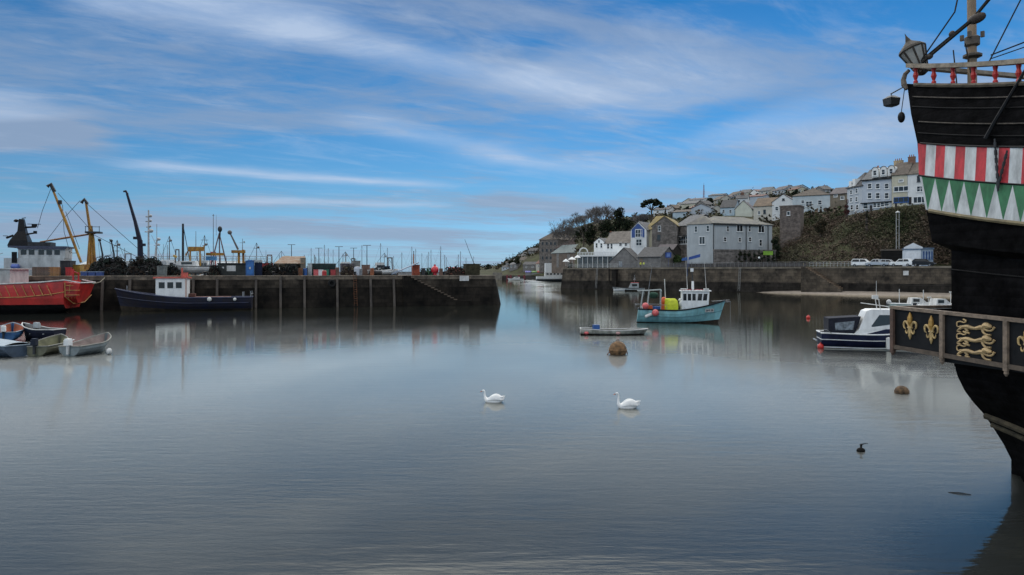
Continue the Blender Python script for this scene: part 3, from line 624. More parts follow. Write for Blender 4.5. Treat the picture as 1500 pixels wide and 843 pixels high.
b = MB(); b.box((0, 0, 0), (.95, .36, .03)); o = b.build('number_board', offwhite, tb); o.matrix_local = mm
me = text_mesh('BM 28', .30); me.materials.clear(); me.materials.append(black); o2_ = bpy.data.objects.new('lettering', me); COL.objects.link(o2_); o2_.parent = o; o2_.location = (0, 0, .022)

# ---------------------------------------------------------------- low flat skiff
sk = thing('skiff', 'low white weathered workboat skiff lying behind the rusty round buoy', 'boat', G(897, 61.5), R(-3))
f = hull_fn(5.3, 1.7, (.50, .40, .50), .2, .9, .45, .5, bowpow=5)
hull_mesh(f, (0, .25, .45, .6, .8, 1), split=[(0, 1), (.45, 0)], inner=(.06, .3, 2)).build('hull', [M('dirty_white', (.42, .42, .36), .8, .35, 2, .1, streak=.5), antifoul, M('skiff_inside', (.12, .12, .10), .9, .3)], sk)
gunwale(f, .045, 'gunwale', offwhite, sk)
for x in (-1.2, .2, 1.5): b = MB(); b.box((x, 0, .28), (.25, 1.3, .05)); b.build('thwart', offwhite, sk)
b = MB(); b.box((-1.35, .1, .55), (.5, .5, .5), .2); b.build('crate', bluepaint, sk)
for x, m in ((-2.2, pink), (.4, M('faded_pink', (.5, .3, .28), .6))): b = MB(); b.ball((x, -.85, .18), .2, .12, .12); b.build('fender', m, sk)
b = MB(); b.ball((0, 0, .12), .2); b.build('mooring_float', redbuoy, None); o = bpy.data.objects['mooring_float']; o.location = G(853, 62.5, 0); tag(o, 'small dark red mooring float at the end of the white skiff', 'buoy')
# ---------------------------------------------------------------- rusty round buoy
by = thing('mooring_buoy', 'large round rusty mooring buoy floating in front of the skiff', 'buoy', G(905, 46.6), .4)
b = MB(); b.ball((0, 0, .28), .56, .56, .56, 20, 14); b.smooth = True; b.lathe([(.57, .22), (.585, .25), (.585, .31), (.57, .34)], n=20); b.build('float', M('rusty_weed', (.20, .11, .05), .9, .5, 3.5, .5, col2=(.035, .025, .012)), by)
b = MB(); b.path([(.08*math.cos(a), 0, .86+.08*math.sin(a)) for a in [k*math.pi/6 for k in range(13)]], .02, 6); b.path([(-.56, 0, .2), (-.72, 0, .08), (-.75, .1, -.1)], .03, 6); b.path([(.56, 0, .2), (.68, 0, .15), (.7, 0, -.1)], .03, 6); b.build('shackle', rust, by)
# other floats
def small_buoy(px, Y, r, m, label):
    b = MB(); b.ball((0, 0, r*.45), r, r, r*1.05); b.tube((0, 0, r*1.4), (0, 0, r*1.9), r*.18); o = b.build('marker_buoy', m); o.location = G(px, Y); tag(o, label, 'buoy'); return o
small_buoy(1184, 83, .22, redbuoy, 'tiny red marker buoy alone on dark water between the two fishing craft')
small_buoy(1202, 50.5, .21, redbuoy, 'bright red ball buoy at the stern of the navy cabin cruiser')
b = MB(); b.ball((0, 0, .05), .30, .3, .27, 14, 10); o = b.build('weedy_float', M('brown_float', (.17, .10, .05), .9, .5, 4, .4, col2=(.02, .015, .01))); o.location = G(1321, 31.7); tag(o, 'brown half sunk float in front of the gilded gallery', 'float')
b = MB(); b.ball((0, 0, .02), .13, .09, .09, 10, 6); b.path([(0, 0, .05), (.01, 0, .16), (.0, 0, .2)], [.02, .03, .04], 6); b.path([(0, 0, .2), (.12, .02, .215), (.22, .03, .23)], [.02, .012, .008], 6); o = b.build('driftwood', M('black_wood', (.012, .011, .010), .8, .3)); o.location = G(1261, 21.4); tag(o, 'small black lump of driftwood with a bent twig standing up', 'driftwood')
b = MB(); b.path([(-.2, .1, .0), (0, 0, .02), (.22, -.1, .01)], [.008, .016, .008], 5); o = b.build('floating_twig', MATS['black_wood']); o.location = G(1405, 17.3); tag(o, 'thin dark twig floating flat beside the black hull', 'twig')

# ---------------------------------------------------------------- dinghies at the left
def outboard(parent, x, z, m1, m2, y=0):
    b = MB(); b.box((x, y, z+.35), (.42, .28, .34)); b.box((x+.02, y, z+.55), (.34, .24, .1)); b.mat(1); b.box((x-.02, y, z-.05), (.14, .12, .65)); b.box((x+.2, y, z+.22), (.14, .22, .2)); b.path([(x+.2, y, z+.4), (x+.6, y+.05, z+.5)], .025, 5); return b.build('outboard_motor', [m1, m2], parent)
def dinghy(label, px, Y, rz, L, B, fb, mo, mi_, mg, motor=None, cover=None, thw=2, full=.45):
    r = thing('dinghy', label, 'dinghy', G(px, Y), rz, 'dinghies moored by the red trawler')
    f = hull_fn(L, B, fb, .18, .74, .3, full, bowpow=3.4)
    hull_mesh(f, (0, .3, .5, .75, 1), inner=(.05, .3, 1)).build('hull', [mo, mi_], r); gunwale(f, .04, 'gunwale', mg, r)
    for i in range(thw): b = MB(); x = -L*.22+i*L*.34; b.box((x, 0, fb[1]*.62), (.22, B*.86, .04)); b.build('thwart', mg, r)
    if motor: outboard(r, -L/2-.1, fb[0]-.1, *motor)
    if cover:
        b = MB(); b.smooth = True; b.loft([[ (lambda p, k: Vector((p.x, p.y*k, p.z+.02+.16*(1-k*k))))(f(.01+.97*i/14, 1), k) for k in (-1.02, -.7, -.35, 0, .35, .7, 1.02)] for i in range(15)], caps=False, closed=False); b.build('cover', cover, r)
    return r
dinghy('olive green open dinghy with a dark outboard motor', 70, 47.5, R(99), 3.4, 1.95, (.58, .62, 1.05), M('olive_hull', (.15, .15, .10), .8, .3), M('olive_inside', (.15, .15, .085), .8, .3), M('grey_gunwale', (.24, .24, .21), .75, .3), (M('navy_cowl', (.02, .025, .04), .4), dsteel))
dinghy('pale pink dinghy with a white outboard and a round white fender', 129, 47.5, R(83), 3.4, 1.95, (.58, .65, 1.15), M('pale_grey_hull', (.20, .235, .24), .7, .25), M('pink_inside', (.25, .195, .175), .7, .25), M('grey_gunwale', (.34, .34, .30)), (white, offwhite))
b = MB(); b.ball((0, 0, .2), .16, .16, .2); o = b.build('fender', offwhite); o.location = G(160, 46.6); tag(o, 'round white fender floating against the pale pink dinghy', 'fender')
dinghy('blue grey dinghy closed with a stretched pale blue cover', 3, 46.3, R(150), 3.9, 2.2, (.7, .7, .95), M('slate_blue_hull', (.06, .09, .13), .6, .3), MATS['pale_grey_hull'], M('pale_blue_trim', (.25, .32, .38), .6), None, M('pale_blue_cover', (.27, .33, .38), .6, .2, 2))
dinghy('navy open boat with white gunwale and a small grey outboard', 62, 56.5, R(168), 3.2, 1.6, (.85, .85, 1.3), M('dull_navy_hull', (.012, .015, .03), .6, .3), M('grey_inside', (.2, .2, .2), .8), offwhite, None, None)
o = [c for c in bpy.data.objects if c.name.startswith('dinghy')][-1]; outboard(o, .5, .75, M('pale_grey_cowl', (.4, .43, .44), .5), dsteel)
dinghy('bright blue dinghy with orange inside and a white engine cowl', 12, 56, R(115), 3.4, 2.0, (.75, .8, 1.25), M('bright_blue_hull', (.03, .11, .26), .6, .3), M('orange_inside', (.34, .10, .05), .8, .3), M('pale_blue_trim', (.25, .32, .38)), (white, dsteel))

# ---------------------------------------------------------------- navy cabin cruiser beside the galleon
cr = thing('cabin_cruiser', 'navy and white cabin cruiser with a dark stern canopy behind the gilded gallery', 'motor boat', G(1280, 50.5), R(-14))
f = hull_fn(7.0, 2.6, (1.05, 1.0, 1.5), .4, .85, .8, .45, bowpow=2.4)
hull_mesh(f, (0, .27, .31, .36, .5, .68, .72, .9, 1), split=[(0, 1), (.31, 2), (.36, 0), (.68, 2), (.72, 0)], deck=(.1, 2)).build('hull', [navy, black, white], cr); gunwale(f, .05, 'rub_rail', white, cr)
gunwale(f, .025, 'trim_line', white, cr, .31, out=.015, t0=.01)
b = MB(); y = 1.02
def cab(y0, y1, k=.86):
    prof = [(-1.55, .95), (-1.15, 1.3), (-.65, 2.55), (-.35, 2.68), (1.5, 2.68), (1.75, 2.62), (2.55, 1.75), (3.0, 1.35), (3.0, .95)]
    return [[Vector((x, s*(y0 if z < 1.7 else y0*k), z)) for x, z in prof] for s in (-1, 1)]
b.loft(cab(y, y)); cabin = b.build('cabin', white, cr)
for s in (-1, 1):
    b = MB(); w_ = [(-.42, 1.48), (.95, 1.72), (1.1, 2.32), (.15, 2.32)]; b.loft([[Vector((x, s*(y*.93+.03-.055*(z-1.5)), z)) for x, z in w_], [Vector((x, s*(y*.93-.12-.05*(z-1.5)), z)) for x, z in w_]]); b.build('window', glass, cabin)
    b = MB(); w_ = [(1.3, 1.75), (2.1, 1.75), (1.7, 2.35), (1.4, 2.4)]; b.loft([[Vector((x, s*(y*.93+.03-.055*(z-1.5)), z)) for x, z in w_], [Vector((x, s*(y*.93-.12-.05*(z-1.5)), z)) for x, z in w_]]); b.build('window', glass, cabin)
    b = MB(); b.prism([(-.95, .95), (3.0, .95), (3.0, 1.38), (.55, 1.38)], s*(y+.012), s*(y-.02)); b.build('side_panel', navy, cabin)
    b = MB(); b.lathe([(.1, 0), (.17, .0), (.17, .03), (.1, .03)], (0, 0, 0), 14); o = b.build('porthole', white, cabin); o.rotation_euler = (R(90)*s, 0, 0); o.location = (1.55, s*(y+.015), 1.17)
b = MB(); b.box((2.12, 0, 2.14), (.03, 1.4, .7), 0, R(-43)); b.build('windscreen', glass, cabin)
b = MB(); b.loft([[Vector((x, -.98, z)) for x, z in ((-3.05, .98), (-3.05, 2.05), (-1.0, 2.2), (-1.3, 1.3), (-1.45, .98))], [Vector((x, .98, z)) for x, z in ((-3.05, .98), (-3.05, 2.05), (-1.0, 2.2), (-1.3, 1.3), (-1.45, .98))]]); b.build('canopy', M('navy_canvas', (.02, .022, .032), .8, .3, 4, .2), cr)
b = MB(); b.loft([[Vector((x, -1.0, z)) for x, z in ((-2.6, 1.25), (-2.65, 1.75), (-1.4, 1.9), (-1.5, 1.3))], [Vector((x, -.985, z)) for x, z in ((-2.6, 1.25), (-2.65, 1.75), (-1.4, 1.9), (-1.5, 1.3))]]); b.build('canopy_window', M('clear_vinyl', (.22, .25, .28), .2, .5, 3), cr)
b = MB(); b.tube((.3, -.5, 2.65), (.2, -.5, 3.35), .03); b.tube((.3, .5, 2.65), (.2, .5, 3.35), .03); b.tube((.2, -.6, 3.35), (.2, .6, 3.35), .03); b.tube((.2, .2, 3.35), (.2, .2, 4.6), .015); b.box((.05, -.1, 3.5), (.35, .35, .25)); b.ball((.8, -.6, 3.2), .16); b.path([(-.9, -.3, 3.1), (.6, -.3, 2.9), (1.4, -.3, 2.7)], .03, 5); b.build('radar_arch', offwhite, cr)
b = MB(); fender(b, (.6, -1.42, .45), .16, .85); b.build('fender', offwhite, cr)
b = MB(); b.path([(-3.6, -1.1, 1.0), (-3.6, -1.1, 1.25), (-3.2, -1.2, 1.3), (-2.9, -1.2, 1.05)], .02, 5); b.path([(-3.75, -.8, .5), (-3.75, .8, .5)], .05, 6); b.path([(3.0, -.9, 1.3), (3.1, -.8, 1.8), (4.0, 0, 2.1), (3.1, .8, 1.8)], .02, 5); b.build('guard_rail', steel, cr)
# ---------------------------------------------------------------- stone pier across the left half
PA = Vector((-2.4, 119, 0)); PRX = Vector((.9524, .3049, 0)); PRY = Vector((-.3049, .9524, 0)); PRZ = math.atan2(.3049, .9524); DK = 4.70
def pier_x(px, y=0.):
    a = (px-CX)/F; return (a*(PA.y+y*PRY.y)-PA.x-y*PRY.x)/(PRX.x-a*PRX.y)
def pier_pt(px, y=0., z=DK):
    q = PA+PRX*pier_x(px, y)+PRY*y; return Vector((q.x, q.y, z))
wetstone = M('wet_harbour_stone', (.050, .041, .032), .85, .5, .5, .9, col2=(.005, .0045, .004), streak=.25, spec=.15, brick=(1.3, .55, .35))
drystone = M('coping_stone', (.17, .135, .10), .85, .4, .9, .3, col2=(.055, .045, .034), brick=(1.8, .9, .5))
pier = thing('stone_pier', 'dark stone harbour pier with timber fender posts across the left half of the water', 'pier', PA, PRZ)
b = MB()
def ring(x0, x1, z, o): # plan outline with rounded seaward corner, offset o outward
    pts = [(x0, -o)]
    pts += [(x1-1.6+(1.6+o)*math.sin(a), 1.6-(1.6+o)*math.cos(a)) for a in [R(15*k) for k in range(7)]]
    pts += [(x1+o, 12.4), (x1-1.5, 14+o), (x0, 14+o)]; return [Vector((x, y, z)) for x, y in pts]
b.loft([ring(-110, 0, z, o) for z, o in ((2.9, .40), (3.5, .27), (4.1, .12))]); b.mat(1); b.loft([ring(-110, 0, z, o) for z, o in ((-1.5, 1.15), (0, 1.0), (1.5, .72), (2.897, .41))]); b.build('wall', [wetstone, M('tidal_weed_stone', (.022, .018, .014), .9, .5, .6, .9, col2=(.004, .0038, .0034), streak=.3, spec=.15, brick=(1.3, .55, .4))], pier)
b = MB(); b.loft([ring(-110, 0, z, o) for z, o in ((4.102, .16), (4.66, .15), (4.70, .05))]); b.build('coping', drystone, pier)
pw = M('fender_timber', (.085, .070, .058), .85, .4, 1.5, .3, col2=(.04, .034, .03), streak=.7)
for px in (60, 150, 190, 283, 318, 375, 411, 446, 494, 543, 577):
    x = pier_x(px, -.6); b = MB(); h = 4.66 if px in (411, 446) else 4.25
    b.loft([[Vector((x-.16, y0, z)), Vector((x+.16, y0, z)), Vector((x+.16, y0+.35, z)), Vector((x-.16, y0+.35, z))] for z, y0 in ((-1, -1.45), (0, -1.34), (3, -.72), (h, -.5))]); b.build('fender_post', pw, pier)
b = MB(); x0 = pier_x(596, -.8); x1 = pier_x(668, -.8); nst = 15; pts = [(x0-.6, 4.68)]
for i in range(nst): xa = lerp(x0, x1, i/nst); xb = lerp(x0, x1, (i+1)/nst); z = lerp(4.68, .7, (i)/nst); z2 = lerp(4.68, .7, (i+1)/nst); pts += [(xb, z), (xb, z2)]
pts += [(x1+2.2, .7), (x1+2.2, -1.2), (x0-.6, -1.2)]
b.mat(1); b.prism(pts, -1.35, .05); b.mat(0)
for i in range(nst): xa = lerp(x0, x1, i/nst); xb = lerp(x0, x1, (i+1)/nst); z = lerp(4.68, .7, i/nst); b.box2(xa+.02, -1.44, z-.12, xb+.04, -.2, z+.03)
b.build('stairway', [M('stair_stone', (.12, .09, .065), .9, .5, 1.6, .5, col2=(.025, .02, .016)), MATS['tidal_weed_stone']], pier)
sg = MB(); sg.box2(-.75, -.03, -.4, .75, .03, .4); o = sg.build('notice_board', offwhite); o.location = pier_pt(680, -.25, 4.22); o.rotation_euler = (0, 0, PRZ); tag(o, 'plain white notice board fixed to the pier end above the steps', 'sign')
b = MB(); b.lathe([(.3, -.12), (.52, -.13), (.58, 0), (.52, .13), (.3, .12), (.26, 0), (.3, -.12)], n=18); o = b.build('tyre', rubber); o.location = pier_pt(486, -.7, 3.55); o.rotation_euler = (R(90), 0, PRZ); tag(o, 'old black tyre hung on the pier wall as a fender', 'tyre')
# mooring rope from the red trawler to the quay
b = MB(); p0, p1, p2 = P(136, 416, 93), P(156, 405, 103), P(185, 428, 103); b.path([p0, p0.lerp(p1, .5)-Vector((0, 0, .3)), p1], .07, 6); b.path([p1, P(163, 417, 103), P(172, 427, 102.6), p2], .05, 6); o = b.build('mooring_rope', rope); tag(o, 'pale mooring rope running from the red trawler up to the quay edge', 'rope')

# ---------------------------------------------------------------- red trawler
rt = thing('red_trawler', 'red fishing trawler with yellow outlined stern moored below the pier', 'trawler', G(26, 94.5), R(9))
# stern points to the right (+x); hull by lofted sections
redh = M('red_hull', (.46, .020, .016), .5, .25, .8, .08, streak=.6, col2=(.24, .016, .012)); cream = M('yellow_trim', (.50, .26, .08), .6, .3, 3)
b = MB(); secs = []
for x, wd, zb, zs in ((-14, 3.0, -1, 4.0), (-6, 3.1, -1, 3.6), (0, 3.1, -1, 3.7), (4, 3.0, -.6, 3.9), (6.5, 2.7, .6, 4.15)):
    zz_ = [zb, max(zb+.05, .5), max(zb+.1, 1.12), max(zb+.6, 1.9), 2.7, 3.2, zs]; kk_ = [.3, .78, .93, .985, 1, 1, .98]
    secs.append([Vector((x, -wd*k, z)) for k, z in zip(kk_, zz_)]+[Vector((x, wd*k, z)) for k, z in zip(kk_[::-1], zz_[::-1])])
b.loft(secs)
for i, f_ in enumerate(b.f): b.mi[i] = 1 if len(f_) == 4 and max(j % 14 if j % 14 < 7 else 13-j % 14 for j in f_) <= 2 else 0
b.build('hull', [redh, black], rt)
# transom stern: raked plate, wider at the top
b = MB(); b.loft([[Vector((6.5, y, z)) for y, z in ((-2.6, 3.9), (-2.5, 2.0), (-1.2, .95), (1.2, .95), (2.5, 2.0), (2.6, 3.9))], [Vector((8.6-.12*abs(y)-(3.9-z)*.35, y, z*.97)) for y, z in ((-2.3, 3.9), (-2.2, 2.2), (-1.1, 1.3), (1.1, 1.3), (2.2, 2.2), (2.3, 3.9))]]); b.build('transom', redh, rt)
b = MB()
for x in range(-9, 6): 
    if x not in (-6, -3, -2): b.tube((x*.95, -3.12, 3.55), (x*.95+.55, -3.10, 2.25), .045)
for x0, x1 in ((-6.3, -5.2), (-3.3, -2.2), (-2.0, -.9)):
    for z in (2.55, 3.05): b.tube((x0, -3.13, z), (x1, -3.13, z), .04)
    for x in (x0, x1): b.tube((x, -3.13, 2.55), (x, -3.13, 3.05), .04)
b.path([(-14, -3.14, 2.0), (-4, -3.16, 1.95), (2, -3.12, 2.1), (5, -2.98, 2.4), (6.6, -2.66, 2.7)], .06, 6)
for z0, z1 in ((3.5, 3.6), (2.9, 3.0), (2.3, 2.4)): b.tube((6.7, -2.6, z0), (8.2, -2.15, z1-.1), .05)
b.path([(6.65, -2.62, 3.9), (6.65, -2.55, 2.1), (7.2, -1.5, 1.2), (7.7, .6, 1.3), (8.0, 2.0, 2.2)], .06, 6)
for k in range(3): b.tube((7.2+.4*k, -2.48+.12*k, 3.7), (6.95+.3*k, -2.3+.15*k, 1.9), .04)
b.build('bulwark_ribs', cream, rt)
b = MB()
for x0, x1 in ((-6.3, -5.2), (-3.3, -2.2), (-2.0, -.9)): b.box2(x0+.06, -3.115, 2.6, x1-.06, -3.0, 3.0)
b.build('freeing_port', black, rt)
b = MB(); b.path([(-14, -3.0, 4.05), (-6, -3.1, 3.65), (0, -3.1, 3.75), (4, -3.0, 3.95), (6.6, -2.7, 4.2)], .09, 6); b.path([(6.6, -2.7, 4.2), (8.4, -2.2, 3.85), (8.4, 2.2, 3.85), (6.6, 2.7, 4.2)], .08, 6); b.build('top_rail', offwhite, rt)
b = MB(); b.box2(-14, -2.4, 3.2, .2, 2.4, 5.55); b.box2(-14.2, -2.6, 5.552, .5, 2.6, 5.68); dkh = b.build('deckhouse', M('grey_white_paint', (.46, .47, .46), .6, .25, 1, .1, streak=.5), rt)
b = MB(); b.box2(-3.2, -2.43, 4.3, -2.1, -2.39, 4.9); b.build('window', glass, dkh)
b = MB(); b.tube((-2.6, -1.5, 5.68), (-2.6, -1.5, 9.3), .12, .09, 8); b.box((-3.4, -1.6, 6.6), (.6, .6, 1.9)); b.build('mast', M('pale_green_paint', (.38, .44, .41), .6), rt)
b = MB(); b.tube((6.9, -.8, 3.7), (6.9, -.8, 5.6), .12, .1, 8); b.tube((6.9, .8, 3.7), (6.9, .8, 5.2), .1, .1, 8); b.tube((6.9, -.8, 5.3), (6.9, .8, 5.0), .08); b.build('stern_gallows', red, rt)
# ---------------------------------------------------------------- dark blue trawler
bt = thing('blue_trawler', 'dark blue fishing boat with small white wheelhouse and red roof against the pier', 'fishing boat', G(275, 100.6), R(197.8-2))
f = hull_fn(16.6, 4.2, (1.75, 1.75, 3.0), .8, .82, 1.0, .35, bowpow=2.4)
rustyred = M('rusty_bulwark', (.13, .05, .035), .8, .4, 1.5)
hull_mesh(f, (0, .2, .3, .4, .55, .7, .85, 1), split=[(0, 1), (.4, 0)], deck=(.55, 2)).build('hull', [M('dark_navy_hull', (.011, .013, .028), .5, .4, 1, .1, streak=.7, col2=(.02, .018, .022)), antifoul, rust], bt)
gunwale(f, .10, 'rub_rail', M('dull_navy', (.03, .04, .085), .5, .3), bt); gunwale(f, .05, 'trim_line', M('dull_navy', (.03, .04, .085)), bt, .72, out=.03, t0=.02)
z0 = 1.6; wx = f.L*.5-6.4
b = MB(); b.box2(wx-2.0, -1.2, z0, wx+1.9, 1.2, z0+2.75); wh = b.build('wheelhouse', white, bt)
b = MB(); b.box2(wx-2.2, -1.35, z0+2.752, wx+2.2, 1.35, z0+2.95); b.build('roof', M('faded_red_roof', (.50, .10, .07), .6, .25, 2), wh)
for s in (-1, 1):
    for i in range(3): b = MB(); b.box((wx+1.15-1.05*i, s*1.205, z0+1.85), (.72, .05, .8)); b.build('window', glass, wh)
    b = MB(); b.box((wx-1.85, s*1.21, z0+1.4), (.1, .06, 2.6)); b.build('door_frame', M('orange_trim', (.45, .16, .06), .6), wh)
for y in (-.7, 0, .7): b = MB(); b.box((wx+1.905, y, z0+1.9), (.05, .55, .7)); b.build('window', glass, wh)
b = MB(); b.tube((wx-1.2, 0, z0+2.95), (wx-1.2, 0, z0+4.2), .12, .1, 8); b.box((wx-1.6, .6, z0+3.25), (.8, .7, .6)); b.build('exhaust_stack', MATS['faded_red_roof'], bt)
b = MB(); b.box2(-5.5, -1.2, 1.25, -1.0, 1.2, 1.85); b.box2(-1, -.4, 1.25, -.2, .4, 2.3); b.build('hatch', rustyred, bt)
b = MB(); b.path([(-8.3, -1.7, 2.2), (-8.35, 0, 2.25), (-8.3, 1.7, 2.2)], .06, 6); b.tube((-8.2, 1.5, 1.6), (-8.2, 1.5, 2.6), .06); b.tube((-8.2, -1.5, 1.6), (-8.2, -1.5, 2.6), .06); b.tube((7.5, 0, 2.4), (7.5, 0, 3.4), .08); b.tube((-7.2, .6, 1.5), (-7.2, .6, 2.5), .15, .15, 8); b.build('guard_rail', steel, bt)
b = MB(); b.ball((-3.0, 2.15, 1.55), .3, .2, .3); b.build('fender', offwhite, bt); b = MB(); b.ball((-6.2, 2.05, 1.5), .22, .2, .22); b.build('fender', offwhite, bt)

# ---------------------------------------------------------------- goods on the pier
def deckbox(name, label, cat, px0, px1, ytop, y, d, mat, extra=None, group=None):
    a, c = pier_x(px0, y), pier_x(px1, y); mid = pier_pt((px0+px1)/2, y); w = c-a; top = Zat(ytop, mid.y); h = max(.25, top-DK)
    r = thing(name, label, cat, (mid.x, mid.y, DK), PRZ, group); b = MB()
    b.box2(-w/2, 0, 0, w/2, d, h); 
    return r, b, w, h, d
def container(label, px0, px1, ytop, y, d, mat, lidm=None, cat='container', name='storage_container'):
    r, b, w, h, d = deckbox(name, label, cat, px0, px1, ytop, y, d, mat); b.build('body', mat, r)
    b = MB()
    n = max(2, int(w/.35))
    for i in range(n): b.box2(-w/2+w*(i+.25)/n, -.04, .08, -w/2+w*(i+.65)/n, -.003, h-.08)
    b.build('corrugation', mat, r); b = MB(); b.box2(-w/2-.04, -.06, h+.003, w/2+.04, d+.04, h+.09); b.build('lid', lidm or mat, r); return r
def heap(name, label, px0, px1, ytop, y, d, mat, n, sz, cat, seed, mats=None, group=None):
    """a heap of tangled pots and netting: many small hoops and lumps piled in a mound"""
    a, c = pier_x(px0, y), pier_x(px1, y); mid = pier_pt((px0+px1)/2, y+d/2); w = c-a; h = Zat(ytop, mid.y)-DK; rnd = random.Random(seed)
    r = thing(name, label, cat, (mid.x, mid.y, DK), PRZ, group)
    b = MB(); core = []
    for i in range(9):
        x = -w/2+w*i/8; hh = h*.72*(1-abs(2*i/8-1)**4)*(.8+.3*rnd.random()); core.append([Vector((x, yy*d/2, zz*max(hh, .1))) for yy, zz in ((-1, 0), (-.8, .6), (-.3, 1), (.3, 1), (.8, .6), (1, 0))])
    b.loft(core)
    for i in range(n):
        x = rnd.uniform(-w/2, w/2); e = 1-abs(2*x/w)**4; yy = rnd.uniform(-d/2, d/2); zt = h*e*(1-abs(2*yy/d)**3)*rnd.uniform(.55, 1.0)+.1
        b.mat(rnd.randrange(len(mats)) if mats else 0); s = sz*rnd.uniform(.6, 1.2)
        if rnd.random() < .55:
            rz, ry = rnd.uniform(0, 6), rnd.uniform(-.8, .8); q = Matrix.Rotation(rz, 3, 'Z') @ Matrix.Rotation(ry, 3, 'Y')
            b.path([Vector((x, yy, zt))+q @ Vector((s*math.cos(k*math.pi/4), 0, s*.8*math.sin(k*math.pi/4))) for k in range(7)], .05, 4)
        else: b.box((x, yy, zt-s*.3), (s, s*.8, s*.6), rnd.uniform(0, 3), rnd.uniform(-.4, .4))
    b.build('pots', mats or [mat], r); return r
netm = [M('black_net', (.012, .012, .012), .95, .4, 6, .4), M('dark_brown_net', (.03, .022, .017), .95, .4, 6, .4), M('dull_green_net', (.02, .03, .024), .95, .4, 6, .4), M('grey_net', (.05, .05, .05), .95, .4, 6)]
heap('pot_heap', 'tall black heap of lobster pots and nets on the pier beside the yellow booms', 130, 190, 378, 2.5, 6, netm[0], 330, .45, 'pot heap', 1, netm)
heap('pot_heap', 'long dark heap of tangled fishing gear below the leaning dark crane', 185, 243, 379, 2.5, 6, netm[0], 330, .45, 'pot heap', 2, netm)
heap('pot_heap', 'low dark heap of pots beside the blue cabin', 383, 409, 388, 2.5, 4, netm[0], 130, .4, 'pot heap', 3, netm)
heap('pot_heap', 'dark stack of pots under the rusty roofed store', 408, 440, 389.5, 1.4, 1.6, netm[0], 130, .35, 'pot heap', 4, netm)
heap('net_pile', 'low pile of dull nets between the grey skip and the white bin', 500, 522, 389, 3, 3, netm[1], 90, .35, 'net pile', 5, [netm[1], netm[3], M('ochre_net', (.12, .10, .06), .9)])
heap('net_pile', 'reddish brown net pile beside the dark gear crate near the pier end', 652, 682, 391, 3, 3, netm[1], 110, .35, 'net pile', 6, [netm[1], M('red_brown_net', (.12, .04, .025), .9), netm[0]])
heap('net_pile', 'small heap of green nets in front of the red ball buoy', 616, 634, 394, 2.2, 2, netm[2], 60, .3, 'net pile', 9, [netm[2], M('bright_green_net', (.03, .12, .06), .9)])
# pallets
def pallet_mesh(m):
    b = MB()
    for i in range(7): b.box((-.52+.173*i, 0, .115), (.11, 1.0, .022))
    for y in (-.44, 0, .44): b.box((0, y, .05), (1.2, .09, .10))
    b.box((0, -.495, .115), (1.2, .02, .024)); b.box((0, -.495, .012), (1.2, .02, .024)); return b.mesh('pallet', m)
pm1, pm2 = pallet_mesh(M('brown_pallet_wood', (.15, .10, .07), .85, .3, 4)), pallet_mesh(M('orange_pallet_wood', (.36, .18, .06), .85, .3, 4))
for k, (px, me, nm, yo) in enumerate([(56, pm1, 'brown', 1.6), (68, pm1, 'brown', 1.6), (80, pm2, 'orange', 1.6)]):
    nst_ = 9
    for i in range(nst_):
        o = bpy.data.objects.new('pallet', me); COL.objects.link(o); p = pier_pt(px, yo); o.location = (p.x, p.y, DK+.135*i); o.rotation_euler = (0, 0, PRZ+random.uniform(-.03, .03))
        pos = 'topmost' if i == nst_-1 else ('bottom' if i == 0 else None)
        where = ['in the stack furthest from the booms', 'in the middle stack', 'in the stack nearest the yellow booms'][k]
        tag(o, f'{pos} {nm} pallet {where}' if pos else f'{nm} wooden pallet inside the pile {where}', 'pallet', f'{nm} pallets piled {where}')
container('tall dark grey skip beside the orange pallets', 88, 103, 383, 3.5, 3, M('dark_skip', (.045, .045, .05), .7, .3), name='skip', cat='skip')
container('yellow tank box standing behind the red bin', 104, 117, 389, 5, 2.5, M('yellow_tank', (.45, .26, .03), .6, .3, 2), name='tank', cat='tank')
container('narrow red bin on the quay between pallets and yellow tank', 96, 103, 393, 1.6, 1, red, name='bin', cat='bin')
for i, (a, c) in enumerate([(118, 128), (129, 139), (140, 150)]):
    r, b, w_, h_, d_ = deckbox('fish_box', ['blue fish box at the foot of the yellow booms', 'blue fish box in the middle of its row beneath the booms', 'blue fish box nearest the tall black pot heap'][i], 'fish box', a, c, 399, 1.3, 1.0, bluepaint, group='blue fish boxes'); b.build('body', M('blue_plastic', (.03, .07, .24), .5, .25), r)
    b = MB(); b.box2(-w_/2-.05, -.06, h_+.002, w_/2+.05, d_+.05, h_+.1); b.build('rim', M('pale_blue_plastic', (.2, .28, .42), .5), r)
container('white topped grey cabin unit behind the dark blue boat', 230, 244, 391, 1.2, 2, M('grey_green_box', (.16, .18, .17), .7, .3), name='cabinet', cat='cabinet')
r, b, w_, h_, d_ = deckbox('cabin', 'long dark work cabin with a white panel on the pier', 'cabin', 319, 360, 387, 3, 2.5, None); b.build('wall', M('dark_cabin', (.05, .055, .052), .7, .3, 1, .1), r)
b = MB(); b.box2(-w_/2-.1, -.15, h_+.003, w_/2+.1, d_+.1, h_+.14); b.build('roof', dsteel, r); b = MB(); b.box2(-w_*.18, -.035, h_*.38, w_*.14, -.003, h_*.86); b.build('panel', offwhite, r)
r, b, w_, h_, d_ = deckbox('portable_cabin', 'bright blue upright portable toilet cabin on the pier', 'portable cabin', 360, 372, 383, 1.5, 1.2, None); b.build('wall', M('blue_cabin', (.03, .12, .34), .5, .2), r)
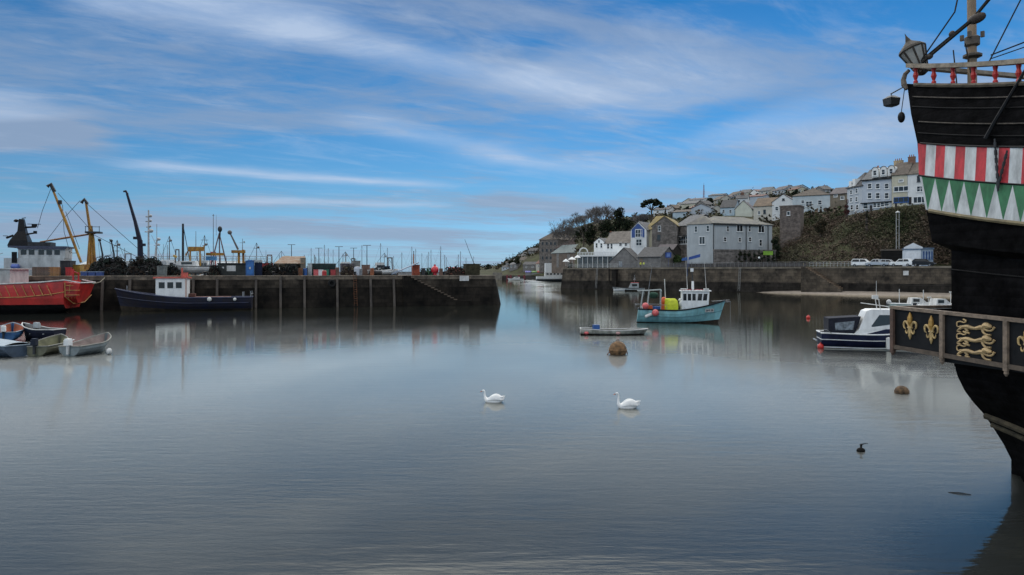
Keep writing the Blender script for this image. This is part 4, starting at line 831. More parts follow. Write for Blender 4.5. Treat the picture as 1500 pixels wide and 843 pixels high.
b = MB(); b.box2(-w_/2-.05, -.06, h_+.002, w_/2+.05, d_+.05, h_+.12); b.box2(-w_*.3, .2, h_+.12, w_*.3, d_-.2, h_+.2); b.build('roof', M('blue_roof', (.05, .16, .40), .5), r); b = MB(); b.box2(-w_*.36, -.03, .1, w_*.36, -.003, h_-.12); dr = b.build('door', M('blue_door', (.035, .15, .42), .5), r); b = MB(); b.box2(-.1, -.05, h_*.45, .12, -.03, h_*.6); b.build('sticker', offwhite, dr)
container('dark blue barrel crate next to the blue cabin', 373, 384, 386, 2, 1.4, navy, name='crate', cat='crate')
container('red tarpaulin covered box among the pots', 384, 400, 386.5, 5.5, 1.5, M('red_tarp', (.4, .05, .05), .7, .3), name='covered_box', cat='box')
# rusty roofed store
r, b, w_, h_, d_ = deckbox('store_shed', 'open fronted store with a rusty sloping sheet roof on the pier', 'shed', 404, 448, 386, 3.2, 4, None)
bb = MB(); bb.box2(-w_/2+.6, d_-.15, 0, w_/2, d_, h_+.9); bb.box2(w_/2-.75, -.3, 0, w_/2, d_-.16, h_+.85); bb.box2(-w_/2, d_-1.2, 0, -w_/2+.5, d_-.16, h_); bb.build('wall', M('tan_render', (.20, .17, .13), .85, .3, 1.5), r)
bb = MB(); bb.loft([[Vector((-w_/2-.2, -.4, h_-.1)), Vector((w_/2-.2, -.4, h_-.1)), Vector((w_/2-.2, -.4, h_+.0)), Vector((-w_/2-.2, -.4, h_+.0))], [Vector((-w_/2+1.0, d_+.2, h_+1.05)), Vector((w_/2+.1, d_+.2, h_+1.05)), Vector((w_/2+.1, d_+.2, h_+1.16)), Vector((-w_/2+1.0, d_+.2, h_+1.16))]]); bb.build('roof', M('rusty_sheet', (.20, .16, .12), .8, .4, 1.2, .2, col2=(.16, .07, .025)), r)
container('pale grey upright bin beside the rusty roofed store', 451, 457, 387, 2.5, 1, M('pale_grey_box', (.42, .46, .46), .6), name='bin', cat='bin')
container('dark green gear container beyond the grey bin', 458, 492, 387, 5, 2.5, M('dark_green_box', (.03, .05, .05), .7, .3), M('grey_lid', (.18, .19, .2), .7))
for i, (px, m, lab) in enumerate([(463, pink, 'pink crate'), (470, white, 'white crate'), (478, M('green_crate', (.03, .2, .12), .6), 'green crate'), (488, M('scarlet_crate', (.4, .05, .05), .6), 'scarlet crate')]):
    r, b, w_, h_, d_ = deckbox('crate', f'{lab} in front of the dark green container', 'crate', px-3.5, px+3.5, 396, 2.2, .8, None, group='fish crates on the pier'); b.build('body', m, r); b = MB(); b.box2(-w_/2-.04, -.05, h_+.002, w_/2+.04, d_+.04, h_+.08); b.build('rim', m, r)
container('purple grey container with a pale stripe behind the nets', 500, 518, 387, 6, 2.5, M('purple_grey', (.10, .08, .10), .7, .3))
container('grey square skip beyond the lamp post', 517, 528, 383, 6.5, 2, M('grey_skip', (.24, .24, .22), .8, .3), name='skip', cat='skip')
container('brown wooden crate stack near the white drum', 531, 542, 389, 4, 1.5, M('brown_crate', (.17, .10, .075), .8, .3), name='crate_stack', cat='crate')
b = MB(); b.lathe([(.5, 0), (.52, .05), (.52, .5), (.54, .52), (.52, .55), (.52, 1.0), (.45, 1.3), (.1, 1.35)], n=14); o = b.build('drum', M('white_blue_drum', (.5, .54, .6), .5, .2)); o.location = pier_pt(523.5, 1.6); tag(o, 'white drum with a blue foot on the edge of the pier', 'drum')
b = MB(); b.lathe([(.32, 0), (.34, .05), (.34, 1.25), (.2, 1.35)], n=12); o = b.build('bollard', red); o.location = pier_pt(475, .5, 4.1); tag(o, 'short red post hanging over the edge of the pier', 'post')
# small boats laid up on the quay
def pram(label, px, y, L, rz, m, tilt=0., dz=0.):
    r = thing('rowing_boat', label, 'rowing boat', pier_pt(px, y, DK+.3+dz), PRZ+rz); f = hull_fn(L, 1.5, (.5, .45, .65), .15, .8, .3, .45); hull_mesh(f, (0, .3, .6, 1), inner=(.05, .3, 1)).build('hull', [m, offwhite], r); gunwale(f, .04, 'gunwale', white, r); r.rotation_euler = (tilt, 0, PRZ+rz); return r
pram('grey rowing boat laid on the pier beside the brown crates', 556, 3, 3.6, .1, M('dull_boat_grey', (.2, .2, .2), .7))
pram('small white rowing boat next to the tilted plank', 571, 2, 2.4, -.1, white)
container('dark blue box behind the grey rowing boat', 563, 571, 391, 6, 1.5, navy, name='crate', cat='crate')
b = MB(); b.loft([[Vector((-1.9, y, -.9)), Vector((2.4, y, .95)), Vector((2.35, y, 1.1)), Vector((-1.95, y, -.75))] for y in (-.5, .5)]); o = b.build('tilted_board', M('blue_grey_board', (.33, .38, .46), .6, .2)); o.location = pier_pt(591, 2.0, DK+1.0); o.rotation_euler = (0, 0, PRZ); tag(o, 'long pale blue board propped at a slant against the red box', 'board')
container('orange red wooden box beside the propped board', 605, 615, 389, 2.2, 1.2, M('orange_red_box', (.34, .07, .03), .7, .25), name='box', cat='box')
r = thing('flag_pole', 'short dark post with a thin tip rising behind the orange red box', 'post', pier_pt(606, 4), PRZ); b = MB(); b.tube((0, 0, 0), (0, 0, 3.4), .13, .09, 8); b.mat(1); b.tube((0, 0, 2.2), (0, 0, 3.9), .06); b.build('pole', [M('orange_post', (.3, .1, .03), .7), dsteel], r)
r = thing('ball_buoy', 'large bright red ball buoy standing on the pier', 'buoy', pier_pt(637, 2.5, DK+.75)); b = MB(); b.ball((0, 0, .1), .62, .62, .66, 14, 10); b.tube((0, 0, .7), (0, 0, 1.0), .18, .14, 8); b.lathe([(.3, -.75), (.32, -.7), (.3, -.45)], n=10); b.build('float', M('scarlet_float', (.55, .03, .045), .4, .15), r)
for px, m, lab in ((668, pink, 'faded pink float on the net pile'),): pass
container('dark olive gear crate with slats near the pier end', 683, 703, 387.5, 2.5, 2, M('olive_crate', (.055, .05, .03), .8, .4), name='gear_crate', cat='crate')
b = MB(); b.tube((0, 0, 0), (-1.55, .2, 4.1), .055, .03, 6); b.ball((0, 0, .05), .15); o = b.build('leaning_pole', dsteel); o.location = pier_pt(694.5, 3.5, Zat(387.5, 122)); tag(o, 'thin grey pole leaning out of the olive gear crate', 'pole')
r = thing('flag_pole', 'small cluster of floats on a dark float rack by the pier end', 'float rack', pier_pt(664, 5.5)); r.name = 'float_rack'
b = MB(); b.box2(-.9, -.3, 0, .9, .3, .8); b.build('rack', dsteel, r)
for i, m in enumerate((pink, redbuoy, M('purple_float', (.12, .06, .2), .5))): b = MB(); b.ball((-.6+.6*i, 0, 1.05), .3); b.build('float', m, r)
# edge railing and bollards
b0 = None
for px in (215, 300, 400, 520, 650):
    b = MB(); b.lathe([(.22, 0), (.2, .06), (.14, .12), (.14, .4), (.24, .48), (.24, .55), (.1, .6)], n=10); o = b.build('mooring_bollard', black) if b0 is None else b0.copy()
    if b0 is None: b0 = o
    else: COL.objects.link(o)
    o.location = pier_pt(px, .7); tag(o, {215: 'iron bollard at the edge below the black pot heap', 300: 'iron bollard at the edge in front of the white laid up boat', 400: 'iron bollard at the edge by the low pots', 520: 'iron bollard at the edge by the white drum', 650: 'iron bollard at the edge left of the notice board'}[px], 'bollard', 'iron bollards along the pier edge')

# ---------------------------------------------------------------- big trawler behind the pier
tr = thing('beam_trawler', 'large beam trawler with black funnel mast and tall yellow booms behind the pier', 'trawler', G(70, 131), PRZ)
greyhull = M('dark_green_hull', (.03, .04, .045), .6, .3)
b = MB(); b.loft([[Vector((x, y*k, z)) for y, z in ((-3.4, 3.6), (-3.3, 1.5), (-2, -1), (2, -1), (3.3, 1.5), (3.4, 3.6))] for x, k in ((-13, .6), (-9, 1), (8, 1), (12, .75), (14, .2))]); b.build('hull', greyhull, tr)
def tx(px): return (px-70)/F*131*1.0
def tz(py): return Zat(py, 131)
b = MB(); b.box2(tx(21), -2.6, 3.6, tx(96), 2.6, tz(379)); b.build('deckhouse', M('deckhouse_white', (.50, .52, .52), .6, .25, 1, .1, streak=.6), tr)
b = MB(); b.box2(tx(38), -2.45, tz(379)+.003, tx(97), 2.45, tz(364)); b.mat(1); b.box2(tx(26), -2.7, tz(364)+.003, tx(99), 2.7, tz(361.5)); wh = b.build('wheelhouse', [MATS['deckhouse_white'], M('dark_blue_roof', (.05, .06, .10), .6)], tr)
b = MB(); b.box2(tx(38)-.01, -2.72, tz(366), tx(98), -2.46, tz(364.2)); b.build('roof_fascia', MATS['dark_blue_roof'], wh)
for px in (45, 55, 67, 77, 87): b = MB(); b.box((tx(px), -2.46, tz(370.5)), (.85, .06, .85)); b.build('window', glass, wh)
b = MB(); b.box((tx(34), -2.62, tz(378)), (.8, .06, 1.9)); b.build('door', black, tr)
b = MB(); b.loft([[Vector((tx(x0), -1.4*k, tz(y))), Vector((tx(x1), -1.4*k, tz(y))), Vector((tx(x1), 1.4*k, tz(y))), Vector((tx(x0), 1.4*k, tz(y)))] for x0, x1, y, k in ((22, 48, 361, 1), (25, 47, 353, .9), (33, 43, 340, .5), (34, 40, 322, .25))])
b.tube((tx(41), 0, tz(334)), (tx(55), 0, tz(333)), .18); b.tube((tx(44), 0, tz(329)), (tx(61), 0, tz(329)), .06); b.box((tx(53), 0, tz(331)), (.8, .3, .45)); b.tube((tx(43), 0, tz(344)), (tx(53), 0, tz(342)), .15); b.box((tx(54), 0, tz(341)), (.5, .4, .5)); b.tube((tx(37), 0, tz(324)), (tx(27), 0, tz(325)), .12); b.ball((tx(30), 0, tz(324.5)), .35, .35, .28); b.tube((tx(37), 0, tz(321)), (tx(42), 0, tz(320)), .08)
b.tube((tx(20), -1, tz(350)), (tx(28), -.6, tz(346)), .2); b.tube((tx(16), -1, tz(347)), (tx(22), -1, tz(347)), .06); b.build('funnel_mast', black, tr)
b = MB(); b.box2(tx(48), -1.6, tz(361)+.003, tx(77), 1.6, tz(355.5)); b.build('liferaft_deck', dsteel, tr)
def boom(pts, r, m, head=True):
    b = MB(); b.path([Vector((tx(x), y, tz(z))) for x, z, y in pts], r, 8); return b
b = boom([(118, 385, -2.6), (98, 325, -2.6), (80, 275, -2.6)], [.21, .25, .17], yellow); b.mat(1); b.path([Vector((tx(84), -2.6, tz(283))), Vector((tx(79), -2.6, tz(272))), Vector((tx(75), -2.6, tz(276)))], .32, 8); b.box((tx(91), -2.6, tz(298)), (.5, .6, .7)); b.build('boom', [yellow, dsteel], tr)
b = boom([(123, 386, 2.4), (120, 330, 2.4), (115, 292, 2.4)], [.22, .25, .2], yellow); b.mat(1); b.path([Vector((tx(117), 2.4, tz(296))), Vector((tx(113), 2.4, tz(289))), Vector((tx(109), 2.4, tz(295)))], .3, 8); b.build('boom', [yellow, dsteel], tr)
b = boom([(131, 392, 0), (129, 350, 0), (126, 330, 0)], [.30, .27, .22], yellow); b.tube((tx(123), -1.6, 3.6), (tx(126), -.2, tz(330)), .2); b.tube((tx(122), 1.6, 3.6), (tx(126), .2, tz(330)), .2)
b.mat(1); b.box((tx(130), 0, tz(340)), (2.4, 2.4, .3)); 
for dx in (-1.1, 0, 1.1): b.tube((tx(130)+dx, -1.15, tz(340)), (tx(130)+dx, -1.15, tz(331)), .05)
b.tube((tx(130)-1.2, -1.15, tz(332)), (tx(130)+1.2, -1.15, tz(332)), .05); b.build('gallows_mast', [yellow, dsteel], tr)
b = boom([(60, 355, 0), (90, 349, 0), (132, 341, 0)], [.14, .18, .15], yellow); b.build('boom', M('red_brown_boom', (.22, .09, .03), .6, .3, 1), tr)
b = MB(); b.box((tx(119), -1, 4.4), (1.6, 2.4, 2.6)); b.lathe([(.9, -1), (.9, 1)], (tx(121), 0, 5.6), 10); b.box((tx(128), -1, 4.0), (2.4, 2, 1.2)); b.build('winch', yellow, tr)
for pts in ([(75, 277), (64, 310), (58, 335)], [(84, 283), (128, 338)], [(128, 342), (205, 385)], [(117, 293), (205, 378)], [(113, 293), (90, 322), (70, 352)], [(90, 300), (92, 340), (100, 372)], [(94, 310), (112, 365)]):
    b = MB(); b.path([Vector((tx(x), -.5, tz(y))) for x, y in pts], .04, 4); b.build('stay', darkrope, tr)
b = MB(); b.path([Vector((tx(97), -2, tz(362))), Vector((tx(105), -2, tz(371))), Vector((tx(114), -2, tz(371)))], .07, 5); b.path([Vector((tx(20), -2.7, tz(372))), Vector((tx(10), -2.7, tz(376))), Vector((tx(10), -2.7, tz(392)))], .05, 5); b.build('guard_rail', steel, tr)
b = MB(); b.lathe([(.1, -.7), (.42, -.5), (.42, .5), (.1, .7)], (0, 0, 0), 10); o = b.build('liferaft', M('blue_white_tarp', (.12, .18, .5), .6), tr); o.location = (tx(36), -3.0, tz(391)); o.rotation_euler = (0, R(90), 0)

# ---------------------------------------------------------------- other vessels behind the pier
def moored(label, px, Y, L, hm_, fb=2.6, cat='fishing boat', name='fishing_vessel', B=4.5, rz=None):
    r = thing(name, label, cat, G(px, Y), PRZ if rz is None else rz); f = hull_fn(L, B, (fb, fb*.9, fb*1.4), .6, .8, 1.2, .4); hull_mesh(f, (0, .3, .6, 1), deck=(.5, 1)).build('hull', [hm_, steel], r); gunwale(f, .08, 'rub_rail', white, r); return r
def vx(px, c, Y): return (px-c)/F*Y
# leaning knuckle crane (quay crane)
Y = 116; r = thing('knuckle_crane', 'dark blue jointed crane arm leaning over the long gear heap', 'crane', pier_pt(206, 8), 0); yy = pier_pt(206, 8).y; zz_ = lambda py: Zat(py, yy)-DK; xx = lambda px: (px-206)/F*yy
cm = M('crane_blue_black', (.02, .02, .035), .5, .3)
b = MB(); b.tube((0, 0, 0), (0, 0, zz_(380)), .6, .45, 8); b.build('base', cm, r)
b = MB(); b.path([(xx(206), 0, zz_(385)), (xx(205), 0, zz_(352))], [.42, .36], 6); b.path([(xx(205), 0, zz_(354)), (xx(198), 0, zz_(325)), (xx(186), 0, zz_(284))], [.34, .24, .16], 6); b.path([(xx(187), 0, zz_(285)), (xx(184), 0, zz_(280)), (xx(181), 0, zz_(281))], [.16, .16, .14], 6); b.box((xx(200), 0, zz_(349)), (.8, .5, .4)); b.box((xx(209), 0, zz_(359)), (.7, .5, .4)); b.build('arm', cm, r)
# lattice white mast ship
r = moored('trawler with tall white instrument mast and reddish hull beyond the gear heaps', 222, 150, 18, M('dull_red_hull', (.25, .08, .08), .6, .3), 3.4)
def mast(r, c, Y, px, y0, y1, rad, m=offwhite, arms=()):
    b = MB(); b.tube((vx(px, c, Y), 0, Zat(y0, Y)), (vx(px, c, Y), 0, Zat(y1, Y)), rad, rad*.55, 6)
    for ay, w_, k in arms: b.tube((vx(px-w_, c, Y), 0, Zat(ay, Y)), (vx(px+w_, c, Y), 0, Zat(ay, Y)), rad*.5); k and b.ball((vx(px+w_*.6, c, Y), 0, Zat(ay-1.5, Y)), k, k, k*.8)
    return b.build('mast', m, r)
mast(r, 222, 150, 218, 400, 308, .26, M('mast_grey_white', (.42, .43, .44), .6), ((318, 4, .35), (325, 4, .3), (340, 5, .5), (333, 3, .3))); mast(r, 222, 150, 229, 395, 328, .10, MATS['mast_grey_white'], ((352, 4, .4), (360, 4, .3)))
b = MB(); b.tube((vx(226, 222, 150), 0, Zat(398, 150)), (vx(229, 222, 150), 0, Zat(352, 150)), .35, .15); b.tube((vx(222, 222, 150), 0, Zat(345, 150)), (vx(238, 222, 150), 0, Zat(382, 150)), .05); b.build('tripod', MATS['mast_grey_white'], r)
b = MB(); b.box2(-6, -1.8, 3, 3, 1.8, Zat(383, 150)); b.build('wheelhouse', MATS['deckhouse_white'], r)
for i in range(4): bb = MB(); bb.box((-5+2*i, -1.83, Zat(387, 150)), (.9, .06, .7)); bb.build('window', glass, r)
# two dark crane posts at 147 and 163
for px, top, lab in ((146, 350, 'thin dark derrick post with a hooked head left of its twin'), (163, 351, 'thin dark derrick post with a small round head beside the pot heap')):
    p = pier_pt(px, 9); r = thing('derrick_post', lab, 'post', p); h = Zat(top, p.y)-DK; b = MB(); b.path([(.5, 0, 0), (.4, 0, h*.6), (0, 0, h-.2), (-.25, 0, h)], [.14, .12, .1, .08], 6); b.ball((0, 0, h-.2), .22); b.tube((.3, 0, 0), (-.25, 0, h-.1), .02); b.build('post', dsteel, r)
# white laid-up boat with mast on the quay
r = thing('laid_up_boat', 'white motor cruiser laid up on the pier behind the small wheelhouse', 'motor boat', pier_pt(285, 4.5, DK+.4), PRZ+R(180-6)); f = hull_fn(8.6, 2.6, (.95, .95, 1.2), .2, .85, .8, .4); hull_mesh(f, (0, .25, .5, .75, 1), split=[(0, 0), (.75, 1)], deck=(.08, 0)).build('hull', [M('pale_boat_white', (.58, .59, .58), .5, .2), offwhite], r); gunwale(f, .05, 'rub_rail', dsteel, r)
b = MB(); b.loft([[Vector((x, s*.95, z)) for x, z in ((-.5, .9), (-.3, 1.75), (1.9, 1.75), (3.0, 1.1), (3.0, .9))] for s in (-1, 1)]); cb_ = b.build('cabin', offwhite, r)
for s in (-1, 1): b = MB(); b.box((.9, s*.96, 1.42), (1.5, .05, .32)); b.build('window', glass, cb_)
b = MB(); b.box((-3.0, 1.32, .55), (.5, .04, .5)); b.build('sticker', black, r)
for x in (-2.5, 0, 2.5): b = MB(); b.box((x, 0, -.25), (.3, 1.6, .3)); b.build('chock', wood, r)
# dark stub mast with davit
p = pier_pt(268, 7); r = thing('mast_post', 'thick dark mast with a curved davit behind the white laid up boat', 'mast', p); h = Zat(328, p.y)-DK; b = MB(); b.tube((0, 0, 0), (0, 0, h), .2, .16, 8); b.tube((.05, 0, h*.95), (1.0, 0, h*.3), .05); b.path([(-.9, 0, 0), (-.9, 0, h*.18), (-.4, 0, h*.26), (.3, 0, h*.26), (.4, 0, h*.1)], .14, 6); b.mat(1); b.box((.8, 0, .9), (.45, .4, 1.8)); b.box((-1.2, 0, h*.37), (.5, .3, .3), 0, .4); b.build('mast', [dsteel, M('ochre_paint', (.4, .26, .05), .6)], r)
# two beam trawlers seen beyond: yellow gallows
r = moored('grey trawler with a low yellow gallows and thin pole mast', 288, 165, 16, MATS['dark_skip'], 3.0)
b = MB(); c, Y = 288, 165
b.box2(vx(277, c, Y), -1, Zat(368, Y), vx(298, c, Y), 1, Zat(362, Y)); b.tube((vx(279, c, Y), -.8, 2.5), (vx(280, c, Y), -.8, Zat(366, Y)), .2); b.tube((vx(294, c, Y), -.8, 2.5), (vx(293, c, Y), -.8, Zat(366, Y)), .2); b.path([(vx(274, c, Y), -.8, Zat(375, Y)), (vx(277, c, Y), -.8, Zat(368, Y)), (vx(297, c, Y), -.8, Zat(367, Y)), (vx(299, c, Y), -.8, Zat(360, Y))], .2, 6); b.build('gallows', yellow, r)
mast(r, 288, 165, 287, 366, 339, .1, steel)
b = MB(); b.box2(vx(262, c, Y), -1.8, 2.5, vx(278, c, Y), 1.8, Zat(384, Y)); b.build('wheelhouse', offwhite, r); 
r = moored('trawler with a tall red and white tripod mast and hanging blue board', 320, 170, 17, MATS['dull_red_hull'], 3.0); c, Y = 320, 170
b = MB()
for x in (304, 322, 338): b.tube((vx(x, c, Y), -1 if x != 322 else 1, 2.5), (vx(321, c, Y), 0, Zat(342, Y)), .2, .14)
b.mat(1); b.ball((vx(322, c, Y), 0, Zat(336, Y)), .5, .5, .7); b.tube((vx(321, c, Y), 0, Zat(350, Y)), (vx(323, c, Y), 0, Zat(332, Y)), .3, .12); b.build('tripod_mast', [M('red_grey_paint', (.20, .14, .15), .6, .4, 1), dsteel], r)
mast(r, 320, 170, 313, 398, 314, .12, steel, ((316, 1.5, 0),)); mast(r, 320, 170, 317, 345, 315, .05, steel)
b = MB(); b.box2(vx(304, c, Y), -1.9, Zat(375, Y), vx(328, c, Y), -1.6, Zat(371, Y)); b.build('gallows', yellow, r)
b = MB(); b.box2(vx(304, c, Y), -2.4, Zat(382, Y), vx(319, c, Y), -2.3, Zat(376, Y)); b.build('name_board', M('sky_blue_board', (.10, .30, .55), .5), r)
r = moored('trawler with a tilted dark boom and yellow platform beyond the blue cabin', 352, 170, 15, MATS['dark_green_hull'], 3.0); c, Y = 352, 170
b = MB(); b.path([(vx(350, c, Y), 0, 2.5), (vx(350, c, Y), 0, Zat(368, Y))], .3, 6); b.path([(vx(357, c, Y), 0, 2.5), (vx(356, c, Y), 0, Zat(366, Y))], .3, 6); b.box2(vx(340, c, Y), -1, Zat(371, Y), vx(359, c, Y), 1, Zat(367, Y)); b.build('gallows', yellow, r)
b = MB(); b.path([(vx(349, c, Y), 0, Zat(366, Y)), (vx(338, c, Y), 0, Zat(342, Y))], [.26, .18], 6); b.ball((vx(337.5, c, Y), 0, Zat(341, Y)), .5, .4, .5); b.build('boom', M('grey_boom', (.12, .11, .11), .6), r)
mast(r, 352, 170, 355, 366, 350, .1, steel, ((356, 4, .2),))
# more vessels lying beyond the pier, each with its own rig
def rigged(label, px, Y, L, hm, masts, wh=None, gall=None, fb=2.8):
    r = moored(label, px, Y, L, hm, fb)
    for x, y0, y1, rad, arms in masts: mast(r, px, Y, x, y0, y1, rad, MATS['grey_boom'] if rad > .12 else steel, arms)
    if wh:
        b = MB(); b.box2(vx(wh[0], px, Y), -1.7, 2.2, vx(wh[1], px, Y), 1.7, Zat(wh[2], Y)); w_ = b.build('wheelhouse', wh[3], r)
        n_ = 3
        for k in range(n_): b = MB(); b.box((lerp(vx(wh[0], px, Y), vx(wh[1], px, Y), (k+.5)/n_), -1.73, Zat(wh[2], Y)-.9), (.7, .06, .6)); b.build('window', glass, w_)
    if gall:
        b = MB(); x0, x1, y1 = gall[:3]
        for x in (x0, x1): b.tube((vx(x, px, Y), -1, 2.2), (vx(lerp(x, (x0+x1)/2, .3), px, Y), -.3, Zat(y1, Y)), .17, .13)
        b.tube((vx(lerp(x0, x1, .05), px, Y), -.3, Zat(y1, Y)), (vx(lerp(x0, x1, .95), px, Y), -.3, Zat(y1, Y)), .15); b.build('gallows', gall[3], r)
    for (x0, y0), (x1, y1) in [((masts[0][0], masts[0][2]), (masts[0][0]-16, 392)), ((masts[0][0], masts[0][2]), (masts[0][0]+15, 392))]:
        b = MB(); b.tube((vx(x0, px, Y), 0, Zat(y0, Y)), (vx(x1, px, Y), 0, Zat(y1, Y)), .035, None, 4); b.build('stay', darkrope, r)
    return r
gb = MATS['grey_boom']
rigged('small grey trawler with a crossed short mast behind the tall black pot heap', 175, 160, 13, MATS['dark_skip'], [(172, 392, 352, .16, ((360, 4, .3), (368, 3, 0)))], (164, 178, 380, offwhite), (182, 192, 372, steel))
rigged('white wheelhouse trawler with two thin aerials between the instrument mast and the dark mast', 247, 158, 14, MATS['dull_red_hull'], [(248, 392, 346, .13, ((354, 3, .3),)), (240, 392, 358, .07, ())], (238, 255, 381, white), (256, 262, 366, gb))
rigged('blue hulled trawler with a stout red derrick beside the tripod mast trawler', 305, 190, 15, navy, [(300, 394, 345, .14, ((352, 5, 0), (360, 3, .4)))], (291, 304, 382, offwhite), (308, 316, 370, red))
rigged('grey green trawler with a rusty gallows beyond the walkway railing', 378, 185, 14, MATS['dark_green_hull'], [(376, 394, 356, .14, ((364, 4, .3),)), (389, 394, 366, .07, ())], (368, 384, 381, MATS['deckhouse_white']), (390, 398, 374, rust))
rigged('low dark workboat with a squat yellow gallows left of the rusty store', 408, 175, 11, navy, [(412, 394, 368, .10, ())], (402, 412, 384, offwhite), (416, 424, 376, yellow))
rigged('pale workboat with a stubby mast beyond the purple grey container', 508, 170, 11, steel, [(506, 394, 369, .11, ((375, 3, .25),))], (500, 512, 384, white), (514, 520, 379, gb))
rigged('white workboat with a dark gantry beyond the grey rowing boat', 560, 172, 12, white, [(563, 394, 371, .10, ((377, 3, .2),))], (551, 562, 385, offwhite), (566, 575, 378, gb))
for i, (px, yt, m, lab) in enumerate([(440, 393, rust, 'rusty oil drum at the right foot of the sloping store'), (447, 393.5, bluepaint, 'blue oil drum next to the pale upright bin'), (494, 392, MATS['brown_crate'], 'brown drum at the end of the green container'), (528, 394, steel, 'grey drum between the skip and the brown crates'), (545, 393, M('dull_orange', (.3, .1, .04), .7), 'dull orange drum beside the brown crates'), (580, 394.5, rust, 'rust red drum under the foot of the propped board'), (620, 393, dsteel, 'dark drum just right of the orange red box'), (646, 393.5, MATS['brown_crate'], 'brown drum beside the red ball buoy')]):
    p = pier_pt(px, 1.4+.5*(i % 3)); h = Zat(yt, p.y)-DK; b = MB(); b.lathe([(.28, 0), (.30, .03), (.30, h*.33), (.315, h*.35), (.30, h*.37), (.30, h*.68), (.315, h*.7), (.30, h*.72), (.30, h-.02), (.26, h)], n=12); o = b.build('oil_drum', m); o.location = p; tag(o, lab, 'drum', 'drums along the pier')
heap('pot_heap', 'low black line of crab pots below the propped board', 540, 576, 394, 4.5, 2, netm[0], 120, .32, 'pot heap', 14, netm)
heap('net_pile', 'grey green net mound between the drum and the bin', 446, 462, 392, 4, 2, netm[3], 80, .32, 'net pile', 15, [netm[3], netm[2]])
heap('pot_heap', 'dark pots heaped against the grey cabin unit', 243, 262, 390, 1.8, 2, netm[0], 100, .35, 'pot heap', 16, netm)
heap('net_pile', 'dark nets draped along the quay between the white boat and the work cabin', 306, 322, 391, 1.8, 2, netm[1], 80, .32, 'net pile', 17, [netm[1], netm[2], netm[0]])
for px, lab in ((262, 'steel ladder fixed on the pier wall behind the blue trawler wheelhouse'), (520, 'steel ladder fixed on the pier wall right of the tyre')):
    b = MB()
    for dx in (-.22, .22): b.path([(dx, .35, 4.9), (dx, 0, 4.75), (dx, -.25, 3.6), (dx, -1.15, .1)], .03, 5)
    for k in range(13): t = k/13; b.tube((-.22, lerp(-.02, -1.13, t), lerp(4.6, .2, t)), (.22, lerp(-.02, -1.13, t), lerp(4.6, .2, t)), .025, None, 4)
    o = b.build('ladder', rust); p = pier_pt(px, -.2, 0); o.location = p; o.rotation_euler = (0, 0, PRZ); tag(o, lab, 'ladder')
# fish market hall and railing beyond
r = thing('market_hall', 'long low grey market hall with a pale roof beyond the trawlers', 'building', G(250, 330), 0); b = MB(); b.box2(-40, 0, 0, 30, 14, Zat(389, 330)); b.build('wall', M('hall_grey_green', (.17, .22, .22), .8, .2, .3), r); b = MB(); b.loft([[Vector((-41, -1, Zat(389, 330))), Vector((31, -1, Zat(389, 330))), Vector((31, -1, Zat(388, 330))), Vector((-41, -1, Zat(388, 330)))], [Vector((-41, 7, Zat(383, 330))), Vector((31, 7, Zat(383, 330))), Vector((31, 7, Zat(382, 330))), Vector((-41, 7, Zat(382, 330)))], [Vector((-41, 15, Zat(389, 330))), Vector((31, 15, Zat(389, 330))), Vector((31, 15, Zat(388, 330))), Vector((-41, 15, Zat(388, 330)))]]); b.build('roof', M('pale_roof', (.36, .40, .42), .7, .2, .4), r)
for i in range(12): b = MB(); b.box((-36+5.6*i, -.03, 3.2), (2.6, .06, 2.4)); b.build('loading_door', M('hall_door', (.10, .14, .15), .7), r)
r = thing('walkway_railing', 'high pale steel railing of a raised walkway beyond the cabins', 'railing', G(340, 180), 0); b = MB()
for py in (376, 379.5, 383, 387): b.tube((vx(205, 340, 180), 0, Zat(py, 180)), (vx(399, 340, 180), 0, Zat(py, 180)), .06, None, 4)
for i in range(24): x = vx(205+194*i/23, 340, 180); b.tube((x, 0, 0), (x, 0, Zat(375.5, 180)), .06, None, 4)
b.build('rails', M('railing_grey', (.30, .34, .36), .6), r)
b = MB(); b.box2(vx(205, 340, 180), .1, 2, vx(399, 340, 180), 3, Zat(389, 180)); b.build('deck', M('walkway_deck', (.10, .13, .14), .8), r)
# lamp posts beyond the pier
for i, (px, top, Y, lab) in enumerate([(427, 359, 190, 'thin lamp post standing behind the rusty roofed store'), (467, 364, 200, 'thin lamp post beyond the pale grey bin'), (496.5, 362, 185, 'twin headed lamp post behind the dark green container'), (518, 364, 205, 'pale lamp post beyond the grey skip'), (537.5, 360, 175, 'tall dark lamp post behind the brown crates')]):
    r = thing('lamp_post', lab, 'lamp post', G(px, Y, 1.5), 0, 'lamp posts beyond the pier'); h = Zat(top, Y)-1.5; b = MB(); b.tube((0, 0, 0), (0, 0, h), .13, .08, 6); b.build('pole', dsteel, r); b = MB(); b.box((-.5, 0, h+.05), (.9, .3, .14)); b.box((.5, 0, h+.05), (.9, .3, .14)); b.build('lamp_head', steel, r)
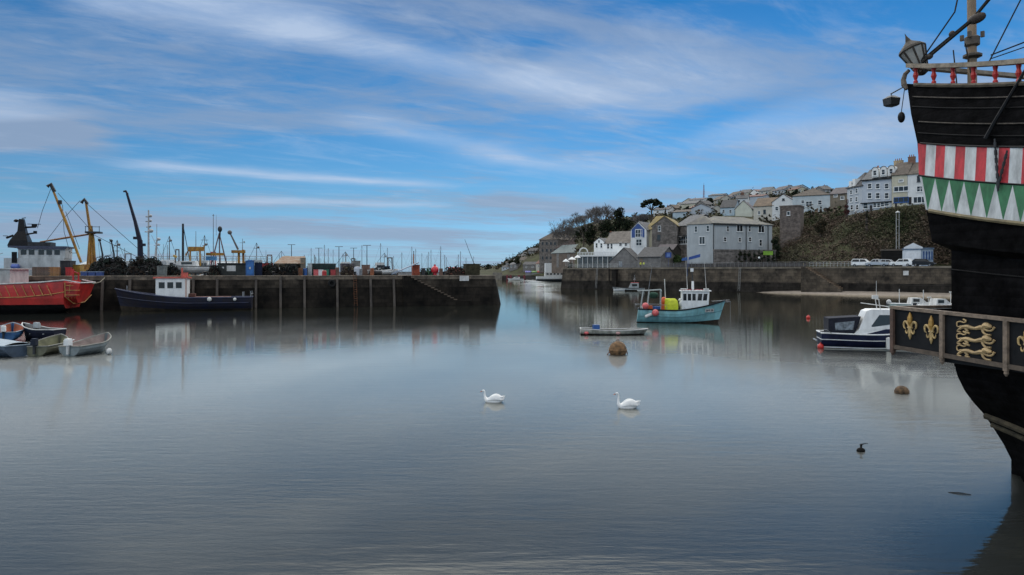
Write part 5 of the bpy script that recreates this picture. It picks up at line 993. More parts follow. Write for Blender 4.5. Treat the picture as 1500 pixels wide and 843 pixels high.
# yachts in the marina: only their masts top the pier
yr = thing('sailing_yacht', 'moored white sailing yacht showing only its thin bare mast above the pier', 'sailing boat', (0, 0, 0), 0, 'sailing yachts in the marina beyond the pier')
f = hull_fn(10, 3, (1.0, .95, 1.25), .5, .7, .6, .45); hull_mesh(f, (0, .4, .8, 1), deck=(.03, 0), nt=10).build('hull', white, yr)
b = MB(); b.loft([[Vector((x, s*.9*k, z)) for x, z in ((-1.5, .9), (-1.3, 1.5), (1.6, 1.45), (2.6, 1.05))] for s, k in ((-1, 1), (1, 1))]); b.build('cabin', offwhite, yr)
b = MB(); b.tube((.6, 0, 1.2), (.6, 0, 12.6), .13, .09, 5); b.tube((.6, -.9, 7.5), (.6, .9, 7.5), .03, None, 4); b.tube((.6, -.7, 10), (.6, .7, 10), .03, None, 4); b.build('mast', steel, yr)
b = MB(); b.tube((.6, 0, 2.2), (-3.4, 0, 2.3), .1, .1, 6); b.build('boom', bluepaint, yr)
b = MB()
for q in ((5.2, 0, 1.2), (-4.9, 0, 1.0), (.6, 1.4, 1), (.6, -1.4, 1)): b.tube((.6, 0, 12.5), q, .022, None, 3)
b.build('stay', steel, yr)
rnd = random.Random(11); first = True
for i in range(64):
    px = rnd.uniform(150, 470) if i < 26 else rnd.uniform(455, 700); Yv = rnd.uniform(250, 420)
    o = yr if first else copy_tree(yr); first = False
    o.location = G(px, Yv, 0); o.rotation_euler = (0, 0, rnd.choice((0.2, 3.3))+rnd.uniform(-.25, .25)); o.scale = (1, 1, rnd.uniform(.8, 1.25))
# far breakwater
b = MB(); b.loft([[Vector((x, 640+y, z)) for y, z in ((-9, -1), (-5, 4.2), (-4.9, 5.6), (-4, 5.6), (-3.9, 4.2), (6, 4.2), (10, -1))] for x in (-900, -400, -60)]); o = b.build('breakwater', M('breakwater_stone', (.16, .16, .16), .9, .3, .3)); tag(o, 'long low grey breakwater wall closing the outer harbour', 'breakwater')
# ---------------------------------------------------------------- terrain behind the right quay
QZ = 6.5
TT = [ # px, foot depth, bluff depth, bluff row, crest depth, crest row
 (660, 560, 640, 397, 800, 394), (700, 540, 620, 396, 760, 392.5), (730, 522, 570, 394, 720, 390), (748, 512, 560, 386, 700, 381), (765, 506, 550, 377, 690, 372), (785, 500, 540, 372, 670, 362), (815, 495, 535, 362, 620, 348),
 (838, 480, 520, 358, 600, 334), (842, 320, 360, 372, 500, 334), (880, 290, 330, 352, 450, 322), (920, 265, 300, 347, 430, 318), (960, 260, 300, 337, 440, 317), (1010, 256, 300, 327, 480, 304), (1060, 252, 292, 320, 480, 293),
 (1100, 244, 280, 324, 470, 287), (1130, 212, 248, 333, 450, 284), (1160, 200, 238, 328, 420, 282), (1215, 190, 222, 322, 400, 283), (1245, 187, 206, 317, 330, 291), (1300, 185, 199, 306, 330, 274), (1350, 184.5, 194, 299, 320, 266),
 (1400, 182, 190, 293, 310, 258), (1500, 150, 175, 285, 300, 250), (1750, 120, 150, 270, 280, 240)]
def trow(px):
    px = max(TT[0][0], min(TT[-1][0], px))
    for a, c in zip(TT, TT[1:]):
        if px <= c[0]:
            t = (px-a[0])/(c[0]-a[0]); return [lerp(a[i], c[i], t) for i in range(6)]
def hgt(px, Y):
    _, yf, yb, rb, yc, rc = trow(px); z0 = QZ-.1 if px > 840 else 2.9; zb = Zat(rb, yb); zc = Zat(rc, yc)
    if Y <= yf: return z0
    if Y <= yb: return lerp(z0, zb, sstep((Y-yf)/(yb-yf))*.35+.65*((Y-yf)/(yb-yf)))
    if Y <= yc: return lerp(zb, zc, (Y-yb)/(yc-yb))
    return zc-(Y-yc)*.03
b = MB(); b.smooth = True; pxs = [660+4*i for i in range(273)]; rows = []; nr = 40
for px in pxs:
    _, yf, yb, rb, yc, rc = trow(px); row = []
    for j in range(nr+1):
        t = j/nr; Y = lerp(yf-2, yb, t/.4) if t < .4 else (lerp(yb, yc, (t-.4)/.4) if t < .8 else lerp(yc, yc+260, (t-.8)/.2))
        p = G(px, Y, hgt(px, Y)); 
        if t > .02: p.z += 1.0*mnoise.noise(Vector((p.x*.06, p.y*.06, 0)))*min(1, t*6)
        row.append(p)
    rows.append(row)
b.loft(rows, caps=False, closed=False)
hillm = M('hill_ground', (.055, .06, .03), .95, .5, .12, .4, col2=(.035, .028, .018))
struct(b.build('hillside', hillm))
# quay
W0, W1, W2 = Vector((16.3, 235, 0)), Vector((95.6, 160, 0)), Vector((150, 108, 0)); WD = (W1-W0).normalized(); WN = Vector((-WD.y, WD.x, 0)); WRZ = math.atan2(WD.y, WD.x)   # WN points away from the water
def wall_x(px, y=0.):
    a = (px-CX)/F; return (a*(W0.y+y*WN.y)-W0.x-y*WN.x)/(WD.x-a*WD.y)
def wall_pt(px, y=0., z=QZ):
    q = W0+WD*wall_x(px, y)+WN*y; return Vector((q.x, q.y, z))
b = MB(); poly = [W0+WN*.6, W2+WN*.6, Vector((330, 60, 0)), Vector((330, 330, 0)), Vector((60, 330, 0)), Vector((30, 330, 0)), W0+WN*1+Vector((2, 2, 0))]
b.add([Vector((p.x, p.y, QZ-.02)) for p in poly], [tuple(range(len(poly)))]); struct(b.build('quay_road', M('quay_asphalt', (.07, .07, .07), .9, .3, .4, .1)))
qw = thing('quay_wall', 'long stone quay wall with weathered top across the right half of the harbour', 'quay wall', W0, WRZ)
qstone = M('quay_stone', (.115, .092, .068), .85, .5, .35, .8, col2=(.022, .019, .016), streak=.2, spec=.2, brick=(1.6, .7, .4))
qlow = M('quay_weed_stone', (.034, .029, .024), .85, .5, .5, .7, col2=(.007, .006, .005), streak=.3, spec=.15, brick=(1.6, .7, .4))
LW = (W2-W0).length
def wring(x0, x1, z, o): return [Vector((x0-o*.4, -o, z)), Vector((x1, -o, z)), Vector((x1, 6, z)), Vector((x0+9, 95, z)), Vector((x0+2-o*.4, 95, z))]
b = MB(); b.mat(1); b.loft([wring(0, LW, z, o) for z, o in ((-1.5, 1.0), (2.6, .5))]); b.mat(0); b.loft([wring(0, LW, z, o) for z, o in ((2.602, .48), (6.1, .05))]); b.build('wall', [qstone, qlow], qw)
b = MB(); b.loft([[Vector((0, -.22, z)), Vector((LW, -.22, z)), Vector((LW, .8, z)), Vector((0, .8, z))] for z in (6.103, 6.55)]); b.build('coping', M('quay_coping', (.17, .145, .11), .85, .35, .6, .3), qw)
# lower seaward apron: the darker projecting stretch in front of the left buildings
b = MB(); xa, xb = wall_x(900), wall_x(906); b.box2(xa, -1.4, -1.5, xb, -.3, 6.1); b.box2(wall_x(893), -.55, 0, wall_x(894.5), -.42, 6.3); b.build('pilaster', qlow, qw)
for px in (876, 1085):
    b = MB(); x = wall_x(px)
    for dx in (-.25, .25): b.tube((x+dx, -.35, 6.5), (x+dx, -1.1, .3), .05, None, 5)
    for k in range(15): t = k/15; b.tube((x-.25, lerp(-.37, -1.08, t), lerp(6.2, .5, t)), (x+.25, lerp(-.37, -1.08, t), lerp(6.2, .5, t)), .04, None, 4)
    b.build('ladder', M('ladder_grey', (.25, .25, .24), .7), qw)
# flight of steps down to the beach
b = MB(); x0, x1 = wall_x(1186), wall_x(1236); pts = [(x0-1.2, 6.5)]
for i in range(16): xb = lerp(x0, x1, (i+1)/16); pts += [(xb, lerp(6.4, 1.2, i/16)), (xb, lerp(6.4, 1.2, (i+1)/16))]
pts += [(x1+.5, -.5), (x0-1.2, -.5)]; b.mat(1); b.prism(pts, -2.4, -.2); b.mat(0)
for i in range(16): xa = lerp(x0, x1, i/16); xb = lerp(x0, x1, (i+1)/16); z = lerp(6.4, 1.2, i/16); b.box2(xa+.02, -2.52, z-.2, xb+.05, -.2, z+.03)
b.build('stairway', [M('steps_stone', (.19, .135, .09), .85, .4, .8, .3, col2=(.08, .055, .035)), qstone], qw)
b = MB(); b.path([(x0-.6, -2.3, 7.4), (x0-.6, -2.3, 6.5), (x0-.6, -2.3, 7.4), (x0, -2.3, 7.3), (x1, -2.3, 2.2)], .06, 5); b.build('hand_rail', M('ochre_rail', (.30, .23, .12), .7), qw)
sg = MB(); sg.box2(-.55, -.04, -.5, .55, .04, .5); o = sg.build('notice_board', offwhite); o.location = wall_pt(1327, -.45, 5.0); o.rotation_euler = (0, 0, WRZ); tag(o, 'square white notice board on the quay wall below the parked cars', 'sign')
# beach at the wall foot
b = MB(); b.smooth = True; rows = []
for px, wd, zt in ((1100, 1, -.1), (1130, 3, .2), (1165, 5, .4), (1200, 6.5, .5), (1260, 7, .55), (1330, 7, .55), (1400, 6, .5), (1500, 5, .4)):
    x = wall_x(px); rows.append([Vector((x, -.2, zt+.25)), Vector((x, -wd*.4, zt*.8)), Vector((x, -wd*.8, zt*.3)), Vector((x, -wd, -.3))])
b.loft(rows, caps=False, closed=False); o = b.build('beach', M('grey_sand', (.26, .22, .18), .9, .2, 1, .2)); o.location = W0; o.rotation_euler = (0, 0, WRZ); struct(o)
# far inner quay
fq = thing('far_quay', 'distant grey quay behind the harbour mouth with red fenders', 'quay', G(690, 500)); b = MB(); b.box2(-30, 0, -1, 85, 30, 2.7); b.build('wall', M('far_quay_stone', (.07, .065, .06), .9, .4, .3, .2), fq)
b = MB(); b.box2(G(722, 500).x-fq.location.x, -2, 0, G(735.5, 500).x-fq.location.x, -.01, Zat(399.5, 498)); b.build('jetty_block', M('jetty_concrete', (.21, .19, .16), .9, .3, .5), fq)
for px in (743, 748, 760, 768): b = MB(); b.box2(G(px, 500).x-fq.location.x-.7, -.5, .3, G(px, 500).x-fq.location.x+.7, -.01, 3.2); b.build('fender', M('dull_red_fender', (.20, .04, .05), .7), fq)

# ---------------------------------------------------------------- railings along the quay
def railing(name, label, px0, px1, y, h, n, m, bars=3, fn=wall_pt, base=QZ):
    p, q = fn(px0, y), fn(px1, y); r = thing(name, label, 'railing', p, math.atan2(q.y-p.y, q.x-p.x)); L = (q-p).length; b = MB()
    for i in range(bars): b.tube((0, 0, h*(i+1)/bars), (L, 0, h*(i+1)/bars), .035, None, 4)
    for i in range(n+1): b.tube((L*i/n, 0, 0), (L*i/n, 0, h+.02), .045, None, 4)
    b.build('rails', m, r); return r
rm = M('rail_paint', (.38, .40, .40), .5, .2, 2)
railing('railing', 'pale tubular railing along the quay edge left of the parked cars', 1186, 1248, .3, 1.15, 12, rm)
railing('railing', 'grey railing on the quay edge in front of the grey apartments', 912, 1184, .3, 1.25, 48, M('dull_rail', (.16, .165, .17), .6), 4)
railing('railing', 'thin railing at the seaward corner of the quay', 834, 905, .3, 1.2, 14, rm)
b = MB(); b.box2(0, 0, 0, wall_x(1180, 7)-wall_x(985, 7), .4, 1.15); o = b.build('parapet_wall', M('dark_parapet', (.05, .045, .045), .9, .4, 1, .3)); p = wall_pt(985, 7); o.location = p; o.rotation_euler = (0, 0, WRZ); tag(o, 'low dark stone parapet along the road below the grey apartments', 'wall')
# ---------------------------------------------------------------- buildings
WINC = {}
def window_mesh(w, h, style):
    k = (round(w, 1), round(h, 1), style)
    if k in WINC: return WINC[k]
    b = MB(); t = max(.09, min(.16, w*.12)); d = .10
    fm = {'w': white, 'd': M('dark_frame', (.06, .06, .065), .6), 'b': bluepaint, 'c': M('cream_frame', (.5, .47, .38), .6)}[style[0]]
    b.box2(-w/2, -d, -h/2, -w/2+t, 0, h/2); b.box2(w/2-t, -d, -h/2, w/2, 0, h/2); b.box2(-w/2+t, -d, -h/2, w/2-t, 0, -h/2+t); b.box2(-w/2+t, -d, h/2-t, w/2-t, 0, h/2)
    b.box2(-w/2-.1, -d-.1, -h/2-.12, w/2+.1, 0, -h/2-.003)
    n = max(1, round(w/1.1))
    for i in range(1, n): x = -w/2+w*i/n; b.box2(x-t*.4, -d*.9, -h/2+t, x+t*.4, -.002, h/2-t)
    if 's' in style: b.box2(-w/2+t, -d*.8, -t*.3, w/2-t, -.012, t*.3)
    b.mat(1); b.box2(-w/2+t, -.045, -h/2+t, w/2-t, -.004, h/2-t)
    WINC[k] = b.mesh('window', [fm, glass]); return WINC[k]
SHELL = {}
def house(name, label, px0, Y0, px1, Y1, dep, yb, ye, yr, roof, wm, rm_, wins=(), doors=(), chims=(), cat='house', group=None, over=.35, swins=(), deepen=3.0, chm=None):
    FL, FR = G(px0, Y0), G(px1, Y1); ex = (FR-FL); w = ex.length; ex.normalize(); ey = Vector((-ex.y, ex.x, 0)); Ym = (Y0+Y1)/2
    zb, ze, zr_ = Zat(yb, Ym), Zat(ye, Ym), Zat(yr, Ym+(dep/2 if roof in ('x', 'hip') else 0)); h = ze-zb; hr = zr_-zb
    r = thing(name, label, cat, (FL.x, FL.y, zb), math.atan2(ex.y, ex.x), group); r['_'] = 0; del r['_']
    b = MB(); b.box2(0, 0, -deepen, w, dep, h)
    if roof == 'x': b.loft([[Vector((x, .0, h-.002)), Vector((x, dep, h-.002)), Vector((x, dep/2, hr-.02))] for x in (0, w)])
    if roof == 'y': b.loft([[Vector((0, y, h-.002)), Vector((w, y, h-.002)), Vector((w/2, y, hr-.02))] for y in (0, dep)])
    wall = b.build('wall', wm, r); b = MB(); t = .16; o = over
    if roof == 'x':
        sl = (hr-h)/(dep/2)
        for s in (0, 1):
            e = (-o, h-o*sl) if s == 0 else (dep+o, h-o*sl)
            b.loft([[Vector((x, e[0], e[1]+.02)), Vector((x, dep/2, hr+.02)), Vector((x, dep/2, hr+t+.03)), Vector((x, e[0], e[1]+t+.02))] for x in (-o*.6, w+o*.6)])
    elif roof == 'y':
        sl = (hr-h)/(w/2)
        for s in (0, 1):
            e = (-o, h-o*sl) if s == 0 else (w+o, h-o*sl)
            b.loft([[Vector((e[0], y, e[1]+.02)), Vector((w/2, y, hr+.02)), Vector((w/2, y, hr+t+.03)), Vector((e[0], y, e[1]+t+.02))] for y in (-o*.6, dep+o*.6)])
    elif roof == 'hip':
        k = min(w, dep)*.45; ea = [Vector((-o, -o, h+.004)), Vector((w+o, -o, h+.004)), Vector((w+o, dep+o, h+.004)), Vector((-o, dep+o, h+.004))]; eb = [v+Vector((0, 0, .14)) for v in ea]
        rg = [Vector((k, dep/2, hr)), Vector((w-k, dep/2, hr))] if w >= dep else [Vector((w/2, k, hr)), Vector((w/2, dep-k, hr))]
        vs = ea+eb+rg; f_ = [(3, 2, 1, 0), (0, 1, 5, 4), (1, 2, 6, 5), (2, 3, 7, 6), (3, 0, 4, 7)]
        f_ += [(4, 5, 9, 8), (5, 6, 9), (6, 7, 8, 9), (7, 4, 8)] if w >= dep else [(4, 5, 8), (5, 6, 9, 8), (6, 7, 9), (7, 4, 8, 9)]
        b.add(vs, f_)
    elif roof == 'flat': b.box2(-.15, -.15, h+.003, w+.15, dep+.15, h+.4)
    rf = b.build('roof', rm_, r)
    def onf(px, py):
        a = (px-CX)/F; u = (a*FL.y-FL.x)/(ex.x-a*ex.y); Yq = FL.y+u*ex.y; return u, Zat(py, Yq)-zb, Yq
    for wn in wins:
        px, py, wp, hp = wn[:4]; st = wn[4] if len(wn) > 4 else 'ws'
        u, z, Yq = onf(px, py); ww, hh = wp/F*Yq/max(.5, ex.x), hp/F*Yq
        o_ = bpy.data.objects.new('window', window_mesh(ww, hh, st)); COL.objects.link(o_); o_.parent = r; o_.location = (u, -.003, z)
    for py, dd, wp, hp in swins:      # on the left flank; dd = metres back from the front corner
        o_ = bpy.data.objects.new('window', window_mesh(wp, hp, 'ws')); COL.objects.link(o_); o_.parent = r; o_.location = (-.003, dd, Zat(py, Y0)-zb); o_.rotation_euler = (0, 0, R(-90))
    for dn in doors:
        px, py0, py1, wp, dm = dn; u, z1, Yq = onf(px, py1); _, z0, _ = onf(px, py0); ww = wp/F*Yq; b = MB(); b.box2(u-ww/2, -.07, min(z0, z1), u+ww/2, -.003, max(z0, z1)); b.build('door', dm, r)
    for px, ytop, ww in chims:
        u, z, Yq = onf(px, ytop); z = Zat(ytop, Yq+dep/2)-zb; b = MB(); b.box2(u-ww/2, dep/2-.5, h, u+ww/2, dep/2+.5, z); b.box2(u-ww/2-.08, dep/2-.58, z+.002, u+ww/2+.08, dep/2+.58, z+.15)
        ch_ = b.build('chimney', chm or M('brick_chimney', (.16, .08, .055), .9, .3, 1), rf); b = MB()
        for k in range(max(1, int(ww/.5))): b.lathe([(.14, 0), (.11, .6)], (u-ww/2+.3+k*.5, dep/2, z+.152), 8)
        b.build('chimney_pot', M('terracotta', (.32, .13, .07), .8), ch_)
    r['_h'] = h; del r['_h']
    return r
slate = M('slate_roof', (.10, .105, .115), .7, .3, 1.2, .2, brick=(.5, .3, .75)); dslate = M('dark_slate_roof', (.06, .06, .065), .75, .3, 1.2, .2, brick=(.5, .3, .75)); mossr = M('mossy_slate', (.155, .148, .122), .85, .4, .5, .2, col2=(.10, .098, .10)); ochr = M('ochre_roof', (.22, .16, .05), .85, .4, .4, .2, col2=(.13, .11, .06)); brownr = M('brown_tile_roof', (.105, .085, .068), .85, .3, 1, .2); purpler = M('purple_slate', (.10, .085, .09), .8, .3, 1, .2)
gw = M('grey_render', (.40, .43, .44), .85, .12, .6, .05, streak=.6); wr = M('white_render', (.68, .69, .68), .8, .12, .6, .05, streak=.6); crm = M('cream_render', (.50, .47, .36), .85, .12, .6, .05, streak=.5); pbl = M('pale_blue_render', (.42, .52, .58), .8, .12, .6); rstone = M('rubble_stone', (.215, .19, .17), .9, .4, .8, .4, brick=(.9, .4, .55)); brickw = M('dull_brick', (.19, .155, .135), .9, .35, .8, .3, brick=(.6, .25, .7)); gst = M('grey_stone_wall', (.20, .19, .18), .9, .3, .8, .2)
ddoor = M('dark_door', (.03, .03, .032), .6)
# grey apartments: two wings meeting at the drainpipe corner
apt = house('apartment_block', 'large grey rendered apartment house with hipped mossy roof on the quay', 1045, 210, 1131, 219, 12, 388, 329, 318, 'hip', gw, mossr,
  [(1066, 335.5, 4, 9), (1083.5, 334.5, 11, 11, 'w'), (1098, 335.5, 4, 9), (1115, 336, 11, 11, 'w'), (1062, 351, 5, 7), (1083.5, 351.5, 5, 7), (1098.5, 351, 5, 7), (1114, 356, 5, 10)], cat='apartment block', chims=())
ap2 = house('apartment_block', 'narrower grey rendered wing with paired white window left of the drainpipe', 1008, 213.6, 1044.6, 210.3, 11, 388, 329, 317, 'hip', gw, mossr, [(1019.5, 336, 4, 9), (1037, 335, 4, 9), (1028.5, 352.5, 8, 12, 'w')], cat='apartment block')
for px, Y in ((1045.5, 209.8), (1093, 214.8), (1126, 218)):
    b = MB(); p = G(px, Y, 0)-apt.location; q = Matrix.Rotation(-apt.rotation_euler.z, 3, 'Z') @ Vector((p.x, p.y, 0)); b.tube((q.x, -.12, 0), (q.x, -.12, Zat(329, 212)-apt.location.z), .12, None, 6); b.build('drainpipe', dsteel, apt)
b = MB(); q = Zat(329.5, 212)-apt.location.z; b.box2(-.4, -.42, q-.18, 17.6, -.33, q+.16); b.build('gutter', dsteel, apt)
gard = house('garden_wall', 'rough stone garden wall with ragged shrubs before the grey apartments', 1047, 206, 1136, 211, .6, 389, 368, 367, 'flat', rstone, rstone, cat='wall')
# stone building with ochre roof
house('stone_warehouse', 'rubble stone gabled warehouse with a half ochre roof behind the quay', 955, 246, 992, 243, 22, 388, 331, 317, 'y', rstone, ochr, [(966, 335, 4, 8), (965, 348, 5, 8, 'd')], cat='warehouse')
house('stone_annex', 'stone annex with a grey slate roof and a wide white window', 989, 248, 1010, 242, 14, 388, 331, 317, 'x', rstone, slate, [(1001, 352, 14, 12, 'ws')], cat='warehouse')
b = MB(); b.box2(-2.2, -1.6, 0, 2.2, 0, .2); o = b.build('awning', ddoor); o.location = P(1001, 346, 244.4); tag(o, 'dark flat awning over the wide white window', 'awning')
house('boat_shed', 'dark open porch shed under the stone gable', 962, 236, 986, 233, 7, 388, 366, 359, 'x', M('dark_boards', (.03, .028, .026), .9), purpler, cat='shed')
house('blue_gable_house', 'white house with a bright blue boarded gable and twin white windows', 924, 252, 947, 249, 14, 388, 337, 325, 'y', wr, slate, [(936, 342, 9, 12), (936, 355.5, 8, 10)], cat='house')
bgm = M('blue_boards', (.035, .085, .27), .6, .2, 2)
o = bpy.data.objects['blue_gable_house']; b = MB(); hh = Zat(337, 250.5)-o.location.z; ww = 5.4; zt = Zat(326, 250.5)-o.location.z
b.prism([(.35, hh-2.6), (ww-.45, hh-2.6), (ww-.45, hh+.1), (ww/2-.05, zt-.3), (.35, hh+.1)], -.06, -.003); b.build('gable_boarding', bgm, o)
for px in (936,):
    wn = bpy.data.objects.new('window', window_mesh(2.0, 2.7, 'ws')); COL.objects.link(wn); wn.parent = o; wn.location = (ww/2-.05, -.064, hh-1.2)
house('cream_house', 'cream walled house under an ochre mossy roof beside the blue gable', 946.5, 252, 958, 250, 14, 388, 336, 318, 'x', crm, ochr, cat='house')
house('slate_shed', 'old stone shed with a long low dark slate roof on the quay edge', 934, 224, 968, 219.5, 11, 390, 376, 363, 'x', gst, dslate, doors=[(939, 390, 379, 5, wood)], cat='shed', over=.5)
house('stone_gable_shed', 'grey stone shed with a steep triangular gable facing the water', 893, 230, 935, 226.5, 9, 391, 384, 363.5, 'y', gst, dslate, doors=[(909, 391, 383, 5, M('pale_door', (.3, .32, .33), .7))], cat='shed')
bs = MB(); bs.box2(-1.2, -.04, -.5, 1.2, .04, .5); o = bs.build('blue_notice', M('blue_sign_paint', (.03, .08, .32), .5)); o.location = P(916, 388, 228.5); tag(o, 'blue board leaning on the grey stone gable shed', 'sign')
bs = MB(); bs.box2(-.9, -.04, -.8, .9, .04, .8); bs.tube((0, 0, -.8), (0, 0, -3.4), .05); bs.mat(1); bs.box2(-.5, -.06, -.5, .5, -.045, .5); o = bs.build('round_blue_sign', [MATS['blue_sign_paint'], M('pale_sign_blue', (.15, .25, .55), .5)]); o.location = P(979, 374, 222); tag(o, 'blue square sign with a paler middle in front of the dark porch shed', 'sign')
bs = MB(); bs.prism([(-1.6, -.8), (1.6, 0), (1.7, .9), (-1.5, 0)], -.05, .05); bs.tube((-1.5, 0, 0), (-1.5, 0, -4), .06); o = bs.build('blue_banner', MATS['blue_sign_paint']); o.location = P(1017, 377, 205); tag(o, 'blue slanting banner on a post before the narrow grey wing', 'banner')
# white pub with arches
pub = house('white_inn', 'bright white gabled inn with arched trim above the harbour', 870, 292, 885.5, 290, 12, 388, 355, 349, 'y', M('bright_white_render', (.78, .79, .78), .7, .08, .6, .04), slate, [(874, 360, 3, 7), (881, 360, 3, 7), (877.5, 354, 2.5, 4)], cat='inn')
house('white_inn_wing', 'long white wing of the inn with a grey brown roof', 885.5, 290, 922, 283, 11, 388, 356, 340, 'x', MATS['bright_white_render'], M('grey_brown_roof', (.16, .14, .12), .8, .3, .8), [(891, 361, 3.5, 8), (896, 361, 3, 8), (909, 358, 4, 6), (917, 358, 4, 6)], chims=[(884.5, 342, 1.4)], cat='inn', chm=gst)
ter = thing('terrace_balustrade', 'white balustraded terrace on columns below the inn', 'terrace', G(846, 284), math.atan2(-6, 15)); L = (G(905, 278)-G(846, 284)).length; ter.rotation_euler = (0, 0, math.atan2(278-284, (G(905, 278)-G(846, 284)).x)); zt = Zat(374, 281)
b = MB(); b.box2(0, 0, zt-.5, L, 7, zt); b.build('deck', white, ter)
b = MB(); b.box2(0, -.05, zt+1.0, L, .15, zt+1.15)
for i in range(26): b.box2(L*i/26, 0, zt+.002, L*i/26+.22, .1, zt+.998)
b.build('balustrade', white, ter)
b = MB(); b.path([(1.0+1.6*math.cos(a)+1.4, -.02, zt+1.15+1.6*math.sin(a)) for a in [R(18*k) for k in range(11)]], .22, 6); b.build('arch', white, ter)
b = MB()
for i in range(9): b.box2(L*i/8-.12, .2, 0, L*i/8+.12, .44, zt-.503)
b.build('column', offwhite, ter); b = MB(); b.box2(0, 1.0, 0, L, 1.15, zt-.55); b.build('glazed_front', M('grey_glass_front', (.10, .115, .12), .25, .3, .8), ter)
for i, (px, py, w_) in enumerate([(829, 383.5, 10), (838, 380.5, 12), (846, 378, 10)]):
    p = P(px, 390, 262+6*i); s = w_/F*p.y/2; zt_ = Zat(py-4, p.y)-p.z; b = MB(); b.lathe([(s, zt_-1.0), (s*.55, zt_-.45), (.05, zt_)], n=8); b.tube((0, 0, 0), (0, 0, zt_-.5), .06); p.z = p.z; o = b.build('parasol', white); o.location = p; tag(o, ['low white parasol at the seaward corner of the quay', 'widest white parasol, middle one of the three below the balustrade', 'uppermost white parasol next to the balustraded terrace'][i], 'parasol', 'white parasols on the quay')
# sheds and mill beyond
house('slate_store', 'long low brown store with a pale green slate roof beyond the inn', 808, 398, 872, 362, 14, 392, 370, 358.5, 'x', M('brown_render', (.15, .115, .09), .9, .3, .5), M('green_slate', (.12, .15, .15), .7, .2, .6), doors=[(817, 392, 372, 6, gst), (833, 392, 373, 7, gst)], cat='store')
mill = house('brick_mill', 'tall grey brown mill with hipped roof and rows of small windows', 790, 455, 817, 448, 26, 392, 351.5, 341, 'hip', rstone, brownr, [(x, y, 2.4, 4, 'd') for x in (795, 801, 807, 813) for y in (357, 367, 378)], cat='mill', swins=[(358, 6, 1, 1.6), (358, 14, 1, 1.6), (368, 6, 1, 1.6), (368, 14, 1, 1.6), (380, 10, 1, 1.6)])
house('mill_wing', 'lower wing of the mill with a purple brown hipped roof', 814, 412, 850, 404, 16, 392, 363, 350, 'hip', brickw, M('purple_brown_roof', (.10, .07, .065), .85, .3, .8), cat='mill')
# kiosk and shed on the right quay
KD = 178
house('timber_shed', 'black open boat shed with a sloping roof beside the white kiosk', 1291, 181, 1322, 179, 6, 391, 367.5, 366.5, 'flat', M('black_boards', (.014, .013, .012), .9, .3), brownr, cat='shed')
ki = house('kiosk', 'white kiosk with blue trimmed pediment and a wide shutter', 1322, 179, 1349, 177, 5, 391, 366.5, 366, 'flat', M('kiosk_white', (.62, .65, .68), .6, .1, 1), M('blue_grey_trim', (.12, .18, .26), .6), doors=[(1336.5, 389, 369, 18, M('shutter_white', (.70, .72, .74), .5, .1, 2))], cat='kiosk')
b = MB(); b.prism([(.3, 4.35), (4.3, 4.35), (4.3, 4.7), (3.1, 5.3), (2.3, 5.75), (1.5, 5.3), (.3, 4.7)], -.2, .0); b.build('pediment', MATS['kiosk_white'], ki)
house('kiosk_annex', 'striped blue and white side room of the kiosk', 1349.4, 177, 1367, 178, 4.5, 391, 365.5, 365, 'flat', M('pale_blue_stripes', (.34, .42, .52), .6, .3, 1), MATS['blue_grey_trim'], [(1353+4*i, 374, 1.6, 11, 'b') for i in range(4)], cat='kiosk')
# terrace on the cliff
TY = 203
t1 = house('terrace_house', 'pale blue grey end house of the cliff terrace with a mansard attic', 1241, 213, 1262.5, 206, 10, 320, 275, 256, 'hip', M('pale_grey_render', (.42, .46, .50), .8, .1, .5, .05), dslate, [(1247, 282, 3, 7), (1255, 280, 3, 7), (1247, 293, 3, 7), (1255, 292, 3, 7), (1248, 304, 3.4, 8), (1256, 304, 3.4, 8), (1248, 270, 3.5, 5)], chims=[(1262, 250, 1.2)], chm=M('grey_chimney', (.3, .31, .32), .8))
b = MB(); o = t1; q = Zat(270, 210)-o.location.z; b.box2(1.2, -.2, q-.8, 2.4, 3, q+1.0); b.box2(2.9, -.2, q-.6, 4.2, 3, q+1.4); b.build('dormer', wr, t1)
t2 = house('terrace_house', 'tall pale terrace house with three round topped dormers and a black cornice', 1262.8, 206, 1306, 200, 11, 312, 263, 249, 'x', M('pale_blue_white_render', (.44, .48, .53), .8, .1, .5, .05), slate, [(x, y, 4.2, h_, 'ws') for y, h_ in ((273, 8), (287, 9)) for x in (1274, 1286, 1299)]+[(1268, 302, 5, 9), (1282, 301, 4, 7), (1287, 301, 4, 7), (1293, 300, 4, 7), (1299, 299, 5, 7)], doors=[(1276, 309, 301, 3.2, ddoor)], chims=[(1304, 238, 2.2)], chm=M('cream_chimney', (.42, .32, .2), .8))
b = MB(); q = lambda py: Zat(py, 203)-t2.location.z
b.box2(-.3, -.45, q(297.6), 9.6, 0, q(296.3)); b.box2(-.3, -.5, q(264), 9.6, -.02, q(262.4)); b.build('cornice', black, t2)
for i, px in enumerate((1281, 1292.5, 1303)):
    u = (px-1262.8)/F*203*1.04; b = MB(); wd = .85; b.prism([(u-wd, q(260)), (u+wd, q(260)), (u+wd, q(250))]+[(u+wd*math.cos(R(20*k)), q(250)+wd*math.sin(R(20*k))) for k in range(1, 9)]+[(u-wd, q(250))], -.1, 4); dm = b.build('dormer', wr, t2)
    wn = bpy.data.objects.new('window', window_mesh(1.0, 1.5, 'ws')); COL.objects.link(wn); wn.parent = dm; wn.location = (u, -.103, q(253.5))
    b = MB(); b.path([(u+(wd+.1)*math.cos(R(20*k)), -.12, q(250)+(wd+.1)*math.sin(R(20*k))) for k in range(10)], .09, 5); b.build('trim', dsteel, dm)
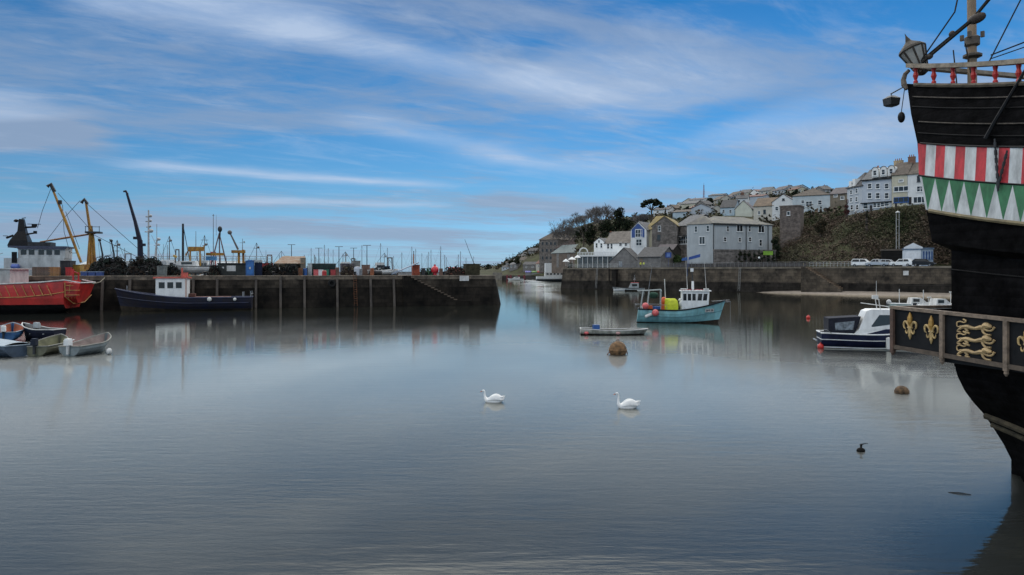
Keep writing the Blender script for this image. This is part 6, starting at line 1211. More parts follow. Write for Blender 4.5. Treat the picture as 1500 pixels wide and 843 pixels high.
t3 = house('terrace_house', 'cream terrace house with wide blue bay windows', 1306.4, 199, 1329, 196.5, 11, 309, 256, 240, 'x', crm, brownr, [(1320, 277, 15, 8, 'w'), (1320, 293, 15, 8, 'b'), (1320, 265, 5, 4)], chims=[(1328, 232, 1.7)], chm=M('orange_brick_chimney', (.24, .13, .09), .9), doors=[(1312.5, 305, 298, 2.5, ddoor)])
t4 = house('terrace_house', 'white terrace house partly hidden behind the striped ship', 1329.4, 196.5, 1368, 192, 11, 305, 254, 239, 'x', wr, brownr, [(1348, 262, 6, 9, 'd'), (1348, 277, 7, 9), (1347, 293, 12, 10, 'w')], doors=[(1333, 300, 289, 4, ddoor)], chims=[(1345, 236, 1.4)])
house('white_house', 'white terrace house next along the cliff behind the ship', 1370, 192, 1420, 186, 11, 298, 248, 234, 'x', wr, dslate)
house('brick_house', 'red brown brick terrace house beyond the white one, hidden by the ship', 1422, 186, 1478, 180, 11, 296, 236, 220, 'x', M('red_brown_brick', (.16, .05, .04), .9, .3, .8), dslate, [(x, y, 5, 8) for x in (1432, 1446, 1462) for y in (246, 262, 280)])
# other houses in the middle ground
house('white_villa', 'large white villa with a low hipped brown roof above the scrub', 1161, 262, 1215.5, 256, 14, 330, 287, 277, 'hip', M('villa_white', (.50, .56, .58), .8, .12, .5, .05), brownr, [(1176, 296, 4, 5), (1185, 299, 8, 8, 'ws'), (1201, 297, 5, 7), (1196, 309, 4, 6)])
house('white_gable_house', 'white gabled house with a small round window beside the villa', 1131, 268, 1164, 264, 14, 332, 296, 285, 'y', wr, purpler, [(1147.5, 292.5, 3, 3, 'd'), (1138, 306, 4, 6), (1155, 305, 4, 6)])
house('cream_cottage', 'cream cottage under a broad brown tiled roof', 1104, 272, 1133, 268, 12, 334, 302, 291, 'x', M('pale_cream_render', (.52, .49, .42), .85, .12, .5), M('tan_tile_roof', (.15, .11, .075), .85, .3, .8), [(1120, 310.5, 3, 6, 'd'), (1112, 312, 3, 5)])
house('brick_tower', 'dark brown brick outbuilding with one pale window on the bluff', 1142.5, 222, 1172, 219, 6, 352, 303, 302, 'flat', brickw, brickw, [(1155, 313, 4, 6, 'w')], cat='outbuilding')
house('white_gable_cottage', 'pale yellow white cottage whose wide gable faces the harbour', 1077, 300, 1101, 297, 12, 330, 306, 294.5, 'y', M('lemon_white_render', (.55, .56, .47), .85, .1, .5), purpler)
house('pale_blue_cottage', 'pale blue cottage with a slate roof and two windows', 1055, 306, 1076, 303, 10, 330, 304, 294, 'x', pbl, dslate, [(1060, 310, 3, 5), (1070, 310, 3, 5)])
house('upper_white_house', 'white house with chimney just above the lemon gable', 1078, 340, 1095, 338, 10, 310, 291, 286, 'x', wr, dslate, [(1083, 295, 2.5, 4), (1090, 295, 2.5, 4)], chims=[(1086, 283, 1.4)])
house('stone_house', 'tan stone house behind a red shrub next to the cliff terrace', 1216, 240, 1243, 236, 10, 316, 284, 276, 'x', M('tan_stone', (.21, .175, .13), .9, .3, .5), purpler, [(1224, 287, 4, 4), (1234, 290, 4, 5)], chims=[])
# hillside houses: individually placed, none alike
rnd = random.Random(21); wallm = [wr, crm, pbl, MATS['pale_grey_render'], MATS['pale_cream_render'], gst]; roofm = [dslate, slate, purpler, brownr, M('red_tile_roof', (.15, .075, .06), .85)]
HC = [(985, 318, 12, 8, 420), (995, 313, 11, 8, 430), (1003, 306, 12, 8, 450), (1012, 312, 13, 8, 400), (1015, 302, 11, 7, 465), (1026, 306, 13, 9, 420), (1024, 297, 12, 7, 470), (1036, 298, 12, 7, 465), (1040, 310, 12, 9, 390), (1048, 300, 12, 8, 440), (1052, 293, 12, 7, 475), (1064, 291, 12, 7, 470), (1072, 287, 13, 7, 475), (1090, 282, 13, 7, 465), (1104, 283, 14, 8, 440), (1108, 291, 13, 8, 390), (1120, 280, 16, 8, 430), (1124, 290, 14, 8, 370), (1140, 279, 17, 8, 420), (1157, 277, 16, 7, 410), (1175, 276, 14, 6, 400), (1192, 278, 14, 7, 380), (1213, 277, 14, 7, 370), (1228, 281, 16, 8, 340), (1030, 316, 12, 8, 345), (1047, 316, 11, 8, 340), (1018, 318, 11, 7, 350), (974, 320, 10, 6, 430)]
words = ['white', 'cream', 'pale blue', 'light grey', 'ivory', 'grey stone']; rw = ['dark slate', 'grey slate', 'purple slate', 'brown tiled', 'red tiled']
for i, (px, py, wp, hp, D) in enumerate(HC):
    a, c = (i*5+i//6) % 6, (i*3+i//5) % 5; zt = hgt(px, D); yb = HY-(zt-H)*F/D; yb = min(yb, py+6); d = rnd.uniform(-8, 8); ro = rnd.choice('xxy')
    xs = [(px-wp*.22, yb-hp*.45, 2.2, 2.8), (px+wp*.22, yb-hp*.45, 2.2, 2.8)]
    near_ = 'on the ridge' if py < 288 else ('high up' if py < 300 else ('halfway up' if py < 310 else 'low down'))
    ref = 'left of the radio mast' if px < 1024 else ('right of the radio mast' if px < 1060 else ('above the pale cottages' if px < 1130 else ('behind the white villa' if px < 1215 else 'by the cliff terrace')))
    house('hillside_house', f'small {words[a]} house with a {rw[c]} {"roof" if ro=="x" else "gable"} {near_} {ref}', px-wp/2, D+d, px+wp/2, D-d, 9, yb, yb-hp*.75, yb-hp*1.35, ro, wallm[a], roofm[c], xs, chims=[(px+wp*.35, yb-hp*1.5, .9)] if i % 3 == 0 else [], group='houses up the hillside', deepen=6)
HC2 = [(768, 386, 15, 9, 540, 1, 3), (752, 391, 12, 6, 530, 5, 1), (779, 372, 12, 8, 560, 5, 0), (776, 392, 20, 8, 515, 5, 0), (760, 380, 10, 6, 560, 0, 0), (740, 394, 10, 5, 545, 3, 0), (792, 391, 14, 9, 508, 4, 4), (783, 384, 13, 8, 535, 5, 1), (770, 377, 12, 7, 575, 3, 1), (746, 388, 11, 6, 550, 5, 3), (757, 386, 12, 7, 548, 0, 1)]
for i, (px, py, wp, hp, D, a, c) in enumerate(HC2):
    house('waterside_house', f'distant {words[a]} house with a {rw[c]} roof {["among dark trees", "near the waterline", "beside the mill wall", "long and low on the far quay", "up among the trees", "furthest out toward the point", "just left of the white ferry", "under the mill roof line", "highest left of the mill", "behind the furthest house", "at mid slope over the far quay"][i]}', px-wp/2, D, px+wp/2, D-3, 10, py+3, py-hp*.5, py-hp, 'x', wallm[a], roofm[c], [(px-wp*.25, py-hp*.1, 2.2, 2.6), (px+wp*.2, py-hp*.1, 2.2, 2.6)], group='houses by the far quay', deepen=5)
# ---------------------------------------------------------------- trees and scrub
barkm = M('bark', (.07, .055, .045), .95, .3, 3, .3); twigm = M('bare_twigs', (.17, .155, .145), .95, .3, 3)
leafs = [M('evergreen_leaf', (.020, .030, .016), .9, .4, 1, .0), M('evergreen_leaf_pale', (.042, .055, .026), .9, .4, 1, .0), M('evergreen_leaf_dark', (.011, .016, .010), .9, .3, 1, .0)]
def leaf_cloud(b, c, rx, ry, rz, n, s, rnd, nm=3, shell=.55):
    for _ in range(n):
        v = Vector((rnd.gauss(0, 1), rnd.gauss(0, 1), rnd.gauss(0, 1))).normalized()*(shell+(1-shell)*rnd.random())
        v *= 1+.22*mnoise.noise(v*2.3+Vector((c[0], c[1], 0))*.3)
        p = Vector((c[0]+v.x*rx, c[1]+v.y*ry, c[2]+v.z*rz)); q = Matrix.Rotation(rnd.uniform(0, 6.28), 3, 'Z') @ Matrix.Rotation(rnd.uniform(-1.3, 1.3), 3, 'X'); k = s*rnd.uniform(.5, 1.3)
        b.mat(rnd.randrange(nm)); b.add([p+q @ Vector(w) for w in ((-k, 0, -k*.5), (k*.3, 0, -k*.8), (k, 0, k*.3), (-k*.2, 0, k*.9))], [(0, 1, 2, 3)])
def evergreen(label, px, Y, ybase, ytop, wpx, seed, group='dark trees on the hillside', mats=None, name='evergreen_tree'):
    rnd = random.Random(seed); zb, zt = min(Zat(ybase, Y), hgt(px, Y)), Zat(ytop, Y); h = zt-zb; w = wpx/F*Y; r = thing(name, label, 'tree', G(px, Y, zb), rnd.uniform(0, 6), group)
    b = MB(); b.path([(0, 0, -1), (.1, 0, h*.3), (.2, .1, h*.75)], [.35, .28, .1], 7)
    for k in range(5): a = rnd.uniform(0, 6); b.path([(.1, 0, h*(.25+.1*k)), (w*.3*math.cos(a), w*.3*math.sin(a), h*(.45+.1*k))], [.14, .05], 5)
    b.build('trunk', barkm, r); b = MB()
    for k in range(9):
        a = rnd.uniform(0, 6.28); d_ = rnd.uniform(.05, .32)*w; z = h*rnd.uniform(.3, .82); s = rnd.uniform(.17, .27)*w*(1.15-.4*z/h)
        leaf_cloud(b, (d_*math.cos(a), d_*math.sin(a), z), s*1.15, s*1.15, min(s, h*.2), 380, w*.033, rnd)
    leaf_cloud(b, (0, 0, h*.86), w*.2, w*.2, h*.14, 300, w*.03, rnd); b.build('crown', mats or leafs, r); return r
def bare_tree(label, px, Y, ybase, ytop, wpx, seed, name='bare_tree'):
    rnd = random.Random(seed); zb, zt = min(Zat(ybase, Y), hgt(px, Y)), Zat(ytop, Y); h = zt-zb; w = wpx/F*Y; r = thing(name, label, 'tree', G(px, Y, zb), 0, 'bare winter trees')
    tb_, cb = MB(), MB(); fork = h*.28; tb_.path([(0, 0, -1), (.05, 0, fork*.6), (0, 0, fork)], [w*.03, w*.024, w*.02], 7)
    def grow(p, d, L, r_, lev):
        q = p+d*L*.5+Vector((rnd.uniform(-.06, .06)*L, rnd.uniform(-.06, .06)*L, 0)); e = p+d*L; (cb if lev else tb_).path([p, q, e], [r_, r_*.8, r_*.6], 3 if lev > 1 else 5, caps=False)
        if lev >= 4: return
        for k in range(4):
            ax = Vector((rnd.gauss(0, 1), rnd.gauss(0, 1), rnd.gauss(0, .5))).normalized(); nd = (d+ax*rnd.uniform(.45, .8)+Vector((0, 0, .12))).normalized(); grow(q.lerp(e, rnd.uniform(.3, 1)), nd, L*rnd.uniform(.58, .78), max(.06, r_*.6), lev+1)
    for k in range(6):
        a = k*1.05+rnd.uniform(-.3, .3); grow(Vector((0, 0, fork*rnd.uniform(.8, 1))), Vector((math.cos(a)*.62*w/h*1.3, math.sin(a)*.62*w/h*1.3, 1)).normalized(), h*.32, w*.013, 0)
    tb_.build('trunk', barkm, r); cb.build('crown', twigm, r); return r
evergreen('broad dark evergreen behind the slate store', 857, 385, 372, 329, 34, 1); evergreen('dark evergreen touching the inn roof from behind', 864, 345, 372, 326, 26, 2); evergreen('tall dark evergreen standing highest behind the inn', 909, 330, 352, 303, 32, 3); evergreen('rounded dark tree between the big bare tree and the tallest evergreen', 890, 335, 356, 322, 28, 4)
evergreen('dark evergreen just behind the blue gable house', 921, 320, 350, 322, 26, 5); evergreen('small dark tree below the umbrella pine', 944, 330, 336, 314, 16, 6); evergreen('slim dark cypress near the umbrella pine', 975, 360, 324, 304, 5, 7); evergreen('low dark shrub tree at the foot of the slim cypress', 974, 350, 326, 314, 13, 8)
evergreen('small dark tree on the far point', 715, 600, 399, 387, 14, 9, 'trees on the far point'); evergreen('dark tree beside the furthest waterside house', 742, 560, 396, 377, 10, 10, 'trees on the far point'); evergreen('olive brown tree standing over the far quay', 758, 530, 392, 374, 14, 12, 'trees on the far point', [M('olive_leaf', (.07, .065, .035), .9), leafs[1], leafs[0]]); evergreen('narrow dark tree top beside the mill', 773, 570, 380, 361, 7, 13, 'trees on the far point'); evergreen('dark low tree on the slope left of the mill', 750, 545, 392, 381, 13, 14, 'trees on the far point'); evergreen('grey green tree right at the waterline beyond the pier', 730, 575, 399, 391, 11, 15, 'trees on the far point')
evergreen('dark green conical shrub below the black cornice', 1270, 196, 318, 301, 7, 16); evergreen('red leaved shrub next to the pale end house', 1241, 206, 316, 291, 11, 17, mats=[M('red_leaf', (.16, .03, .035), .9), M('dark_red_leaf', (.09, .02, .025), .9), leafs[0]], name='red_shrub'); evergreen('dark bush on the ridge among the hillside roofs', 1086, 400, 296, 284, 12, 18); evergreen('round dark bush above the hillside houses', 1040, 440, 300, 290, 14, 19); evergreen('dark hedge tree below the slate roofs on the slope', 1020, 360, 322, 312, 20, 20); evergreen('dark bush beside the ochre roof', 1000, 380, 322, 314, 15, 22)
evergreen('bright green hedge beside the narrow grey wing', 993, 226, 390, 373, 19, 23, mats=[M('hedge_green', (.07, .13, .03), .9), M('hedge_green_dark', (.04, .08, .02), .9), leafs[1]], name='hedge'); evergreen('dark green shrub on the quay corner', 836, 250, 394, 385, 18, 24, name='shrub')
evergreen('dark shrub between the brick outbuilding and the grey apartments', 1137, 214, 390, 345, 20, 25, name='shrub'); evergreen('tall brown shrub on the bluff right of the brick outbuilding', 1202, 212, 345, 320, 22, 26, mats=[M('brown_scrub_leaf', (.06, .045, .025), .95), leafs[0], M('dry_leaf', (.085, .06, .035), .95)], name='shrub')
for i, px in enumerate(range(1056, 1134, 7)): evergreen(['ragged dark shrub in the garden behind the stone garden wall'][0], px, 208, 372, 365+(i*5) % 4, 8, 60+i, 'shrubs along the garden wall', name='shrub')
bare_tree('largest bare tree with a full round crown above the dark trees', 880, 345, 350, 300, 42, 1); bare_tree('bare tree with a wide crown left of the largest bare tree', 855, 360, 352, 311, 38, 2); bare_tree('small bare tree above the mill wing roof', 828, 410, 358, 327, 26, 3); bare_tree('bare tree just left of the umbrella pine', 936, 325, 340, 311, 34, 4)
for i, (px, Y, yb_, yt, w_, lab) in enumerate([(1008, 400, 312, 302, 9, 'dark bush between two roofs left of the radio mast'), (1035, 378, 316, 306, 10, 'dark round tree below the foot of the radio mast'), (1067, 335, 318, 303, 9, 'dark tree in the gap left of the lemon gable'), (1098, 385, 302, 288, 10, 'dark tree between the upper white house and the ridge roofs'), (1113, 345, 304, 292, 11, 'olive tree directly above the tan tiled cottage'), (1134, 350, 298, 285, 9, 'small dark tree left of the round windowed gable'), (1167, 360, 290, 277, 11, 'olive bush above the large white villa'), (1190, 370, 284, 273, 9, 'dark garden tree behind the villa roof'), (1218, 330, 290, 277, 8, 'small tree against the sky beside the tan stone house'), (992, 405, 318, 308, 11, 'spreading dark bush at the foot of the far slope')]):
    evergreen(lab, px, Y, yb_, yt, w_, 80+i, 'garden trees among the hillside houses', [M('garden_olive', (.055, .052, .03), .9), leafs[1], leafs[0]] if i % 2 else None, 'garden_tree')
# umbrella pine
rnd = random.Random(5); Y = 330; zb = hgt(955, Y); r = thing('umbrella_pine', 'flat topped umbrella pine standing alone against the sky', 'tree', G(954, Y, zb)); q = lambda px, py: Vector(((px-954)/F*Y, 0, Zat(py, Y)-zb))
b = MB(); b.path([q(954, 345)-Vector((0, 0, 6)), q(954, 318), q(954.5, 310), q(956, 303), q(957, 297)], [.55, .45, .38, .28, .15], 8)
for e in ((945, 297), (950, 294), (963, 299), (968, 303), (960, 295), (942, 301)): b.path([q(954.6, 309), q((954.6+e[0])/2, (306+e[1])/2-.5)+Vector((0, rnd.uniform(-1, 1), 0)), q(*e)], [.25, .18, .07], 5)
b.build('trunk', barkm, r); b = MB()
for px, py, w_, h_ in ((950, 296, 8, 2.4), (957, 294.5, 9, 2.6), (964, 298, 6, 2.2), (944, 299, 5, 1.8), (969, 303, 4, 1.6), (942, 302.5, 3, 1), (960, 300, 4, 1.5)):
    c = q(px, py); leaf_cloud(b, c, w_/F*Y, w_/F*Y*.8, h_/F*Y, 190, .55, rnd)
b.build('crown', [M('pine_needles', (.022, .034, .020), .9), M('pine_needles_pale', (.05, .065, .035), .9), leafs[2]], r)
# scrub over the bluff and hill: uncountable ground cover
rnd = random.Random(9); scm = [M('scrub_brown', (.095, .066, .044), .95, .3, 1, 0), M('scrub_dark', (.050, .044, .030), .95, .3, 1, 0), M('scrub_olive', (.075, .072, .034), .95, .3, 1, 0), M('scrub_green', (.042, .055, .025), .95, .3, 1, 0), M('scrub_tan', (.13, .098, .066), .95, .3, 1, 0)]
b = MB()
for i in range(2300):
    px = rnd.uniform(1128, 1460); _, yf, yb, rb, yc, rc = trow(px); t = rnd.random()**.9; Y = lerp(yf+.5, yb-1 if px > 1235 else yb+8, t); p = G(px, Y, hgt(px, Y)); n_ = mnoise.noise(Vector((p.x*.07, p.y*.07, 3.1)))+.25*mnoise.noise(Vector((p.x*.4, p.z*.4, 8)))
    base = 1 if n_ < -.28 else (0 if n_ < .14 else (4 if n_ < .30 else (2 if n_ < .46 else 3)))
    s = rnd.uniform(.7, 1.8)
    for k in range(24):
        o = Vector((rnd.gauss(0, .55)*s, rnd.gauss(0, .55)*s, abs(rnd.gauss(0, .5))*s)); k_ = rnd.uniform(.10, .27); qq = Matrix.Rotation(rnd.uniform(0, 6.28), 3, 'Z') @ Matrix.Rotation(rnd.uniform(-1.3, 1.3), 3, 'X')
        b.mat(base if rnd.random() < .85 else rnd.choice((0, 2, 4))); b.add([p+o+qq @ Vector(w_) for w_ in ((-k_, 0, -k_*.5), (k_*.3, 0, -k_*.8), (k_, 0, k_*.3), (-k_*.2, 0, k_*.9))], [(0, 1, 2, 3)])
tag(b.build('hillside_scrub', scm), 'tangled brown and green winter scrub covering the bluff', 'scrub', kind='stuff')
b = MB()
for i in range(1750):
    px = rnd.uniform(725, 1240) if i < 1300 else rnd.uniform(695, 850); _, yf, yb, rb, yc, rc = trow(px); Y = lerp(yb-4, yc+4, rnd.random()); p = G(px, Y, hgt(px, Y)); s = rnd.uniform(1.0, 2.6)
    if mnoise.noise(Vector((p.x*.03, p.y*.03, 1))) < -.15: continue
    m_ = rnd.choice((1, 1, 3, 2, 0))
    for k in range(12):
        o = Vector((rnd.gauss(0, .55)*s, rnd.gauss(0, .55)*s, abs(rnd.gauss(0, .6))*s)); k_ = rnd.uniform(.3, .8); qq = Matrix.Rotation(rnd.uniform(0, 6.28), 3, 'Z') @ Matrix.Rotation(rnd.uniform(-1.3, 1.3), 3, 'X')
        b.mat(m_ if rnd.random() < .75 else 1); b.add([p+o+qq @ Vector(w_) for w_ in ((-k_, 0, -k_*.5), (k_*.3, 0, -k_*.8), (k_, 0, k_*.3), (-k_*.2, 0, k_*.9))], [(0, 1, 2, 3)])
tag(b.build('hillside_bushes', scm), 'dark bushes and hedges scattered between the hillside houses', 'bushes', kind='stuff')
b = MB(); p0, p1 = P(1283, 333, 190), P(1345, 318, 188)
# ---------------------------------------------------------------- masts, lamp posts, cars, people, boats on the right
r = thing('radio_mast', 'slim red and grey radio mast rising above the hillside houses', 'mast', G(1031, 470, hgt(1031, 470))); h = Zat(268, 470)-hgt(1031, 470); b = MB()
for k in range(3): a = k*2.09; b.tube((.9*math.cos(a), .9*math.sin(a), 0), (.15*math.cos(a), .15*math.sin(a), h*.9), .12, .10, 4)
for i in range(12): z = h*.9*i/12; s = lerp(.9, .15, i/12); b.path([(s*math.cos(k*2.09), s*math.sin(k*2.09), z) for k in (0, 1, 2, 0)], .05, 3)
b.tube((0, 0, h*.88), (0, 0, h), .08, .05, 5); b.build('lattice', M('red_mast', (.22, .06, .07), .6, .3, .1), r)
r = thing('lamp_post', 'pale twin pole column with a small cap on the scrub covered bluff', 'lamp post', G(1315, 184, hgt(1315, 184))); zb = r.location.z; b = MB()
for dx in (-.35, .35): b.tube((dx, 0, -1), (dx, 0, Zat(312, 184)-zb), .12, .1, 6)
for k in range(8): z = (Zat(312, 184)-zb)*k/8; b.tube((-.35, 0, z), (.35, 0, z), .05, None, 4)
b.build('pole', M('column_grey', (.30, .30, .29), .7), r); b = MB(); b.lathe([(.55, 0), (.5, .2), (.1, .45)], (0, 0, Zat(312, 184)-zb), 8); b.build('lamp_head', offwhite, r)
r = thing('lamp_post', 'dark quay lamp post with a round white globe beside the garden wall', 'lamp post', wall_pt(1112, 4)); b = MB(); zt = Zat(379, wall_pt(1112, 4).y)-QZ; b.tube((0, 0, 0), (0, 0, zt), .08, .06, 6); b.build('pole', black, r); b = MB(); b.ball((0, 0, zt+.2), .28); b.build('lamp_globe', white, r)
b = MB(); b.box2(-1.2, -.5, 0, 1.2, .5, 1.1); o = b.build('planter', M('lime_planter', (.22, .42, .04), .7)); o.location = P(1125, 374, 207); tag(o, 'bright lime green box at the end of the garden wall', 'planter')
def car(label, px, y, prof, L, W, m, cat='car', name='parked_car', rz=0., win=(), cabin_z=.95, bed=False):
    r = thing(name, label, cat, wall_pt(px, y), WRZ+rz, 'vehicles parked on the right quay'); b = MB()
    def yy(z): return W/2*(1 if z < cabin_z else 1-.22*(z-cabin_z)/.75)
    b.loft([[Vector((x, s*yy(z), z)) for x, z in prof] for s in (-1, 1)])
    o = b.build('body', m, r); bv = o.modifiers.new('b', 'BEVEL'); bv.width = .06; bv.segments = 2; bv.limit_method = 'ANGLE'
    for wq in win:
        for s in (-1, 1): b = MB(); b.loft([[Vector((x, s*(yy(z)+.012), z)) for x, z in wq], [Vector((x, s*(yy(z)-.05), z)) for x, z in wq]]); b.build('window', glass, r)
    for x in (-L*.31, L*.31):
        for s in (-1, 1): b = MB(); b.lathe([(.12, -.11), (.33, -.11), (.35, 0), (.33, .11), (.12, .11)], n=14); b.mat(1); b.lathe([(.01, .10), (.2, .115), (.21, .112)], n=12); b.lathe([(.01, -.10), (.2, -.115), (.21, -.112)], n=12); o = b.build('wheel', [rubber, steel], r); o.rotation_euler = (R(90), 0, 0); o.location = (x, s*(W/2-.1), .34)
    for s in (-1, 1):
        b = MB(); b.box((L/2-.03, s*W*.36, .68), (.1, .32, .16)); b.build('headlight', M('clear_lens', (.6, .62, .64), .2), r)
        b = MB(); b.box((-L/2+.03, s*W*.38, .75), (.1, .2, .25)); b.build('tail_light', M('red_lens', (.3, .01, .01), .3), r)
    return r
suv = lambda L: [(-L/2, .35), (L/2, .32), (L/2+.02, .75), (L/2-.25, .98), (L*.22, 1.08), (L*.09, 1.70), (-L*.36, 1.78), (-L/2+.08, 1.2), (-L/2, 1.0)]
swin = lambda L: [[(L*.17, 1.12), (L*.075, 1.60), (-L*.10, 1.64), (-L*.10, 1.12)], [(-L*.12, 1.12), (-L*.12, 1.64), (-L*.30, 1.66), (-L*.36, 1.15)]]
carw = M('car_white', (.70, .72, .72), .3, .06, 1, 0); cars_ = M('car_silver', (.42, .44, .46), .3, .06, 1, 0, metal=.3); card = M('car_black', (.02, .022, .025), .25, .1, 1, 0)
car('white people carrier, leftmost vehicle on the right quay', 1263, 4.5, [(-2.3, .35), (2.3, .32), (2.34, .8), (2.0, 1.0), (1.55, 1.15), (.75, 1.85), (-2.0, 1.9), (-2.3, 1.2)], 4.7, 1.9, carw, 'van', win=[[(1.3, 1.2), (.75, 1.75), (-.3, 1.78), (-.3, 1.2)], [(-.45, 1.2), (-.45, 1.78), (-1.9, 1.78), (-2.1, 1.25)]])
car('silver pickup truck with an empty bed between the two white cars', 1286, 3.2, [(-2.6, .4), (2.6, .4), (2.62, .95), (1.5, 1.1), (.9, 1.75), (-.35, 1.78), (-.55, 1.12), (-2.6, 1.1)], 5.2, 1.85, cars_, 'pickup truck', 'pickup_truck', R(180), win=[[(1.3, 1.15), (.85, 1.65), (.3, 1.68), (.3, 1.15)], [(.2, 1.15), (.2, 1.68), (-.28, 1.68), (-.42, 1.15)]])
car('white estate car parked in front of the kiosk', 1321, 3.0, suv(4.8), 4.8, 1.9, carw, rz=R(180), win=swin(4.8))
car('black low car parked right of the white estate', 1353, 3.0, suv(4.6), 4.6, 1.85, card, win=swin(4.6))
car('silver car half hidden behind the silver pickup', 1302, 7.5, suv(4.5), 4.5, 1.85, cars_, win=swin(4.5))
def person(label, px, y, cj, cl, rz=0):
    r = thing('person', label, 'person', wall_pt(px, y), WRZ+rz); me = bpy.data.meshes.new('body')
    J = [(0, 0, .98, .15), (0, 0, 1.2, .15), (0, 0, 1.42, .16), (0, 0, 1.52, .06), (0, 0, 1.62, .09), (0, 0, 1.74, .085), (.1, 0, .9, .1), (.12, .03, .5, .075), (.12, -.02, .08, .05), (.13, -.16, .04, .045), (-.1, 0, .9, .1), (-.12, -.03, .5, .075), (-.12, .02, .08, .05), (-.13, -.12, .04, .045), (.2, 0, 1.4, .07), (.27, .03, 1.13, .05), (.24, -.12, .92, .04), (-.2, 0, 1.4, .07), (-.27, .03, 1.13, .05), (-.22, -.14, .95, .04)]
    E = [(0, 1), (1, 2), (2, 3), (3, 4), (4, 5), (0, 6), (6, 7), (7, 8), (8, 9), (0, 10), (10, 11), (11, 12), (12, 13), (2, 14), (14, 15), (15, 16), (2, 17), (17, 18), (18, 19)]
    me.from_pydata([j[:3] for j in J], E, []); o = bpy.data.objects.new('body', me); COL.objects.link(o); m = o.modifiers.new('s', 'SKIN')
    for i, j in enumerate(J): me.skin_vertices[0].data[i].radius = (j[3], j[3]*(.75 if i < 3 else 1))
    me.skin_vertices[0].data[0].use_root = True; s_ = o.modifiers.new('u', 'SUBSURF'); s_.levels = 1; s_.render_levels = 1
    dg = bpy.context.evaluated_depsgraph_get(); m2 = bpy.data.meshes.new_from_object(o.evaluated_get(dg)); m2.materials.clear()
    for mt_ in (cl, cj, M('skin', (.45, .27, .2), .7)): m2.materials.append(mt_)
    for p in m2.polygons: z = p.center.z; p.material_index = 2 if z > 1.53 or (.84 < z < .98 and abs(p.center.x) > .19) else (1 if z > .92 else 0); p.use_smooth = True
    bpy.data.objects.remove(o); b_ = bpy.data.objects.new('body', m2); COL.objects.link(b_); b_.parent = r
    b = MB(); b.ball((0, .015, 1.78), .1, .11, .085, 10, 6); b.build('hair', black, r); return r
person('person in a yellow hi vis jacket standing by the slate shed', 938.5, 2.0, hivis, M('dark_trousers', (.03, .03, .04), .9)); person('person in hi vis jacket and pale trousers beside the other worker', 943, 2.3, hivis, M('grey_trousers', (.10, .10, .11), .9), R(40))
# grey patrol boat below the quay wall
r = thing('patrol_boat', 'small grey workboat with red wheelhouse top lying below the quay wall', 'boat', G(922, 205), R(172)); f = hull_fn(8.4, 2.6, (.8, .75, 1.1), .4, .85, .8, .45); hull_mesh(f, (0, .3, .6, 1), split=[(0, 1), (.6, 0)], deck=(.1, 0)).build('hull', [M('boat_grey', (.30, .32, .32), .6), antifoul], r); gunwale(f, .08, 'rub_rail', dsteel, r)
b = MB(); b.loft([[Vector((x, s*.85, z)) for x, z in ((-2.6, .7), (-2.5, 2.2), (-.4, 2.2), (.3, .7))] for s in (-1, 1)]); cb_ = b.build('cabin', MATS['boat_grey'], r); b = MB(); b.box((-1.5, 0, 2.27), (2.2, 1.6, .12)); b.build('roof', red, cb_)
for s in (-1, 1): b = MB(); b.box((-1.4, s*.86, 1.6), (1.4, .05, .6)); b.build('window', glass, cb_)
b = MB(); b.tube((-1.4, 0, 2.3), (-1.4, 0, 4.4), .06); b.tube((-1.9, 0, 3.6), (-.9, 0, 3.6), .04); b.ball((-1.4, 0, 3.1), .3); b.build('mast', steel, r)
r = thing('tender', 'tiny white tender tied at the stern of the grey workboat', 'boat', G(907, 204), R(0)); f = hull_fn(3.0, 1.4, (.4, .4, .5), .15, .8, .3, .45); hull_mesh(f, (0, .4, 1), inner=(.06, .3, 0)).build('hull', white, r); gunwale(f, .06, 'gunwale', white, r)
# white ferry and speedboat in the mouth
r = thing('ferry', 'white passenger ferry with a tall boxy cabin at the harbour mouth', 'ferry', G(815, 440), R(4)); f = hull_fn(24, 6, (2.6, 2.6, 3.4), .8, .9, 1.5, .4); hull_mesh(f, (0, .3, .55, .7, 1), split=[(0, 1), (.55, 0)], deck=(.2, 0)).build('hull', [white, M('ferry_dark_hull', (.05, .06, .07), .6)], r); gunwale(f, .1, 'rub_rail', white, r)
b = MB(); b.box2(-7, -2.4, 2.5, 6.5, 2.4, 5.2); ca = b.build('cabin', offwhite, r); b = MB(); b.box2(-6.8, -2.3, 5.203, -2.2, 2.3, 10.6); b.build('wheelhouse', white, r)
for i in range(6): b = MB(); b.box((-5.6+2.1*i, -2.41, 4.1), (1.3, .06, .9)); b.build('window', glass, ca)
b = MB(); b.box2(-2.2, -2.0, 8.0, 5.5, 2.0, 8.15)
for x in (-.5, 2.5, 5.3): b.tube((x, -1.9, 5.2), (x, -1.9, 8), .07); b.tube((x, 1.9, 5.2), (x, 1.9, 8), .07)
b.build('canopy', white, r); b = MB(); b.tube((-4.5, 0, 10.6), (-4.5, 0, 14), .1); b.build('mast', steel, r)
r = thing('speedboat', 'sleek white speedboat crossing in front of the far quay', 'motor boat', G(756, 478), R(176)); f = hull_fn(10, 3, (1.0, 1.0, 1.4), .4, .85, 1, .4); hull_mesh(f, (0, .3, .6, 1), deck=(.05, 0)).build('hull', white, r); gunwale(f, .08, 'rub_rail', dsteel, r)
b = MB(); b.loft([[Vector((x, s*1.0, z)) for x, z in ((-2.5, .9), (-2.2, 2.1), (.8, 2.1), (2.6, 1.1))] for s in (-1, 1)]); cb_ = b.build('cabin', white, r)
for s in (-1, 1): b = MB(); b.box((-.6, s*1.01, 1.65), (2.2, .05, .4)); b.build('window', glass, cb_)
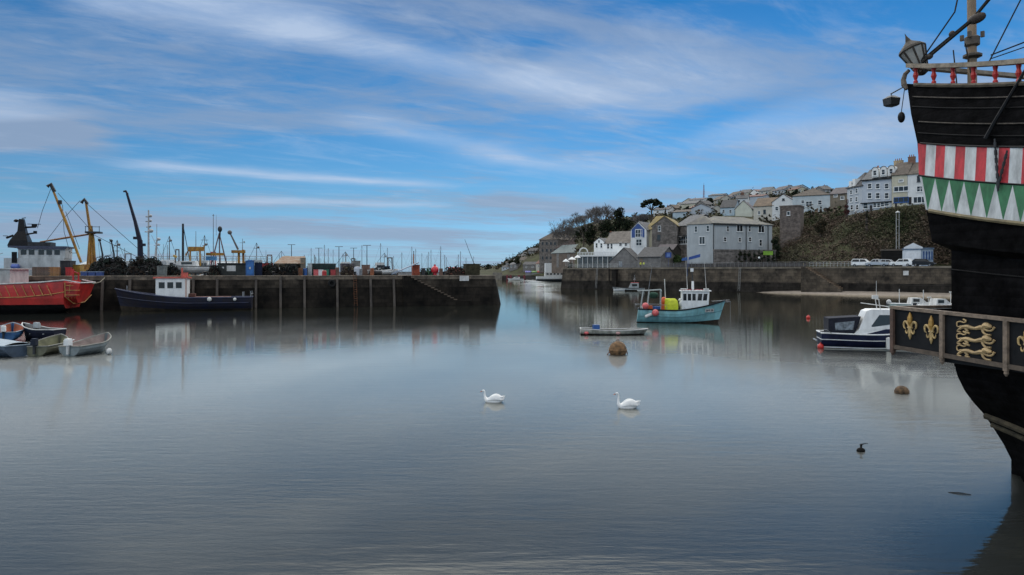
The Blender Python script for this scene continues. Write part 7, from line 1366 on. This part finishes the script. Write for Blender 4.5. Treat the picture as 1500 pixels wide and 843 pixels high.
cl_ = [M('flag_blue', (.10, .10, .35), .7), M('bunting_green', (.10, .2, .05), .7), M('stall_red', (.35, .08, .06), .7)]
for i, (px, m, lab) in enumerate([(774, cl_[0], 'blue awning stall on the far quay'), (782, cl_[1], 'green stall on the far quay'), (791, cl_[2], 'red awning stall on the far quay beside the ferry')]):
    r = thing('market_stall', lab, 'stall', G(px, 503, 2.7)); b = MB(); b.box2(-2, 0, 0, 2, 2, 2.2); b.build('counter', M('stall_wall', (.3, .3, .3), .8), r); b = MB(); b.loft([[Vector((x, -.6, 2.3)), Vector((x, 2.2, 3.2)), Vector((x, 2.2, 3.4)), Vector((x, -.6, 2.5))] for x in (-2.2, 2.2)]); b.build('awning', m, r)
# moored motor boats behind the gallery
for i, (px, Y, L, m, lab, fl) in enumerate([(1338, 100, 6.2, M('pale_aqua_hull', (.40, .52, .50), .5), 'pale aqua motor boat glimpsed above the gilded gallery', 0), (1372, 96, 5.6, white, 'white motor boat with a thin mast beside the black hull', 1)]):
    r = thing('motor_boat', lab, 'motor boat', G(px, Y), R(-8+12*i)); f = hull_fn(L, 2.1, (.95, .9, 1.2), .3, .85, .6, .45); hull_mesh(f, (0, .3, .6, 1), deck=(.12, 1)).build('hull', [m, offwhite], r); gunwale(f, .06, 'rub_rail', white, r)
    b = MB(); b.loft([[Vector((x, s*.75, z)) for x, z in ((-.6, .85), (-.4, 1.75), (.7, 1.75), (1.6, 1.0))] for s in (-1, 1)]); cb_ = b.build('cabin', offwhite, r); b = MB(); b.box((.1, -.76, 1.4), (.8, .04, .4)); b.build('window', glass, cb_)
    b = MB(); b.tube((-1.8, 0, .9), (-1.8, 0, 2.9), .05); b.tube((1.9, 0, 1), (1.9, 0, 2.6 if fl else 1.8), .04); b.box((2.0, 0, 2.6 if fl else 1.8), (.5, .2, .14)); b.build('mast', offwhite, r); outboard(r, -L/2-.15, .6, MATS['navy_cowl'] if not fl else dsteel, dsteel)
b = MB(); p, q = P(1318, 418, 120), P(1396, 418, 118); b.path([p, (p+q)/2-Vector((0, 0, .1)), q], .035, 4); o = b.build('mooring_line', darkrope); tag(o, 'taut dark mooring line stretched above the small motor boats', 'rope')
